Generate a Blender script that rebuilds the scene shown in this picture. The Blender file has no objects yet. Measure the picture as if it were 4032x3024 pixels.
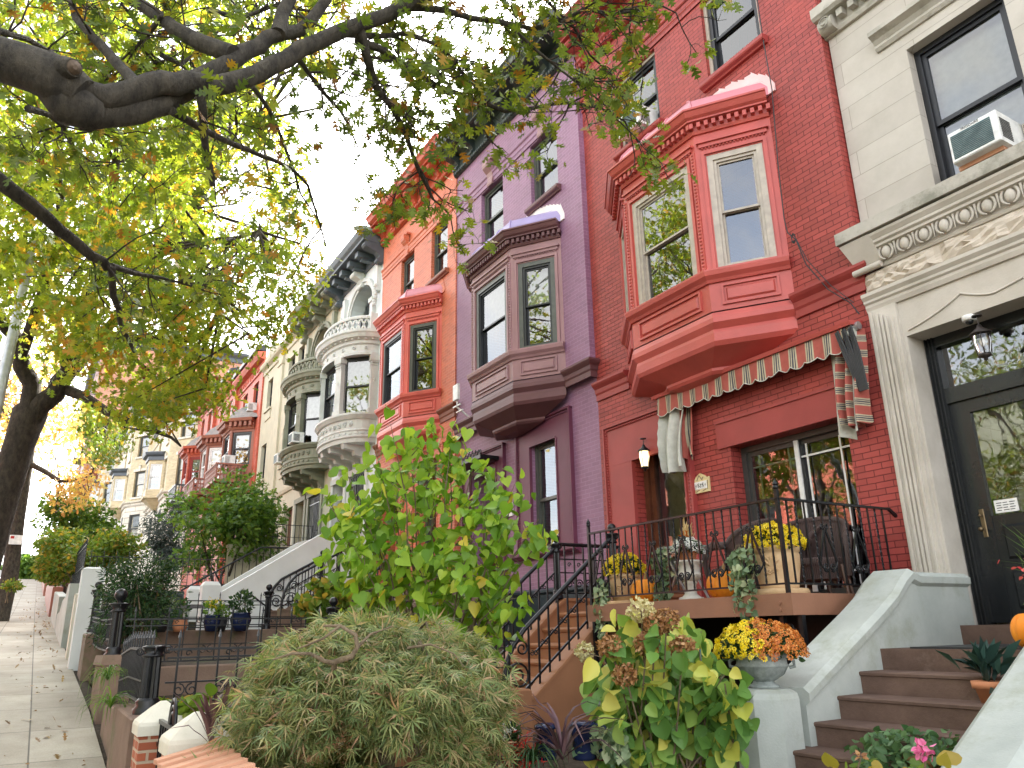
import bpy, math, random
import numpy as np
from mathutils import Vector, Matrix
PI = math.pi
scene = bpy.context.scene
# ------------------------------------------------------------------ camera, world, sun, exposure
cam_data = bpy.data.cameras.new("camera")
cam_data.sensor_width = 36.0
cam_data.lens = 27.036
cam_data.clip_start = 0.05
cam_data.clip_end = 3000.0
cam = bpy.data.objects.new("camera", cam_data)
scene.collection.objects.link(cam)
CR = np.array([[0.51467676, -0.27113917, -0.81338268], [0.85720579, 0.14336971, 0.49461436], [-0.01749489, -0.95180286, 0.30621112]])
CAM = np.array([0.0, -8.0, 0.0])
cam.matrix_world = Matrix(((CR[0][0], -CR[0][1], -CR[0][2], CAM[0]), (CR[1][0], -CR[1][1], -CR[1][2], CAM[1]), (CR[2][0], -CR[2][1], -CR[2][2], CAM[2]), (0, 0, 0, 1)))
scene.camera = cam
SUN_EL, SUN_AZ = math.radians(38), math.radians(-38)      # azimuth measured from +Y (behind the houses) towards -X (up the street)
world = bpy.data.worlds.new("World")
scene.world = world
world.use_nodes = True
wn = world.node_tree
sky = wn.nodes.new("ShaderNodeTexSky")
sky.sky_type = 'NISHITA'
sky.sun_disc = False
sky.sun_elevation = SUN_EL
sky.sun_rotation = SUN_AZ
sky.air_density = 1.0
sky.dust_density = 3.0
sky.ozone_density = 1.0
bg = wn.nodes["Background"]
bg.inputs[1].default_value = 0.15
# broken white cloud veil over the blue
_tc = wn.nodes.new("ShaderNodeTexCoord")
_nz = wn.nodes.new("ShaderNodeTexNoise")
_nz.inputs["Scale"].default_value = 2.6
_nz.inputs["Detail"].default_value = 7
_nz.inputs["Roughness"].default_value = 0.55
wn.links.new(_tc.outputs["Generated"], _nz.inputs["Vector"])
_rp = wn.nodes.new("ShaderNodeValToRGB")
_rp.color_ramp.elements[0].position = 0.4
_rp.color_ramp.elements[0].color = (0.35, 0.35, 0.35, 1)
_rp.color_ramp.elements[1].position = 0.56
wn.links.new(_nz.outputs["Fac"], _rp.inputs[0])
_bw = wn.nodes.new("ShaderNodeRGBToBW")
wn.links.new(sky.outputs[0], _bw.inputs[0])
_mm = wn.nodes.new("ShaderNodeMath")
_mm.operation = 'MULTIPLY'
_mm.inputs[1].default_value = 1.9
wn.links.new(_bw.outputs[0], _mm.inputs[0])
_tint = wn.nodes.new("ShaderNodeMix")
_tint.data_type = 'RGBA'
_tint.blend_type = 'MULTIPLY'
_tint.inputs[0].default_value = 1.0
_tint.inputs[7].default_value = (1.0, 0.985, 0.96, 1)
wn.links.new(_mm.outputs[0], _tint.inputs[6])
_mx = wn.nodes.new("ShaderNodeMix")
_mx.data_type = 'RGBA'
wn.links.new(_rp.outputs[0], _mx.inputs[0])
wn.links.new(sky.outputs[0], _mx.inputs[6])
wn.links.new(_tint.outputs[2], _mx.inputs[7])
wn.links.new(_mx.outputs[2], bg.inputs[0])
sun_data = bpy.data.lights.new("sun", 'SUN')
sun_data.energy = 3.6
sun_data.angle = math.radians(3)
sun_data.color = (1.0, 0.93, 0.82)
sun = bpy.data.objects.new("sun", sun_data)
scene.collection.objects.link(sun)
sd = Vector((math.sin(SUN_AZ) * math.cos(SUN_EL), math.cos(SUN_AZ) * math.cos(SUN_EL), math.sin(SUN_EL)))
sun.rotation_euler = sd.to_track_quat('Z', 'Y').to_euler()
scene.view_settings.view_transform = 'Standard'
scene.view_settings.look = 'None'
scene.view_settings.exposure = 2.6
scene.view_settings.gamma = 1.0
scene.cycles.max_bounces = 8
scene.cycles.transparent_max_bounces = 12
scene.cycles.caustics_reflective = False
scene.cycles.caustics_refractive = False
scene.cycles.sample_clamp_indirect = 6.0

# ------------------------------------------------------------------ helpers
col = scene.collection
rng = np.random.default_rng(7)
random.seed(5)
WORLD_ROOTS = {}
S = 4032 / 2212.0


def at(px, py, dist):
    """world point seen at (px, py) of the 2212 px wide survey picture, at a metric distance from the survey station"""
    d = CR @ np.array([px * S - 2016.0, py * S - 1512.0, 3028.0])
    d /= np.linalg.norm(d)
    return CAM + d * dist


def thing(name, label, cat, loc=(0, 0, 0), rz=0.0, group=None, local=False, scale=1.0):
    o = bpy.data.objects.new(name, None)
    col.objects.link(o)
    o.empty_display_size = 0.1
    o.location = loc
    o.rotation_euler = (0, 0, rz)
    o.scale = (scale, scale, scale)
    o["label"] = label
    o["category"] = cat
    if group:
        o["group"] = group
    if not local:
        WORLD_ROOTS[o.name] = Matrix.Translation(Vector(loc)).inverted()
    return o


def dup(root, loc, rz=0.0, label=None, scale=None, group=None):
    r = root.copy()
    col.objects.link(r)
    r.location = loc
    r.rotation_euler = (0, 0, rz)
    if scale:
        r.scale = (scale, scale, scale)
    if label:
        r["label"] = label
    if group:
        r["group"] = group
    for ch in list(root.children):
        c = ch.copy()
        col.objects.link(c)
        c.parent = r
        for g in list(ch.children):
            d = g.copy()
            col.objects.link(d)
            d.parent = c
    return r


def link_mesh(name, me, mat, parent):
    o = bpy.data.objects.new(name, me)
    col.objects.link(o)
    if mat is not None:
        me.materials.append(mat)
    if parent is not None:
        o.parent = parent
        if parent.name in WORLD_ROOTS:
            o.matrix_parent_inverse = WORLD_ROOTS[parent.name]
    return o


class Fr:
    """a vertical working frame: origin, unit direction u along the wall, n outward (right hand of u)"""
    def __init__(s, x, y, ang=0.0):
        s.x, s.y = x, y
        s.ux, s.uy = math.cos(ang), math.sin(ang)
        s.nx, s.ny = s.uy, -s.ux

    def p(s, u, o, z):
        return (s.x + u * s.ux + o * s.nx, s.y + u * s.uy + o * s.ny, z)


def fr_between(a, b):
    return Fr(a[0], a[1], math.atan2(b[1] - a[1], b[0] - a[0])), math.hypot(b[0] - a[0], b[1] - a[1])


class MB:
    def __init__(s):
        s.v, s.f, s.sm = [], [], []

    def add(s, vs, fs, smooth=False):
        n = len(s.v)
        s.v += [tuple(map(float, p)) for p in vs]
        s.f += [[i + n for i in f] for f in fs]
        s.sm += [smooth] * len(fs)

    def poly(s, pts):
        s.add(pts, [list(range(len(pts)))])

    def hexa(s, b, t):
        k = len(b)
        s.add(list(b) + list(t), [list(range(k))[::-1], list(range(k, 2 * k))] + [[i, (i + 1) % k, k + (i + 1) % k, k + i] for i in range(k)])

    def box(s, x0, y0, z0, x1, y1, z1):
        s.hexa([(x0, y0, z0), (x1, y0, z0), (x1, y1, z0), (x0, y1, z0)], [(x0, y0, z1), (x1, y0, z1), (x1, y1, z1), (x0, y1, z1)])

    def obox(s, fr, u0, u1, o0, o1, z0, z1):
        s.hexa([fr.p(u0, o1, z0), fr.p(u1, o1, z0), fr.p(u1, o0, z0), fr.p(u0, o0, z0)], [fr.p(u0, o1, z1), fr.p(u1, o1, z1), fr.p(u1, o0, z1), fr.p(u0, o0, z1)])

    def bevbox(s, fr, u0, u1, o0, o1, z0, z1, b=0.01):
        """box with a chamfered front"""
        back = [fr.p(u0, o0, z0), fr.p(u1, o0, z0), fr.p(u1, o0, z1), fr.p(u0, o0, z1)]
        mid = [fr.p(u0, o1 - b, z0), fr.p(u1, o1 - b, z0), fr.p(u1, o1 - b, z1), fr.p(u0, o1 - b, z1)]
        fro = [fr.p(u0 + b, o1, z0 + b), fr.p(u1 - b, o1, z0 + b), fr.p(u1 - b, o1, z1 - b), fr.p(u0 + b, o1, z1 - b)]
        fs = [[8, 9, 10, 11]]
        for i in range(4):
            j = (i + 1) % 4
            fs += [[i, j, 4 + j, 4 + i], [4 + i, 4 + j, 8 + j, 8 + i]]
        s.add(back + mid + fro, fs)

    def bar(s, a, b, w, h=None):
        """square bar from a to b"""
        h = h or w
        a, b = Vector(a), Vector(b)
        d = (b - a).normalized()
        up = Vector((0, 0, 1)) if abs(d.z) < 0.95 else Vector((1, 0, 0))
        x = d.cross(up).normalized() * (w / 2)
        y = x.cross(d).normalized() * (h / 2)
        s.hexa([a - x - y, a + x - y, a + x + y, a - x + y], [b - x - y, b + x - y, b + x + y, b - x + y])

    def sweep(s, prof, path, closed=False, caps=True):
        n = len(path)
        nor = []
        segs = n if closed else n - 1
        for i in range(segs):
            a, b = path[i], path[(i + 1) % n]
            l = math.hypot(b[0] - a[0], b[1] - a[1]) or 1e-9
            nor.append(((b[1] - a[1]) / l, -(b[0] - a[0]) / l))
        mit = []
        for i in range(n):
            if closed:
                n1, n2 = nor[i - 1], nor[i]
            else:
                n1, n2 = nor[max(0, i - 1)], nor[min(segs - 1, i)]
            d = 1 + n1[0] * n2[0] + n1[1] * n2[1]
            mit.append(((n1[0] + n2[0]) / d, (n1[1] + n2[1]) / d))
        k = len(prof)
        vs = []
        for i in range(n):
            for o, z in prof:
                vs.append((path[i][0] + mit[i][0] * o, path[i][1] + mit[i][1] * o, z))
        fs = []
        for i in range(segs):
            j = (i + 1) % n
            for q in range(k - 1):
                fs.append([i * k + q, j * k + q, j * k + q + 1, i * k + q + 1])
        if not closed and caps:
            fs.append(list(range(k))[::-1])
            fs.append([(n - 1) * k + q for q in range(k)])
        s.add(vs, fs)

    def tube(s, pts, r, n=8, cap=True, smooth=True):
        pts = [Vector(p) for p in pts]
        m = len(pts)
        rs = r if isinstance(r, (list, tuple)) else [r] * m
        t0 = (pts[1] - pts[0]).normalized()
        x = t0.orthogonal().normalized()
        vs = []
        for i in range(m):
            t = (pts[min(i + 1, m - 1)] - pts[max(i - 1, 0)])
            if t.length < 1e-9:
                t = t0.copy()
            t.normalize()
            x = (x - t * x.dot(t))
            if x.length < 1e-6:
                x = t.orthogonal()
            x.normalize()
            y = t.cross(x)
            for k in range(n):
                a = 2 * PI * k / n
                vs.append(pts[i] + (x * math.cos(a) + y * math.sin(a)) * rs[i])
        fs = []
        for i in range(m - 1):
            for k in range(n):
                l = (k + 1) % n
                fs.append([i * n + k, i * n + l, (i + 1) * n + l, (i + 1) * n + k])
        s.add(vs, fs, smooth)
        if cap:
            s.add(vs[:n], [list(range(n))[::-1]])
            s.add(vs[-n:], [list(range(n))])

    def lathe(s, prof, c=(0, 0, 0), n=16, smooth=True, flute=0.0, fl_n=0, sq=(1, 1)):
        vs, fs = [], []
        for r, z in prof:
            for k in range(n):
                a = 2 * PI * k / n
                rr = r * (1 - flute * (0.5 + 0.5 * math.cos(fl_n * a))) if flute else r
                vs.append((c[0] + rr * math.cos(a) * sq[0], c[1] + rr * math.sin(a) * sq[1], c[2] + z))
        m = len(prof)
        for i in range(m - 1):
            for k in range(n):
                l = (k + 1) % n
                fs.append([i * n + k, i * n + l, (i + 1) * n + l, (i + 1) * n + k])
        s.add(vs, fs, smooth)
        s.add(vs[:n], [list(range(n))[::-1]])
        s.add(vs[-n:], [list(range(n))])

    def ell(s, c, rx, ry, rz, n=8, m=5):
        vs = [(c[0], c[1], c[2] - rz)]
        for i in range(1, m):
            t = -PI / 2 + PI * i / m
            for k in range(n):
                a = 2 * PI * k / n
                vs.append((c[0] + rx * math.cos(t) * math.cos(a), c[1] + ry * math.cos(t) * math.sin(a), c[2] + rz * math.sin(t)))
        vs.append((c[0], c[1], c[2] + rz))
        fs = []
        for k in range(n):
            fs.append([0, 1 + (k + 1) % n, 1 + k])
        for i in range(m - 2):
            for k in range(n):
                l = (k + 1) % n
                fs.append([1 + i * n + k, 1 + i * n + l, 1 + (i + 1) * n + l, 1 + (i + 1) * n + k])
        e = len(vs) - 1
        b = 1 + (m - 2) * n
        for k in range(n):
            fs.append([b + k, b + (k + 1) % n, e])
        s.add(vs, fs, True)

    def wall(s, fr, u0, u1, z0, z1, holes=(), depth=0.2, o=0.0):
        us = sorted({u0, u1} | {h[0] for h in holes} | {h[1] for h in holes})
        zs = sorted({z0, z1} | {h[2] for h in holes} | {h[3] for h in holes})
        us = [u for u in us if u0 <= u <= u1]
        zs = [z for z in zs if z0 <= z <= z1]
        for i in range(len(us) - 1):
            for j in range(len(zs) - 1):
                cu, cz = (us[i] + us[i + 1]) / 2, (zs[j] + zs[j + 1]) / 2
                if any(h[0] < cu < h[1] and h[2] < cz < h[3] for h in holes):
                    continue
                s.poly([fr.p(us[i], o, zs[j]), fr.p(us[i + 1], o, zs[j]), fr.p(us[i + 1], o, zs[j + 1]), fr.p(us[i], o, zs[j + 1])])
        for h in holes:
            a, b, c, d = h[:4]
            dp = h[4] if len(h) > 4 else depth
            q = o - dp
            s.poly([fr.p(a, o, c), fr.p(a, q, c), fr.p(a, q, d), fr.p(a, o, d)][::-1])
            s.poly([fr.p(b, o, c), fr.p(b, q, c), fr.p(b, q, d), fr.p(b, o, d)])
            s.poly([fr.p(a, o, d), fr.p(b, o, d), fr.p(b, q, d), fr.p(a, q, d)])
            s.poly([fr.p(a, o, c), fr.p(b, o, c), fr.p(b, q, c), fr.p(a, q, c)][::-1])

    def spiral(s, fr, o, u, z, r, turns=1.5, a0=0.0, sgn=1, th=0.008, seg=10, rend=0.25):
        pts = []
        m = int(turns * seg)
        for i in range(m + 1):
            t = i / m
            a = a0 + sgn * t * turns * 2 * PI
            rr = r * (1 - t * (1 - rend))
            pts.append(fr.p(u + rr * math.cos(a), o, z + rr * math.sin(a)))
        s.tube(pts, th, 5)

    def build(s, name, mat, parent=None, kind=None, label=None, cat=None):
        me = bpy.data.meshes.new(name)
        me.from_pydata(s.v, [], s.f)
        me.polygons.foreach_set("use_smooth", s.sm)
        me.update()
        ob = link_mesh(name, me, mat, parent)
        if kind:
            ob["kind"] = kind
        if label:
            ob["label"] = label
        if cat:
            ob["category"] = cat
        return ob


def norm(a):
    return a / (np.linalg.norm(a, axis=-1, keepdims=True) + 1e-9)


def leaf_obj(name, parent, mat, C, size, shape, axis=None, up=None, jitter=1.0, seed=1, mats=None, mat_idx=None):
    """N copies of a small flat shape in ONE mesh. shape = list of faces, each a list of (along, across, lift)"""
    r = np.random.default_rng(seed)
    N = len(C)
    a = r.normal(size=(N, 3)) * jitter
    if axis is not None:
        a = a + axis
    a = norm(a)
    n = r.normal(size=(N, 3)) * jitter
    if up is not None:
        n = n + up
    b = norm(np.cross(n, a))
    n = norm(np.cross(a, b))
    size = np.broadcast_to(np.asarray(size, float), (N,))[:, None, None]
    if isinstance(shape, tuple):
        pts, faces = np.array(shape[0], float), shape[1]
    else:
        pts = np.array([p for f in shape for p in f], float)
        q, faces = 0, []
        for f in shape:
            faces.append(list(range(q, q + len(f))))
            q += len(f)
    K = len(pts)
    V = C[:, None, :] + size * (pts[None, :, 0:1] * a[:, None, :] + pts[None, :, 1:2] * b[:, None, :] + pts[None, :, 2:3] * n[:, None, :])
    V = V.reshape(-1, 3)
    cnt = [len(f) for f in faces]
    flat = np.array([i for f in faces for i in f])
    J = len(flat)
    starts = np.cumsum([0] + cnt[:-1])
    ls = (np.arange(N)[:, None] * J + starts[None, :]).ravel()
    li = (np.arange(N)[:, None] * K + flat[None, :]).ravel()
    me = bpy.data.meshes.new(name)
    me.vertices.add(N * K)
    me.vertices.foreach_set("co", V.ravel())
    me.loops.add(N * J)
    me.loops.foreach_set("vertex_index", li.astype(np.int32))
    me.polygons.add(len(ls))
    me.polygons.foreach_set("loop_start", ls.astype(np.int32))
    if mat_idx is not None:
        me.polygons.foreach_set("material_index", np.repeat(mat_idx, len(cnt)).astype(np.int32))
    me.update(calc_edges=True)
    me.validate()
    if mats:
        for m in mats:
            me.materials.append(m)
    return link_mesh(name, me, None if mats else mat, parent)


# ------------------------------------------------------------------ materials
def new_mat(name):
    m = bpy.data.materials.new(name)
    m.use_nodes = True
    nt = m.node_tree
    return m, nt, nt.nodes["Principled BSDF"]


def mth(nt, op, a, b=None):
    n = nt.nodes.new("ShaderNodeMath")
    n.operation = op
    for i, v in enumerate((a, b)):
        if v is None:
            continue
        if isinstance(v, (int, float)):
            n.inputs[i].default_value = v
        else:
            nt.links.new(v, n.inputs[i])
    return n.outputs[0]


def noise(nt, vec, scale, detail=4, rough=0.55):
    n = nt.nodes.new("ShaderNodeTexNoise")
    n.inputs["Scale"].default_value = scale
    n.inputs["Detail"].default_value = detail
    n.inputs["Roughness"].default_value = rough
    nt.links.new(vec, n.inputs["Vector"])
    return n.outputs["Fac"]


def ramp(nt, fac, stops):
    n = nt.nodes.new("ShaderNodeValToRGB")
    e = n.color_ramp.elements
    while len(e) < len(stops):
        e.new(0.5)
    for i, (p, c) in enumerate(stops):
        e[i].position = p
        e[i].color = (*c, 1) if len(c) == 3 else c
    nt.links.new(fac, n.inputs[0])
    return n.outputs[0]


def mix(nt, fac, a, b, mode='MIX'):
    n = nt.nodes.new("ShaderNodeMix")
    n.data_type = 'RGBA'
    n.blend_type = mode
    if isinstance(fac, (int, float)):
        n.inputs[0].default_value = fac
    else:
        nt.links.new(fac, n.inputs[0])
    for i, v in ((6, a), (7, b)):
        if isinstance(v, tuple):
            n.inputs[i].default_value = (*v, 1)
        else:
            nt.links.new(v, n.inputs[i])
    return n.outputs[2]


def bump(nt, h, bs, strength=0.4, dist=0.01):
    b = nt.nodes.new("ShaderNodeBump")
    b.inputs["Strength"].default_value = strength
    b.inputs["Distance"].default_value = dist
    nt.links.new(h, b.inputs["Height"])
    nt.links.new(b.outputs[0], bs.inputs["Normal"])


def sc(c, k):
    return tuple(min(1.0, x * k) for x in c)


def coords(nt):
    return nt.nodes.new("ShaderNodeTexCoord").outputs["Object"]


def m_paint(name, c, rough=0.55, var=0.12, bscale=40, bstr=0.15, dirt=None, spec=0.4):
    """painted or plastered surface: faint patchy tone, fine relief, optional weather stain"""
    m, nt, bs = new_mat(name)
    co = coords(nt)
    f = noise(nt, co, 2.2, 6)
    colr = ramp(nt, f, [(0.3, sc(c, 1 - var)), (0.7, sc(c, 1 + var))])
    if dirt:
        f2 = noise(nt, co, 1.1, 8, 0.7)
        k = ramp(nt, f2, [(0.52, (0, 0, 0)), (0.68, (1, 1, 1))])
        colr = mix(nt, mth(nt, 'MULTIPLY', k, 0.75), colr, dirt)
    nt.links.new(colr, bs.inputs["Base Color"])
    bs.inputs["Roughness"].default_value = rough
    bs.inputs["Specular IOR Level"].default_value = spec
    bump(nt, noise(nt, co, bscale, 4), bs, bstr, 0.01)
    return m


def m_brick(name, c, mortar, rough=0.5, bw=0.215, bh=0.073, msize=0.006, var=0.14, blotch=None, bstr=0.7):
    m, nt, bs = new_mat(name)
    co = coords(nt)
    sp = nt.nodes.new("ShaderNodeSeparateXYZ")
    nt.links.new(co, sp.inputs[0])
    cb = nt.nodes.new("ShaderNodeCombineXYZ")
    wob = mth(nt, 'MULTIPLY', noise(nt, co, 3.0, 2), 0.012)
    nt.links.new(mth(nt, 'ADD', sp.outputs[0], sp.outputs[1]), cb.inputs[0])
    nt.links.new(mth(nt, 'ADD', sp.outputs[2], wob), cb.inputs[1])
    b = nt.nodes.new("ShaderNodeTexBrick")
    nt.links.new(cb.outputs[0], b.inputs["Vector"])
    b.inputs["Scale"].default_value = 1.0
    b.inputs["Brick Width"].default_value = bw
    b.inputs["Row Height"].default_value = bh
    b.inputs["Mortar Size"].default_value = msize
    b.inputs["Mortar Smooth"].default_value = 0.25
    b.inputs["Bias"].default_value = 0.0
    b.inputs["Color1"].default_value = (*sc(c, 1 - var), 1)
    b.inputs["Color2"].default_value = (*sc(c, 1 + var), 1)
    b.inputs["Mortar"].default_value = (*mortar, 1)
    f = noise(nt, co, 1.3, 7, 0.6)
    colr = mix(nt, 0.55, b.outputs[0], ramp(nt, f, [(0.3, (0.62, 0.62, 0.62)), (0.7, (1, 1, 1))]), 'MULTIPLY')
    if blotch:
        k = ramp(nt, noise(nt, co, 0.9, 5, 0.65), [(0.56, (0, 0, 0)), (0.66, (1, 1, 1))])
        colr = mix(nt, mth(nt, 'MULTIPLY', k, 0.55), colr, blotch)
    nt.links.new(colr, bs.inputs["Base Color"])
    bs.inputs["Roughness"].default_value = rough
    bs.inputs["Specular IOR Level"].default_value = 0.3
    h = mth(nt, 'ADD', mth(nt, 'SUBTRACT', 1.0, b.outputs["Fac"]), mth(nt, 'MULTIPLY', noise(nt, co, 55, 3), 0.35))
    bump(nt, h, bs, bstr, 0.008)
    return m


def m_plain(name, c, rough=0.5, metal=0.0, spec=0.5):
    m, nt, bs = new_mat(name)
    co = coords(nt)
    nt.links.new(ramp(nt, noise(nt, co, 9, 4), [(0.3, sc(c, 0.82)), (0.7, sc(c, 1.15))]), bs.inputs["Base Color"])
    bs.inputs["Roughness"].default_value = rough
    bs.inputs["Metallic"].default_value = metal
    bs.inputs["Specular IOR Level"].default_value = spec
    return m


def m_iron(name="black_iron"):
    m, nt, bs = new_mat(name)
    co = coords(nt)
    f = noise(nt, co, 28, 6, 0.7)
    nt.links.new(ramp(nt, f, [(0.35, (0.004, 0.0045, 0.006)), (0.68, (0.01, 0.011, 0.013)), (0.78, (0.035, 0.03, 0.026))]), bs.inputs["Base Color"])
    bs.inputs["Roughness"].default_value = 0.32
    bs.inputs["Specular IOR Level"].default_value = 0.4
    bump(nt, f, bs, 0.4, 0.004)
    return m


def m_glass(name="window_glass", ior=2.35, wav=0.006, tint=(0.8, 0.86, 0.86)):
    m, nt, bs = new_mat(name)
    nt.nodes.remove(bs)
    out = nt.nodes["Material Output"]
    gl = nt.nodes.new("ShaderNodeBsdfGlossy")
    gl.inputs["Roughness"].default_value = 0.015
    gl.inputs["Color"].default_value = (0.95, 0.97, 1, 1)
    tr = nt.nodes.new("ShaderNodeBsdfTransparent")
    tr.inputs["Color"].default_value = (*tint, 1)
    fn = nt.nodes.new("ShaderNodeFresnel")
    fn.inputs["IOR"].default_value = ior
    mx = nt.nodes.new("ShaderNodeMixShader")
    co = coords(nt)
    b = nt.nodes.new("ShaderNodeBump")
    b.inputs["Strength"].default_value = 0.25
    b.inputs["Distance"].default_value = wav
    nt.links.new(noise(nt, co, 2.3, 2), b.inputs["Height"])
    nt.links.new(b.outputs[0], gl.inputs["Normal"])
    nt.links.new(fn.outputs[0], mx.inputs[0])
    nt.links.new(tr.outputs[0], mx.inputs[1])
    nt.links.new(gl.outputs[0], mx.inputs[2])
    nt.links.new(mx.outputs[0], out.inputs[0])
    return m


def m_leaf(name, stops, trans=0.35, rough=0.45, patch=None, pscale=0.35, tmul=1.3):
    """leaf: every leaf its own tone (random per island), larger patches of turning colour, light coming through"""
    m, nt, bs = new_mat(name)
    out = nt.nodes["Material Output"]
    g = nt.nodes.new("ShaderNodeNewGeometry")
    c = ramp(nt, g.outputs["Random Per Island"], stops)
    if patch:
        k = ramp(nt, noise(nt, coords(nt), pscale, 4, 0.6), [(patch[1], (0, 0, 0)), (patch[2], (1, 1, 1))])
        kk = mth(nt, 'MULTIPLY', k, mth(nt, 'GREATER_THAN', mth(nt, 'FRACT', mth(nt, 'MULTIPLY', g.outputs["Random Per Island"], 17.31)), 0.35))
        c = mix(nt, kk, c, patch[0])
    nt.links.new(c, bs.inputs["Base Color"])
    bs.inputs["Roughness"].default_value = rough
    bs.inputs["Specular IOR Level"].default_value = 0.35
    tl = nt.nodes.new("ShaderNodeBsdfTranslucent")
    nt.links.new(mix(nt, 1.0, c, (tmul, tmul, tmul * 0.6), 'MULTIPLY'), tl.inputs["Color"])
    mx = nt.nodes.new("ShaderNodeMixShader")
    mx.inputs[0].default_value = trans
    nt.links.new(bs.outputs[0], mx.inputs[1])
    nt.links.new(tl.outputs[0], mx.inputs[2])
    nt.links.new(mx.outputs[0], out.inputs[0])
    return m


def m_bark(name, a, b, scale=14):
    m, nt, bs = new_mat(name)
    co = coords(nt)
    mp = nt.nodes.new("ShaderNodeMapping")
    mp.inputs["Scale"].default_value = (0.5, 1, 0.5)
    nt.links.new(co, mp.inputs[0])
    f = noise(nt, mp.outputs[0], scale, 8, 0.7)
    nt.links.new(ramp(nt, f, [(0.35, a), (0.65, b)]), bs.inputs["Base Color"])
    bs.inputs["Roughness"].default_value = 0.9
    bump(nt, f, bs, 1.0, 0.06)
    return m


def m_stone(name, a, b, scale=3, rough=0.85, bscale=30, bstr=0.4, moss=None, mossthr=0.55):
    m, nt, bs = new_mat(name)
    co = coords(nt)
    c = ramp(nt, noise(nt, co, scale, 8, 0.65), [(0.3, a), (0.7, b)])
    if moss:
        k = ramp(nt, noise(nt, co, 1.7, 6, 0.7), [(mossthr, (0, 0, 0)), (mossthr + 0.14, (1, 1, 1))])
        c = mix(nt, mth(nt, 'MULTIPLY', k, 0.8), c, moss)
    nt.links.new(c, bs.inputs["Base Color"])
    bs.inputs["Roughness"].default_value = rough
    bs.inputs["Specular IOR Level"].default_value = 0.25
    bump(nt, noise(nt, co, bscale, 6, 0.65), bs, bstr, 0.015)
    return m


def m_courses(name, a, b, bw, bh, joint, ms=0.006, rough=0.8, bstr=0.4, off=0.5, zoff=0.0):
    """ashlar: courses of cut stone with fine joints"""
    m, nt, bs = new_mat(name)
    co = coords(nt)
    sp = nt.nodes.new("ShaderNodeSeparateXYZ")
    nt.links.new(co, sp.inputs[0])
    cb = nt.nodes.new("ShaderNodeCombineXYZ")
    nt.links.new(mth(nt, 'ADD', sp.outputs[0], sp.outputs[1]), cb.inputs[0])
    nt.links.new(mth(nt, 'ADD', sp.outputs[2], zoff), cb.inputs[1])
    t = nt.nodes.new("ShaderNodeTexBrick")
    nt.links.new(cb.outputs[0], t.inputs["Vector"])
    t.offset = off
    t.inputs["Scale"].default_value = 1.0
    t.inputs["Brick Width"].default_value = bw
    t.inputs["Row Height"].default_value = bh
    t.inputs["Mortar Size"].default_value = ms
    t.inputs["Mortar Smooth"].default_value = 0.1
    t.inputs["Color1"].default_value = (*a, 1)
    t.inputs["Color2"].default_value = (*b, 1)
    t.inputs["Mortar"].default_value = (*joint, 1)
    c = mix(nt, 0.6, t.outputs[0], ramp(nt, noise(nt, co, 2.0, 8, 0.65), [(0.3, (0.75, 0.74, 0.72)), (0.7, (1.05, 1.05, 1.05))]), 'MULTIPLY')
    nt.links.new(c, bs.inputs["Base Color"])
    bs.inputs["Roughness"].default_value = rough
    bs.inputs["Specular IOR Level"].default_value = 0.25
    h = mth(nt, 'ADD', mth(nt, 'SUBTRACT', 1.0, t.outputs["Fac"]), mth(nt, 'MULTIPLY', noise(nt, co, 60, 4), 0.25))
    bump(nt, h, bs, bstr, 0.008)
    return m


M = {}
M['iron'] = m_iron()
M['glass'] = m_glass()
M['blind'] = m_plain("window_blind", (0.55, 0.56, 0.52), 0.8)
M['curtain'] = m_plain("window_curtain", (0.62, 0.6, 0.55), 0.9)
M['red_brick'] = m_brick("red_painted_brick", (0.36, 0.064, 0.055), (0.15, 0.02, 0.018), blotch=(0.36, 0.06, 0.045))
M['red_brick_low'] = M['red_brick']
M['red_trim'] = m_paint("red_painted_stone", (0.31, 0.05, 0.045), 0.5)
M['red_bay'] = m_paint("red_gloss_paint", (0.45, 0.085, 0.07), 0.38, bstr=0.25)
M['pink_metal'] = m_paint("pink_metal_roof_paint", (0.55, 0.2, 0.24), 0.35)
M['red_flash'] = m_paint("rough_pale_flashing", (0.72, 0.5, 0.5), 0.8, bscale=25, bstr=0.6)
M['purple_brick'] = m_brick("purple_painted_brick", (0.3, 0.155, 0.25), (0.37, 0.21, 0.32), bstr=0.55, var=0.07)
M['purple_trim'] = m_paint("dark_plum_trim_paint", (0.13, 0.035, 0.065), 0.5)
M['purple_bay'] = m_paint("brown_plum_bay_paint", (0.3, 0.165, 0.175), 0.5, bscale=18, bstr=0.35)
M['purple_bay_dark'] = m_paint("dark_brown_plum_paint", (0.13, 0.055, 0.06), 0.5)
M['lilac_metal'] = m_paint("lilac_metal_roof_paint", (0.33, 0.27, 0.5), 0.35)
M['white_flash'] = m_paint("rough_white_flashing", (0.8, 0.74, 0.74), 0.8, bscale=25, bstr=0.6)
M['orange_brick'] = m_brick("orange_painted_brick", (0.62, 0.165, 0.085), (0.68, 0.29, 0.19))
M['orange_trim'] = m_paint("orange_red_trim_paint", (0.45, 0.085, 0.04), 0.5)
M['brown_trim'] = m_paint("brown_trim_paint", (0.22, 0.075, 0.04), 0.5)
M['coral_bay'] = m_paint("coral_bay_paint", (0.62, 0.13, 0.105), 0.4)
M['green_metal'] = m_paint("black_green_cornice_paint", (0.03, 0.042, 0.04), 0.35, dirt=(0.2, 0.22, 0.2))
M['black_win'] = m_plain("black_window_frame", (0.012, 0.013, 0.016), 0.35)
M['grey_win'] = m_plain("grey_green_window_frame", (0.075, 0.08, 0.07), 0.4)
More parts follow.
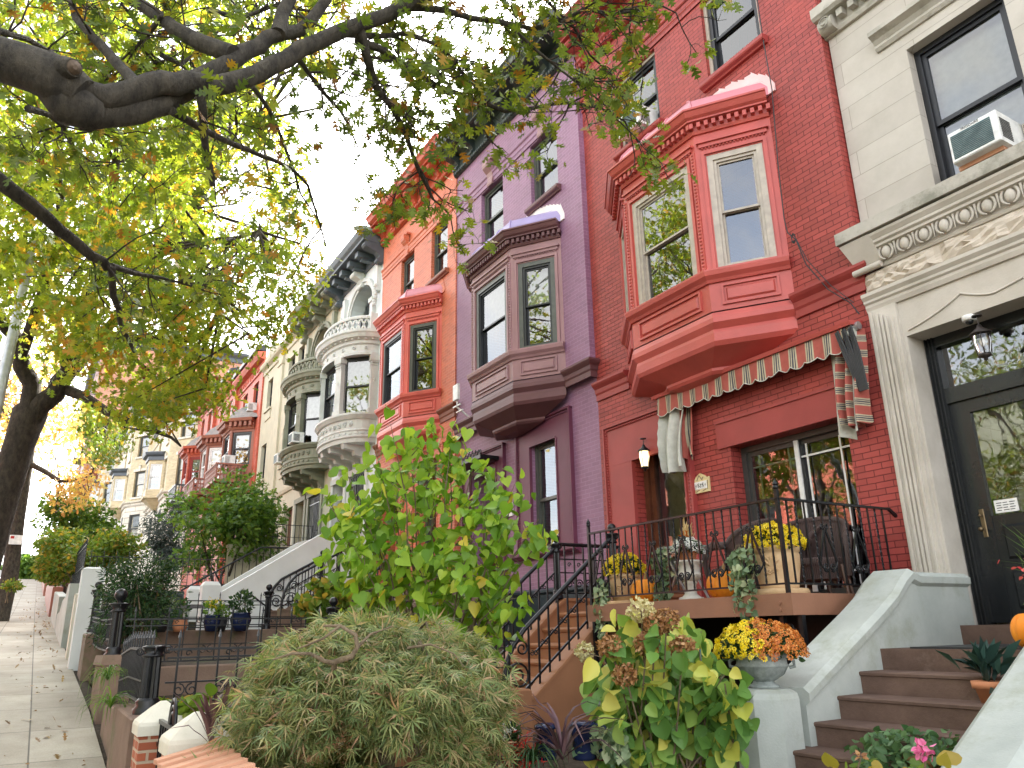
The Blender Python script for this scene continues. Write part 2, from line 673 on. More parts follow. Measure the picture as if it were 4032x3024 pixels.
M['tan_win'] = m_plain("taupe_window_frame", (0.4, 0.35, 0.29), 0.45)
M['white_win'] = m_plain("white_window_frame", (0.72, 0.73, 0.72), 0.4)
M['dark_win'] = m_plain("charcoal_window_frame", (0.05, 0.048, 0.045), 0.4)
M['lime'] = m_courses("limestone_ashlar", (0.46, 0.425, 0.38), (0.53, 0.495, 0.445), 1.9, 0.335, (0.36, 0.33, 0.29), ms=0.005)
M['lime_smooth'] = m_stone("limestone_carved", (0.44, 0.405, 0.345), (0.58, 0.54, 0.48), 2.2, 0.8, 45, 0.2)
M['lime_moss'] = m_stone("limestone_weathered", (0.36, 0.34, 0.29), (0.48, 0.45, 0.4), 2.5, 0.85, 30, 0.35, moss=(0.2, 0.2, 0.16), mossthr=0.5)
M['lime_rock'] = m_stone("limestone_rock_face", (0.46, 0.4, 0.33), (0.68, 0.61, 0.52), 3, 0.9, 5.5, 1.0)
M['white_stone'] = m_stone("white_painted_stone", (0.5, 0.52, 0.5), (0.68, 0.7, 0.68), 2, 0.6, 40, 0.2)
M['white_wall'] = m_paint("pale_blue_white_stucco", (0.7, 0.75, 0.77), 0.7, 0.05)
M['olive_stone'] = m_stone("olive_painted_stone", (0.17, 0.18, 0.13), (0.27, 0.28, 0.21), 2, 0.6, 40, 0.25)
M['cream_wall'] = m_paint("cream_stucco", (0.52, 0.49, 0.37), 0.8, 0.1, dirt=(0.45, 0.42, 0.32))
M['slate_paint'] = m_paint("slate_cornice_paint", (0.09, 0.11, 0.13), 0.45, 0.2)
M['verdigris'] = m_paint("verdigris_roof_edge", (0.3, 0.42, 0.36), 0.6, 0.2)
M['far_red'] = m_brick("far_red_painted_brick", (0.55, 0.12, 0.07), (0.38, 0.08, 0.05), bstr=0.3)
M['far_brown'] = m_paint("brown_painted_oriel", (0.27, 0.1, 0.065), 0.5)
M['slate_roof'] = m_stone("grey_slate_roof", (0.2, 0.19, 0.18), (0.32, 0.3, 0.28), 6)
M['yellow_brick'] = m_brick("pale_yellow_brick", (0.62, 0.52, 0.32), (0.54, 0.47, 0.34), bstr=0.3, bh=0.1, bw=0.32)
M['pale_stone'] = m_courses("pale_limestone_base", (0.7, 0.66, 0.56), (0.78, 0.74, 0.64), 1.6, 0.45, (0.4, 0.37, 0.31), ms=0.03, bstr=0.6)
M['apt_brick'] = m_brick("brown_red_apartment_brick", (0.3, 0.09, 0.05), (0.24, 0.12, 0.09), bstr=0.3, bh=0.1, bw=0.32)
M['apt_pink'] = m_brick("salmon_apartment_brick", (0.55, 0.26, 0.17), (0.5, 0.34, 0.25), bstr=0.3, bh=0.1, bw=0.32)
M['brownstone'] = m_paint("tan_brown_stoop_paint", (0.34, 0.155, 0.075), 0.6, 0.1)
M['old_brownstone'] = m_stone("weathered_brownstone", (0.15, 0.1, 0.075), (0.24, 0.165, 0.12), 2.5, 0.85, 30, 0.4, moss=(0.12, 0.12, 0.06), mossthr=0.52)
M['step_stone'] = m_stone("worn_brownstone_steps", (0.095, 0.06, 0.046), (0.17, 0.11, 0.085), 3, 0.85, 35, 0.4, moss=(0.21, 0.15, 0.12), mossthr=0.56)
M['grey_stucco'] = m_stone("grey_cement_stucco", (0.33, 0.36, 0.335), (0.46, 0.49, 0.455), 1.6, 0.8, 60, 0.2, moss=(0.3, 0.32, 0.26), mossthr=0.5)
M['white_stucco'] = m_stone("white_painted_stucco", (0.6, 0.62, 0.61), (0.7, 0.72, 0.71), 1.5, 0.7, 50, 0.15)
M['cream_cap'] = m_stone("cream_painted_cap", (0.58, 0.55, 0.45), (0.7, 0.67, 0.56), 4, 0.7, 50, 0.2)
M['pier_brick'] = m_brick("orange_red_pier_brick", (0.42, 0.12, 0.06), (0.55, 0.42, 0.3), rough=0.8, bw=0.2, bh=0.075, msize=0.012)
M['terracotta'] = m_stone("terracotta", (0.5, 0.2, 0.1), (0.62, 0.27, 0.14), 5, 0.8, 40, 0.15)
M['sand_pot'] = m_stone("pale_sand_clay", (0.55, 0.36, 0.19), (0.72, 0.52, 0.31), 6, 0.75, 40, 0.15)
M['wood_board'] = m_stone("reddish_wood_slats", (0.5, 0.25, 0.15), (0.62, 0.34, 0.22), 6, 0.65, 40, 0.2)
M['urn_grey'] = m_stone("grey_green_urn", (0.12, 0.14, 0.14), (0.36, 0.4, 0.38), 9, 0.6, 40, 0.2)
M['urn_white'] = m_stone("chalk_white_urn", (0.55, 0.53, 0.47), (0.72, 0.7, 0.63), 6, 0.8, 40, 0.2)
M['pumpkin'] = m_stone("pumpkin_skin", (0.78, 0.22, 0.018), (0.88, 0.33, 0.03), 5, 0.42, 40, 0.08)
M['stem'] = m_plain("dry_stem", (0.3, 0.22, 0.1), 0.9)
M['blue_glaze'] = m_plain("navy_glazed_pot", (0.012, 0.02, 0.06), 0.15)
M['dark_plastic'] = m_plain("dark_plastic_pot", (0.02, 0.022, 0.025), 0.5)
M['door_black'] = m_paint("black_door_paint", (0.012, 0.014, 0.016), 0.25, spec=0.5)
M['door_wood'] = m_stone("dark_varnished_wood", (0.07, 0.022, 0.012), (0.13, 0.045, 0.022), 5, 0.35)
M['beige_wall'] = m_plain("beige_hall_wall", (0.55, 0.43, 0.22), 0.9)
M['brass'] = m_plain("old_brass", (0.2, 0.15, 0.09), 0.45, 1.0)
M['ac_white'] = m_plain("white_appliance_shell", (0.74, 0.75, 0.73), 0.4)
M['ac_grille'] = m_plain("dark_teal_coil_grille", (0.02, 0.075, 0.085), 0.35)
M['white_plastic'] = m_plain("white_plastic", (0.78, 0.78, 0.76), 0.4)
M['bronze'] = m_plain("dark_bronze", (0.035, 0.028, 0.025), 0.4, 0.6)
M['steel'] = m_plain("galvanised_steel", (0.5, 0.51, 0.52), 0.4, 0.8)
M['soil'] = m_stone("garden_soil", (0.035, 0.026, 0.018), (0.09, 0.07, 0.05), 12, 1.0, 30, 1.0, moss=(0.05, 0.07, 0.025))
M['asphalt'] = m_stone("asphalt", (0.04, 0.04, 0.042), (0.065, 0.065, 0.065), 30, 0.9, 200, 0.5)
M['deck_paint'] = m_paint("brown_deck_paint", (0.26, 0.125, 0.075), 0.6, 0.1)
M['teal_base'] = m_paint("dark_teal_base_paint", (0.02, 0.035, 0.045), 0.35)
BARK1 = m_bark("oak_bark", (0.016, 0.013, 0.009), (0.085, 0.072, 0.052))
BARK2 = m_bark("dark_oak_bark", (0.02, 0.015, 0.011), (0.07, 0.052, 0.038))
STEM = m_bark("pale_shrub_stem", (0.14, 0.1, 0.06), (0.28, 0.21, 0.13))
# ------------------------------------------------------------------ ground
_ZX = [-700, -135, -125, -111, -87, -45.5, -25, -17.8, -12.1, -8.9, 0, 40, 200]
_ZZ = [8.6, 8.5, 8.0, 6.9, 4.8, 1.3, -0.01, -0.5, -0.86, -1.17, -1.95, -5.4, -5.6]


def zs(x):
    return float(np.interp(x, _ZX, _ZZ))


def strip(y0, y1, xs, dz, mb, skirt=0.0):
    for a, b in zip(xs[:-1], xs[1:]):
        za, zb = zs(a) + dz, zs(b) + dz
        mb.poly([(a, y0, za), (b, y0, zb), (b, y1, zb), (a, y1, za)])
        if skirt:
            mb.poly([(a, y0, za - skirt), (b, y0, zb - skirt), (b, y0, zb), (a, y0, za)])


XS = [-700, -400, -200] + list(np.arange(-140, 41, 2.5)) + [90, 200]
mb = MB()
for y0, y1 in ((-300, -60), (-60, -20), (-20, -10.8), (-10.8, -7), (-7, 0), (0, 20), (20, 80), (80, 300)):
    strip(y0, y1, XS, -0.16, mb)
mb.build("ground", M['soil'], kind="structure")
mb = MB()
strip(-21.0, -10.86, XS, -0.13, mb)
mb.build("road", M['asphalt'], kind="structure")
XW = list(np.arange(-126, 21, 1.5))
mb = MB()
strip(-10.7, -7.17, XW, 0.0, mb)


def m_sidewalk():
    m, nt, bs = new_mat("sidewalk_concrete")
    co = coords(nt)
    mp = nt.nodes.new("ShaderNodeMapping")
    mp.inputs["Location"].default_value = (0.4, -0.02, 0)
    nt.links.new(co, mp.inputs[0])
    t = nt.nodes.new("ShaderNodeTexBrick")
    nt.links.new(mp.outputs[0], t.inputs["Vector"])
    t.offset = 0.0
    t.inputs["Scale"].default_value = 1.0
    t.inputs["Brick Width"].default_value = 1.5
    t.inputs["Row Height"].default_value = 0.87
    t.inputs["Mortar Size"].default_value = 0.009
    t.inputs["Mortar Smooth"].default_value = 0.3
    t.inputs["Color1"].default_value = (0.33, 0.3, 0.24, 1)
    t.inputs["Color2"].default_value = (0.42, 0.39, 0.32, 1)
    t.inputs["Mortar"].default_value = (0.12, 0.11, 0.09, 1)
    st = ramp(nt, noise(nt, co, 0.9, 8, 0.7), [(0.3, (0.62, 0.6, 0.55)), (0.65, (1.05, 1.05, 1.05))])
    st2 = ramp(nt, noise(nt, co, 60, 3), [(0.3, (0.85, 0.85, 0.85)), (0.7, (1.1, 1.1, 1.1))])
    c = mix(nt, 0.85, t.outputs[0], st, 'MULTIPLY')
    c = mix(nt, 0.8, c, st2, 'MULTIPLY')
    nt.links.new(c, bs.inputs["Base Color"])
    bs.inputs["Roughness"].default_value = 0.85
    bump(nt, mth(nt, 'ADD', mth(nt, 'SUBTRACT', 1.0, t.outputs["Fac"]), mth(nt, 'MULTIPLY', noise(nt, co, 90, 4), 0.3)), bs, 0.5, 0.006)
    return m


M['sidewalk'] = m_sidewalk()
mb.build("sidewalk", M['sidewalk'], kind="structure")
mb = MB()
strip(-10.86, -10.7, XW, 0.01, mb, 0.2)
mb.build("kerb", M['grey_stucco'], kind="structure")
mb = MB()
strip(-7.0, 0.4, XW, 0.06, mb)
mb.build("garden_soil", M['soil'], kind="structure")
mb = MB()
strip(-7.17, -7.0, XW, -0.03, mb)
mb.build("sidewalk_edge", M['soil'], kind="structure")


# ------------------------------------------------------------------ house pieces
def window(parent, fr, u0, u1, z0, z1, rec, mat, t=0.06, blind=0.0, sub=False, mid=0.5, bmat='blind', outer=None, ow=0.0, name='window', slider=False):
    mb = MB()
    if outer:
        ob = MB()
        for a, b, c, d in ((u0, u0 + ow, z0, z1), (u1 - ow, u1, z0, z1), (u0 + ow, u1 - ow, z1 - ow, z1), (u0 + ow, u1 - ow, z0, z0 + ow * 0.6)):
            ob.obox(fr, a, b, -rec - 0.1, -rec + 0.025, c, d)
        ob.build('casing', outer, parent)
        u0, u1, z0, z1 = u0 + ow, u1 - ow, z0 + ow * 0.6, z1 - ow
    o = -rec
    zm = z0 + (z1 - z0) * mid
    mb.obox(fr, u0, u0 + t, o - 0.12, o, z0, z1)
    mb.obox(fr, u1 - t, u1, o - 0.12, o, z0, z1)
    mb.obox(fr, u0 + t, u1 - t, o - 0.12, o, z1 - t, z1)
    mb.obox(fr, u0 + t, u1 - t, o - 0.12, o, z0, z0 + t * 0.7)
    a, b = u0 + t, u1 - t
    q = t * 0.75
    pn = MB()
    if slider:
        um = (a + b) / 2
        sashes = [(a, um + q / 2, z0 + t * 0.7, z1 - t, -0.03), (um - q / 2, b, z0 + t * 0.7, z1 - t, -0.07)]
    else:
        sashes = [(a, b, zm - q * 0.4, z1 - t, -0.03), (a, b, z0 + t * 0.7, zm + q * 0.4, -0.07)]
    for k, (sa, sb, c, d, so) in enumerate(sashes):
        mb.obox(fr, sa, sa + q, o + so - 0.035, o + so, c, d)
        mb.obox(fr, sb - q, sb, o + so - 0.035, o + so, c, d)
        mb.obox(fr, sa + q, sb - q, o + so - 0.035, o + so, d - q, d)
        mb.obox(fr, sa + q, sb - q, o + so - 0.035, o + so, c, c + q)
        e = [random.uniform(-0.004, 0.004) for _ in range(3)]
        g = o + so - 0.018
        pn.poly([fr.p(sa + q, g + e[0], c + q), fr.p(sb - q, g + e[1], c + q), fr.p(sb - q, g + e[2], d - q), fr.p(sa + q, g + e[0] + e[2] - e[1], d - q)])
    w = mb.build('sash_frame' if sub else name, mat, parent)
    tgt = parent if sub else w
    pn.build('pane', M['glass'], tgt)
    if blind:
        bb = MB()
        bb.obox(fr, a, b, o - 0.2, o - 0.19, z1 - (z1 - z0) * blind, z1)
        bb.build('blind', M[bmat], tgt)
    return w


def sill(mb, fr, u0, u1, z, proj=0.1, h=0.11, back=-0.02):
    a, b = fr.p(u0, 0, 0), fr.p(u1, 0, 0)
    mb.sweep([(back, z - h * 1.2), (proj * 0.4, z - h * 1.2), (proj * 0.5, z - h), (proj * 0.9, z - h * 0.8), (proj, z - h * 0.6), (proj, z - 0.01), (back, z + 0.008)], [a[:2], b[:2]])


def scroll_bracket(mb, fr, u, w, z0, z1, d, base=0.02):
    """S-scroll console: side outline extruded across its width, with coil bosses on the sides"""
    h = z1 - z0
    pr = [(base, 0), (d * 0.28, 0.0), (d * 0.36, 0.06), (d * 0.36, 0.16), (d * 0.26, 0.24), (d * 0.24, 0.36), (d * 0.4, 0.52), (d * 0.7, 0.62), (d * 0.92, 0.7), (d, 0.8), (d * 0.98, 0.92), (d * 0.9, 1.0), (base, 1.0)]
    L = [fr.p(u - w / 2, o, z0 + q * h) for o, q in pr]
    R = [fr.p(u + w / 2, o, z0 + q * h) for o, q in pr]
    k = len(pr)
    mb.add(L + R, [list(range(k))[::-1], list(range(k, 2 * k))] + [[i, (i + 1) % k, k + (i + 1) % k, k + i] for i in range(k)])
    for q, rr, oo in ((0.83, d * 0.16, d * 0.8), (0.11, d * 0.1, d * 0.22)):
        c0 = fr.p(u - w / 2 - 0.015, oo, z0 + q * h)
        c1 = fr.p(u + w / 2 + 0.015, oo, z0 + q * h)
        mb.tube([c0, c1], rr, 10)


def beads(mb, fr, u0, z0, u1, z1, o, r=0.02, step=0.05, tilt=False):
    L = math.hypot(u1 - u0, z1 - z0)
    n = max(2, int(L / step))
    for i in range(n):
        t = (i + 0.5) / n
        mb.ell(fr.p(u0 + (u1 - u0) * t, o, z0 + (z1 - z0) * t), r, r, r * 0.9, 6, 4)


def dentils(mb, fr, u0, u1, o0, o1, z0, z1, w=0.05, gap=0.05):
    n = max(1, int((u1 - u0) / (w + gap)))
    st = (u1 - u0) / n
    for i in range(n):
        mb.obox(fr, u0 + i * st + st * 0.25, u0 + i * st + st * 0.75, o0, o1, z0, z1)


def surround(root, fr, u0, u1, z0, z1, w, mat, bead=0.022, back=0.0, wr=None, name='door_surround'):
    mb = MB()
    wr = wr or w
    for a, b in ((u0, u0 + w), (u1 - wr, u1)):
        mb.obox(fr, a, b, back, 0.05, z0, z1 - w)
        mb.obox(fr, a + (0 if a == u0 else wr - 0.04), a + (0.04 if a == u0 else wr), 0.05, 0.085, z0, z1 - 0.04)
        ui = b - 0.03 if a == u0 else a
        mb.obox(fr, ui, ui + 0.03, 0.05, 0.066, z0, z1 - w)
    mb.obox(fr, u0, u1, back, 0.052, z1 - w, z1 - 0.02)
    mb.obox(fr, u0, u1, 0.0, 0.088, z1 - 0.04, z1)
    mb.obox(fr, u0 + w, u1 - wr, 0.052, 0.068, z1 - w, z1 - w + 0.03)
    beads(mb, fr, u0 + 0.07, z0, u0 + 0.07, z1 - 0.08, 0.055, bead, bead * 2.1)
    beads(mb, fr, u0 + 0.07, z1 - 0.075, u1 - 0.07, z1 - 0.075, 0.06, bead, bead * 2.1)
    beads(mb, fr, u1 - 0.07, z0, u1 - 0.07, z1 - 0.08, 0.055, bead, bead * 2.1)
    return mb.build(name, mat, root)


def shell(mb, x0, x1, y, z0, z1, yb=9.0, left=True):
    """returns, roof and back of a house behind its front"""
    mb.poly([(x1, y, z0), (x1, yb, z0), (x1, yb, z1), (x1, y, z1)])
    mb.poly([(x0, yb, z0), (x0, y, z0), (x0, y, z1), (x0, yb, z1)])
    mb.poly([(x0, y, z1), (x1, y, z1), (x1, yb, z1), (x0, yb, z1)])
    mb.poly([(x1, yb, z0), (x0, yb, z0), (x0, yb, z1), (x1, yb, z1)])


CORN = [(0, 0), (0.05, 0.0), (0.09, 0.04), (0.09, 0.09), (0.04, 0.13), (0.04, 0.5), (0.1, 0.53), (0.46, 0.56), (0.46, 0.6), (0.56, 0.66), (0.6, 0.76), (0.64, 0.8), (0.64, 0.85), (-0.05, 0.9)]


def roof_cornice(root, x0, x1, y, zc, mat, nb=7, prof=CORN, bd=0.42, roll=True):
    fr = Fr(x0, y)
    mb = MB()
    mb.sweep([(o, zc + z) for o, z in prof], [(x0 - 0.02, y), (x1 + 0.02, y)])
    if roll:
        n = int((x1 - x0) / 0.09)
        for i in range(n):
            u = (i + 0.5) * (x1 - x0) / n
            mb.ell(fr.p(u, 0.09, zc + 0.06), 0.035, 0.05, 0.06, 6, 4)
    c = mb.build('cornice', mat, root)
    for i in range(nb):
        mb = MB()
        u = 0.12 + (x1 - x0 - 0.24) * i / (nb - 1)
        scroll_bracket(mb, fr, u, 0.16 if 0 < i < nb - 1 else 0.2, zc + 0.1, zc + 0.54, bd, 0.04)
        mb.build('bracket', mat, c)
    return c


def angled_bay(root, c, y, zb, mat, win_mat, casing, roof_mat, flash, dark=None, d=0.62, hf=0.82, hw=1.7, blinds=(0, 0, 0), hw_win=0.46, beadm=None, casing_w=0.1):
    """canted oriel: three faces, panelled apron, dentil cornice, ribbed metal roof, tapering underside"""
    P = [(c - hw, y), (c - hf, y - d), (c + hf, y - d), (c + hw, y)]
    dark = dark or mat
    faces = [fr_between(P[i], P[i + 1]) for i in range(3)]
    zw0, zw1 = zb + 0.6, zb + 2.42
    mb = MB()
    for i, (f, L) in enumerate(faces):
        ww = (L - 2 * 0.18) if i == 1 else (L - 2 * 0.15)
        h0 = (L - ww) / 2
        mb.wall(f, 0, L, zb, zb + 3.0, [(h0, h0 + ww, zw0, zw1)], 0.12)
        # architrave round the window, cap moulding, panel
        for a, b, q, r in ((h0 - 0.07, h0 - 0.02, zw0, zw1 + 0.07), (h0 + ww + 0.02, h0 + ww + 0.07, zw0, zw1 + 0.07), (h0 - 0.02, h0 + ww + 0.02, zw1 + 0.02, zw1 + 0.07)):
            mb.obox(f, a, b, 0.0, 0.03, q, r)
        mb.obox(f, 0.06, L - 0.06, 0, 0.035, zw1 + 0.14, zw1 + 0.2)
        mb.obox(f, 0.03, L - 0.03, 0, 0.065, zw1 + 0.2, zw1 + 0.235)
        beads(mb, f, 0.08, zw1 + 0.125, L - 0.08, zw1 + 0.125, 0.012, 0.018, 0.05)
        # panel
        pa, pb = 0.16, L - 0.16
        for a, b, q, r in ((pa, pa + 0.03, zb + 0.07, zb + 0.37), (pb - 0.03, pb, zb + 0.07, zb + 0.37), (pa + 0.03, pb - 0.03, zb + 0.34, zb + 0.37), (pa + 0.03, pb - 0.03, zb + 0.07, zb + 0.1)):
            mb.obox(f, a, b, 0, 0.03, q, r)
        mb.bevbox(f, pa + 0.06, pb - 0.06, 0.0, 0.025, zb + 0.13, zb + 0.31, 0.02)
        if i == 1:
            for uu in (0.045, L - 0.045):
                mb.obox(f, uu - 0.04, uu + 0.04, 0, 0.02, zw0, zw1 + 0.1)
                beads(mb, f, uu, zw0 + 0.02, uu, zw1 + 0.1, 0.02, 0.024, 0.055)
    # sill ledge all round
    mb.sweep([(0, zb + 0.41), (0.03, zb + 0.41), (0.05, zb + 0.45), (0.1, zb + 0.5), (0.115, zb + 0.56), (0.115, zb + 0.585), (-0.02, zb + 0.605)], P)
    bay = mb.build('bay_window', mat, root)
    # head cornice
    mb = MB()
    z = zb + 2.84
    mb.sweep([(0.0, z - 0.04), (0.03, z - 0.04), (0.05, z), (0.05, z + 0.1), (0.15, z + 0.115), (0.15, z + 0.14), (0.19, z + 0.17), (0.23, z + 0.24), (0.25, z + 0.25), (0.25, z + 0.28), (0.0, z + 0.3)], P)
    for f, L in faces:
        dentils(mb, f, -0.06, L + 0.06, 0.05, 0.125, z + 0.02, z + 0.1, 0.05, 0.05)
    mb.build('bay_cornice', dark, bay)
    # metal roof
    mb = MB()
    z += 0.29
    rings = [(1.06, 0), (1.05, 0.14), (0.98, 0.29), (0.84, 0.4), (0.58, 0.47), (0.2, 0.49)]
    Q = [(c - hw, y), (c - hf, y - d), (c - hf * 0.33, y - d), (c + hf * 0.33, y - d), (c + hf, y - d), (c + hw, y)]
    k = len(Q)
    vs = [(c + (p[0] - c) * s_, y + (p[1] - y) * s_ - (0.0), z + h) for s_, h in rings for p in Q]
    fs = [[i * k + j, i * k + j + 1, (i + 1) * k + j + 1, (i + 1) * k + j] for i in range(len(rings) - 1) for j in range(k - 1)]
    mb.add(vs, fs, False)
    for j in range(k):
        mb.tube([(c + (Q[j][0] - c) * s_, y + (Q[j][1] - y) * s_ - 0.0, z + h + 0.005) for s_, h in rings], 0.018, 5)
    mb.build('bay_roof', roof_mat, bay)
    # ragged flashing where the roof meets the wall
    mb = MB()
    f = Fr(c - hw * 1.1, y)
    n = 30
    top = []
    for i in range(n + 1):
        u = 2 * hw * 1.1 * i / n
        t = abs(u / (hw * 1.1) - 1)
        top.append((u, z + 0.12 + 0.62 * math.sqrt(max(0, 1 - t ** 3)) + random.uniform(-0.035, 0.035)))
    for i in range(n):
        mb.hexa([f.p(top[i][0], 0.03, z), f.p(top[i + 1][0], 0.03, z), f.p(top[i + 1][0], -0.01, z), f.p(top[i][0], -0.01, z)],
                [f.p(top[i][0], 0.012, top[i][1]), f.p(top[i + 1][0], 0.012, top[i + 1][1] - 0.03), f.p(top[i + 1][0], -0.01, top[i + 1][1] - 0.03), f.p(top[i][0], -0.01, top[i][1])])
    mb.build('flashing', flash, bay)
    # underside
    mb = MB()
    rings = [(1.0, -0.02), (1.035, -0.1), (1.04, -0.17), (0.97, -0.25), (0.985, -0.3), (0.99, -0.42), (0.95, -0.48), (0.86, -0.52), (0.56, -0.66), (0.56, -0.7), (0.52, -0.74), (0.3, -0.8), (0.02, -0.84)]
    k = 4
    vs = [(c + (p[0] - c) * s_, y + (p[1] - y) * s_, zb + h) for s_, h in rings for p in P]
    fs = [[i * k + j, (i + 1) * k + j, (i + 1) * k + j + 1, i * k + j + 1] for i in range(len(rings) - 1) for j in range(k - 1)]
    mb.add(vs, fs)
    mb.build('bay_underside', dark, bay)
    for i, (f, L) in enumerate(faces):
        ww = (L - 2 * 0.18) if i == 1 else (L - 2 * 0.15)
        h0 = (L - ww) / 2
        window(bay, f, h0, h0 + ww, zw0, zw1, 0.03, win_mat, 0.042, blinds[i], True, outer=casing, ow=casing_w)
    return bay


def brick_house(label, x0, x1, yl, yu, zb, zc, wins, c, mats, low_holes, nb=7, blinds=(0, 0), bay_blinds=(0, 0, 0), casing_w=0.1, cprof=CORN):
    """painted brick row house with a canted oriel"""
    zg = zs((x0 + x1) / 2) - 1.2
    root = thing("row_house", label, "house", ((x0 + x1) / 2, yl, zg))
    fl, fu = Fr(x0, yl), Fr(x0, yu)
    W = x1 - x0
    mb = MB()
    mb.wall(fl, 0, W, zg, zb - 0.1, low_holes, 0.28)
    holes = [(a - x0, b - x0, q, r) for a, b, q, r in wins]
    mb.wall(fu, 0, W, zb - 0.1, zc + 0.3, holes + [(c - 1.3 - x0, c + 1.3 - x0, zb + 0.65, zb + 2.3)], 0.2)
    if yu != yl:
        mb.poly([(x0, yl, zb - 0.1), (x0, yu, zb - 0.1), (x1, yu, zb - 0.1), (x1, yl, zb - 0.1)])
        mb.poly([(x1, yu, zb - 0.1), (x1, yl, zb - 0.1), (x1, yl, zc + 0.3), (x1, yu, zc + 0.3)])
        mb.poly([(x0, yl, zb - 0.1), (x0, yu, zb - 0.1), (x0, yu, zc + 0.3), (x0, yl, zc + 0.3)])
    shell(mb, x0, x1, yl, zg, zc + 0.3)
    mb.build('brick_wall', mats['wall'], root)
    # belt course wrapping the oriel
    P = [(x0, yu), (c - 1.78, yu), (c + 1.78, yu), (x1, yu)]
    mb = MB()
    bp = [(-0.02, zb - 0.3), (0.03, zb - 0.3), (0.03, zb - 0.2), (0.05, zb - 0.17), (0.06, zb - 0.1), (0.11, zb - 0.05), (0.13, zb - 0.02), (0.13, zb + 0.015), (-0.02, zb + 0.03)]
    for pth in ([(x0, yu), (c - 1.7, yu)], [(c + 1.7, yu), (x1, yu), (x1, yu + 0.2)]):
        mb = MB()
        mb.sweep(bp, pth)
        mb.build('belt_course', mats['trim'], root)
    angled_bay(root, c, yu, zb, mats['bay'], mats['bwin'], mats['casing'], mats['roof'], mats['flash'], mats.get('bdark'), blinds=bay_blinds, casing_w=casing_w)
    # upper windows, sills, lintel band, keystones
    for a, b, q, r in wins:
        mb = MB()
        sill(mb, fu, a - x0 - 0.1, b - x0 + 0.1, q, 0.12)
        mb.build('window_sill', mats['trim'], root)
    hd = max(w[3] for w in wins)
    mb = MB()
    bp = [(-0.01, hd + 0.03), (0.025, hd + 0.03), (0.025, hd + 0.12), (0.04, hd + 0.14), (0.04, hd + 0.24), (0.07, hd + 0.27), (0.07, hd + 0.31), (-0.01, hd + 0.33)]
    mb.sweep(bp, [(x0, yu), (x1, yu)])
    mb.build('lintel_band', mats['wall'], root)
    for k, (a, b, q, r) in enumerate(wins):
        mb = MB()
        scroll_bracket(mb, fu, (a + b) / 2 - x0, 0.24, hd - 0.02, hd + 0.6, 0.2)
        mb.obox(fu, (a + b) / 2 - x0 - 0.17, (a + b) / 2 - x0 + 0.17, 0, 0.13, hd + 0.6, hd + 0.66)
        mb.build('keystone', mats.get('key', mats['trim']), root)
        window(root, fu, a - x0, b - x0, q, r, 0.09, mats['win'], 0.07, blinds[k], outer=mats.get('ucasing'), ow=0.06 if mats.get('ucasing') else 0)
    roof_cornice(root, x0, x1, yu, zc, mats['cornice'], nb, cprof)
    return root


def low_sash(root, x0, y, a, b, q, r, mat, blind=0.0, rec=0.16, mid=0.5):
    return window(root, Fr(x0, y), a - x0, b - x0, q, r, rec, mat, 0.08, blind, mid=mid)


# ------------------------------------------------------------------ the red house
X = [-5.0, -10.27, -15.5, -20.45]
red = brick_house("red painted brick row house with striped awning over its porch", X[1], X[0], 0.0, 0.0, 4.1, 10.75,
                  [(-9.2, -8.13, 8.2, 9.75), (-7.0, -5.92, 8.2, 9.75)], -7.68,
                  dict(wall=M['red_brick'], trim=M['red_trim'], bay=M['red_bay'], bwin=M['tan_win'], casing=M['tan_win'], roof=M['pink_metal'], flash=M['red_flash'], cornice=M['red_trim'], win=M['black_win'], ucasing=M['tan_win'], key=M['red_brick'], bdark=None),
                  [(-9.4 + 10.27, -8.25 + 10.27, 0.28, 2.86, 0.3), (-7.36 + 10.27, -5.52 + 10.27, 0.31, 2.38, 0.3)], casing_w=0.085)
f = Fr(X[1], 0.0)
surround(red, f, 0.17, 2.19, 0.28, 3.28, 0.7, M['red_trim'], wr=0.17)
mb = MB()
mb.obox(f, 2.7, 4.8, -0.01, 0.03, 2.385, 2.78)
mb.obox(f, 2.7, 4.8, 0.03, 0.05, 2.74, 2.78)
mb.build('lintel_board', M['red_trim'], red)
# sliding glass door with divider bars
w = window(red, f, 2.91, 4.75, 0.31, 2.38, 0.2, M['dark_win'], 0.08, slider=True, name='glass_door')
mb = MB()
for a, b in ((2.99 + 0.06, 3.83), (3.83, 4.67 - 0.06)):
    for u in (a + 0.12, b - 0.16):
        mb.obox(f, u - 0.012, u + 0.012, -0.262, -0.25, 0.42, 2.24)
    for z in (2.08, 0.62):
        mb.obox(f, a, b, -0.264, -0.252, z - 0.012, z + 0.012)
mb.build('glazing_bars', M['white_win'], w)
mb = MB()
mb.obox(f, 3.795, 3.86, -0.235, -0.21, 0.4, 2.3)
mb.build('door_stile', M['white_win'], w)
# entrance: wooden frame and glazed door, beige hall behind
mb = MB()
for a, b, q, r, o0, o1 in ((0.87, 0.97, 0.28, 2.86, -0.3, -0.17), (1.92, 2.02, 0.28, 2.86, -0.3, -0.17), (0.97, 1.92, 2.74, 2.86, -0.3, -0.17), (0.97, 1.07, 0.28, 2.74, -0.33, -0.22), (1.07, 1.82, 0.28, 0.62, -0.32, -0.23), (1.82, 1.92, 0.28, 2.74, -0.33, -0.22)):
    mb.obox(f, a, b, o0, o1, q, r)
dd = mb.build('entrance_door', M['door_wood'], red)
mb = MB()
mb.poly([f.p(1.07, -0.27, 0.62), f.p(1.82, -0.27, 0.62), f.p(1.82, -0.27, 2.74), f.p(1.07, -0.27, 2.74)])
mb.build('door_glass', M['glass'], dd)
mb = MB()
mb.obox(f, 0.6, 2.4, -0.55, -0.5, 0.2, 2.9)
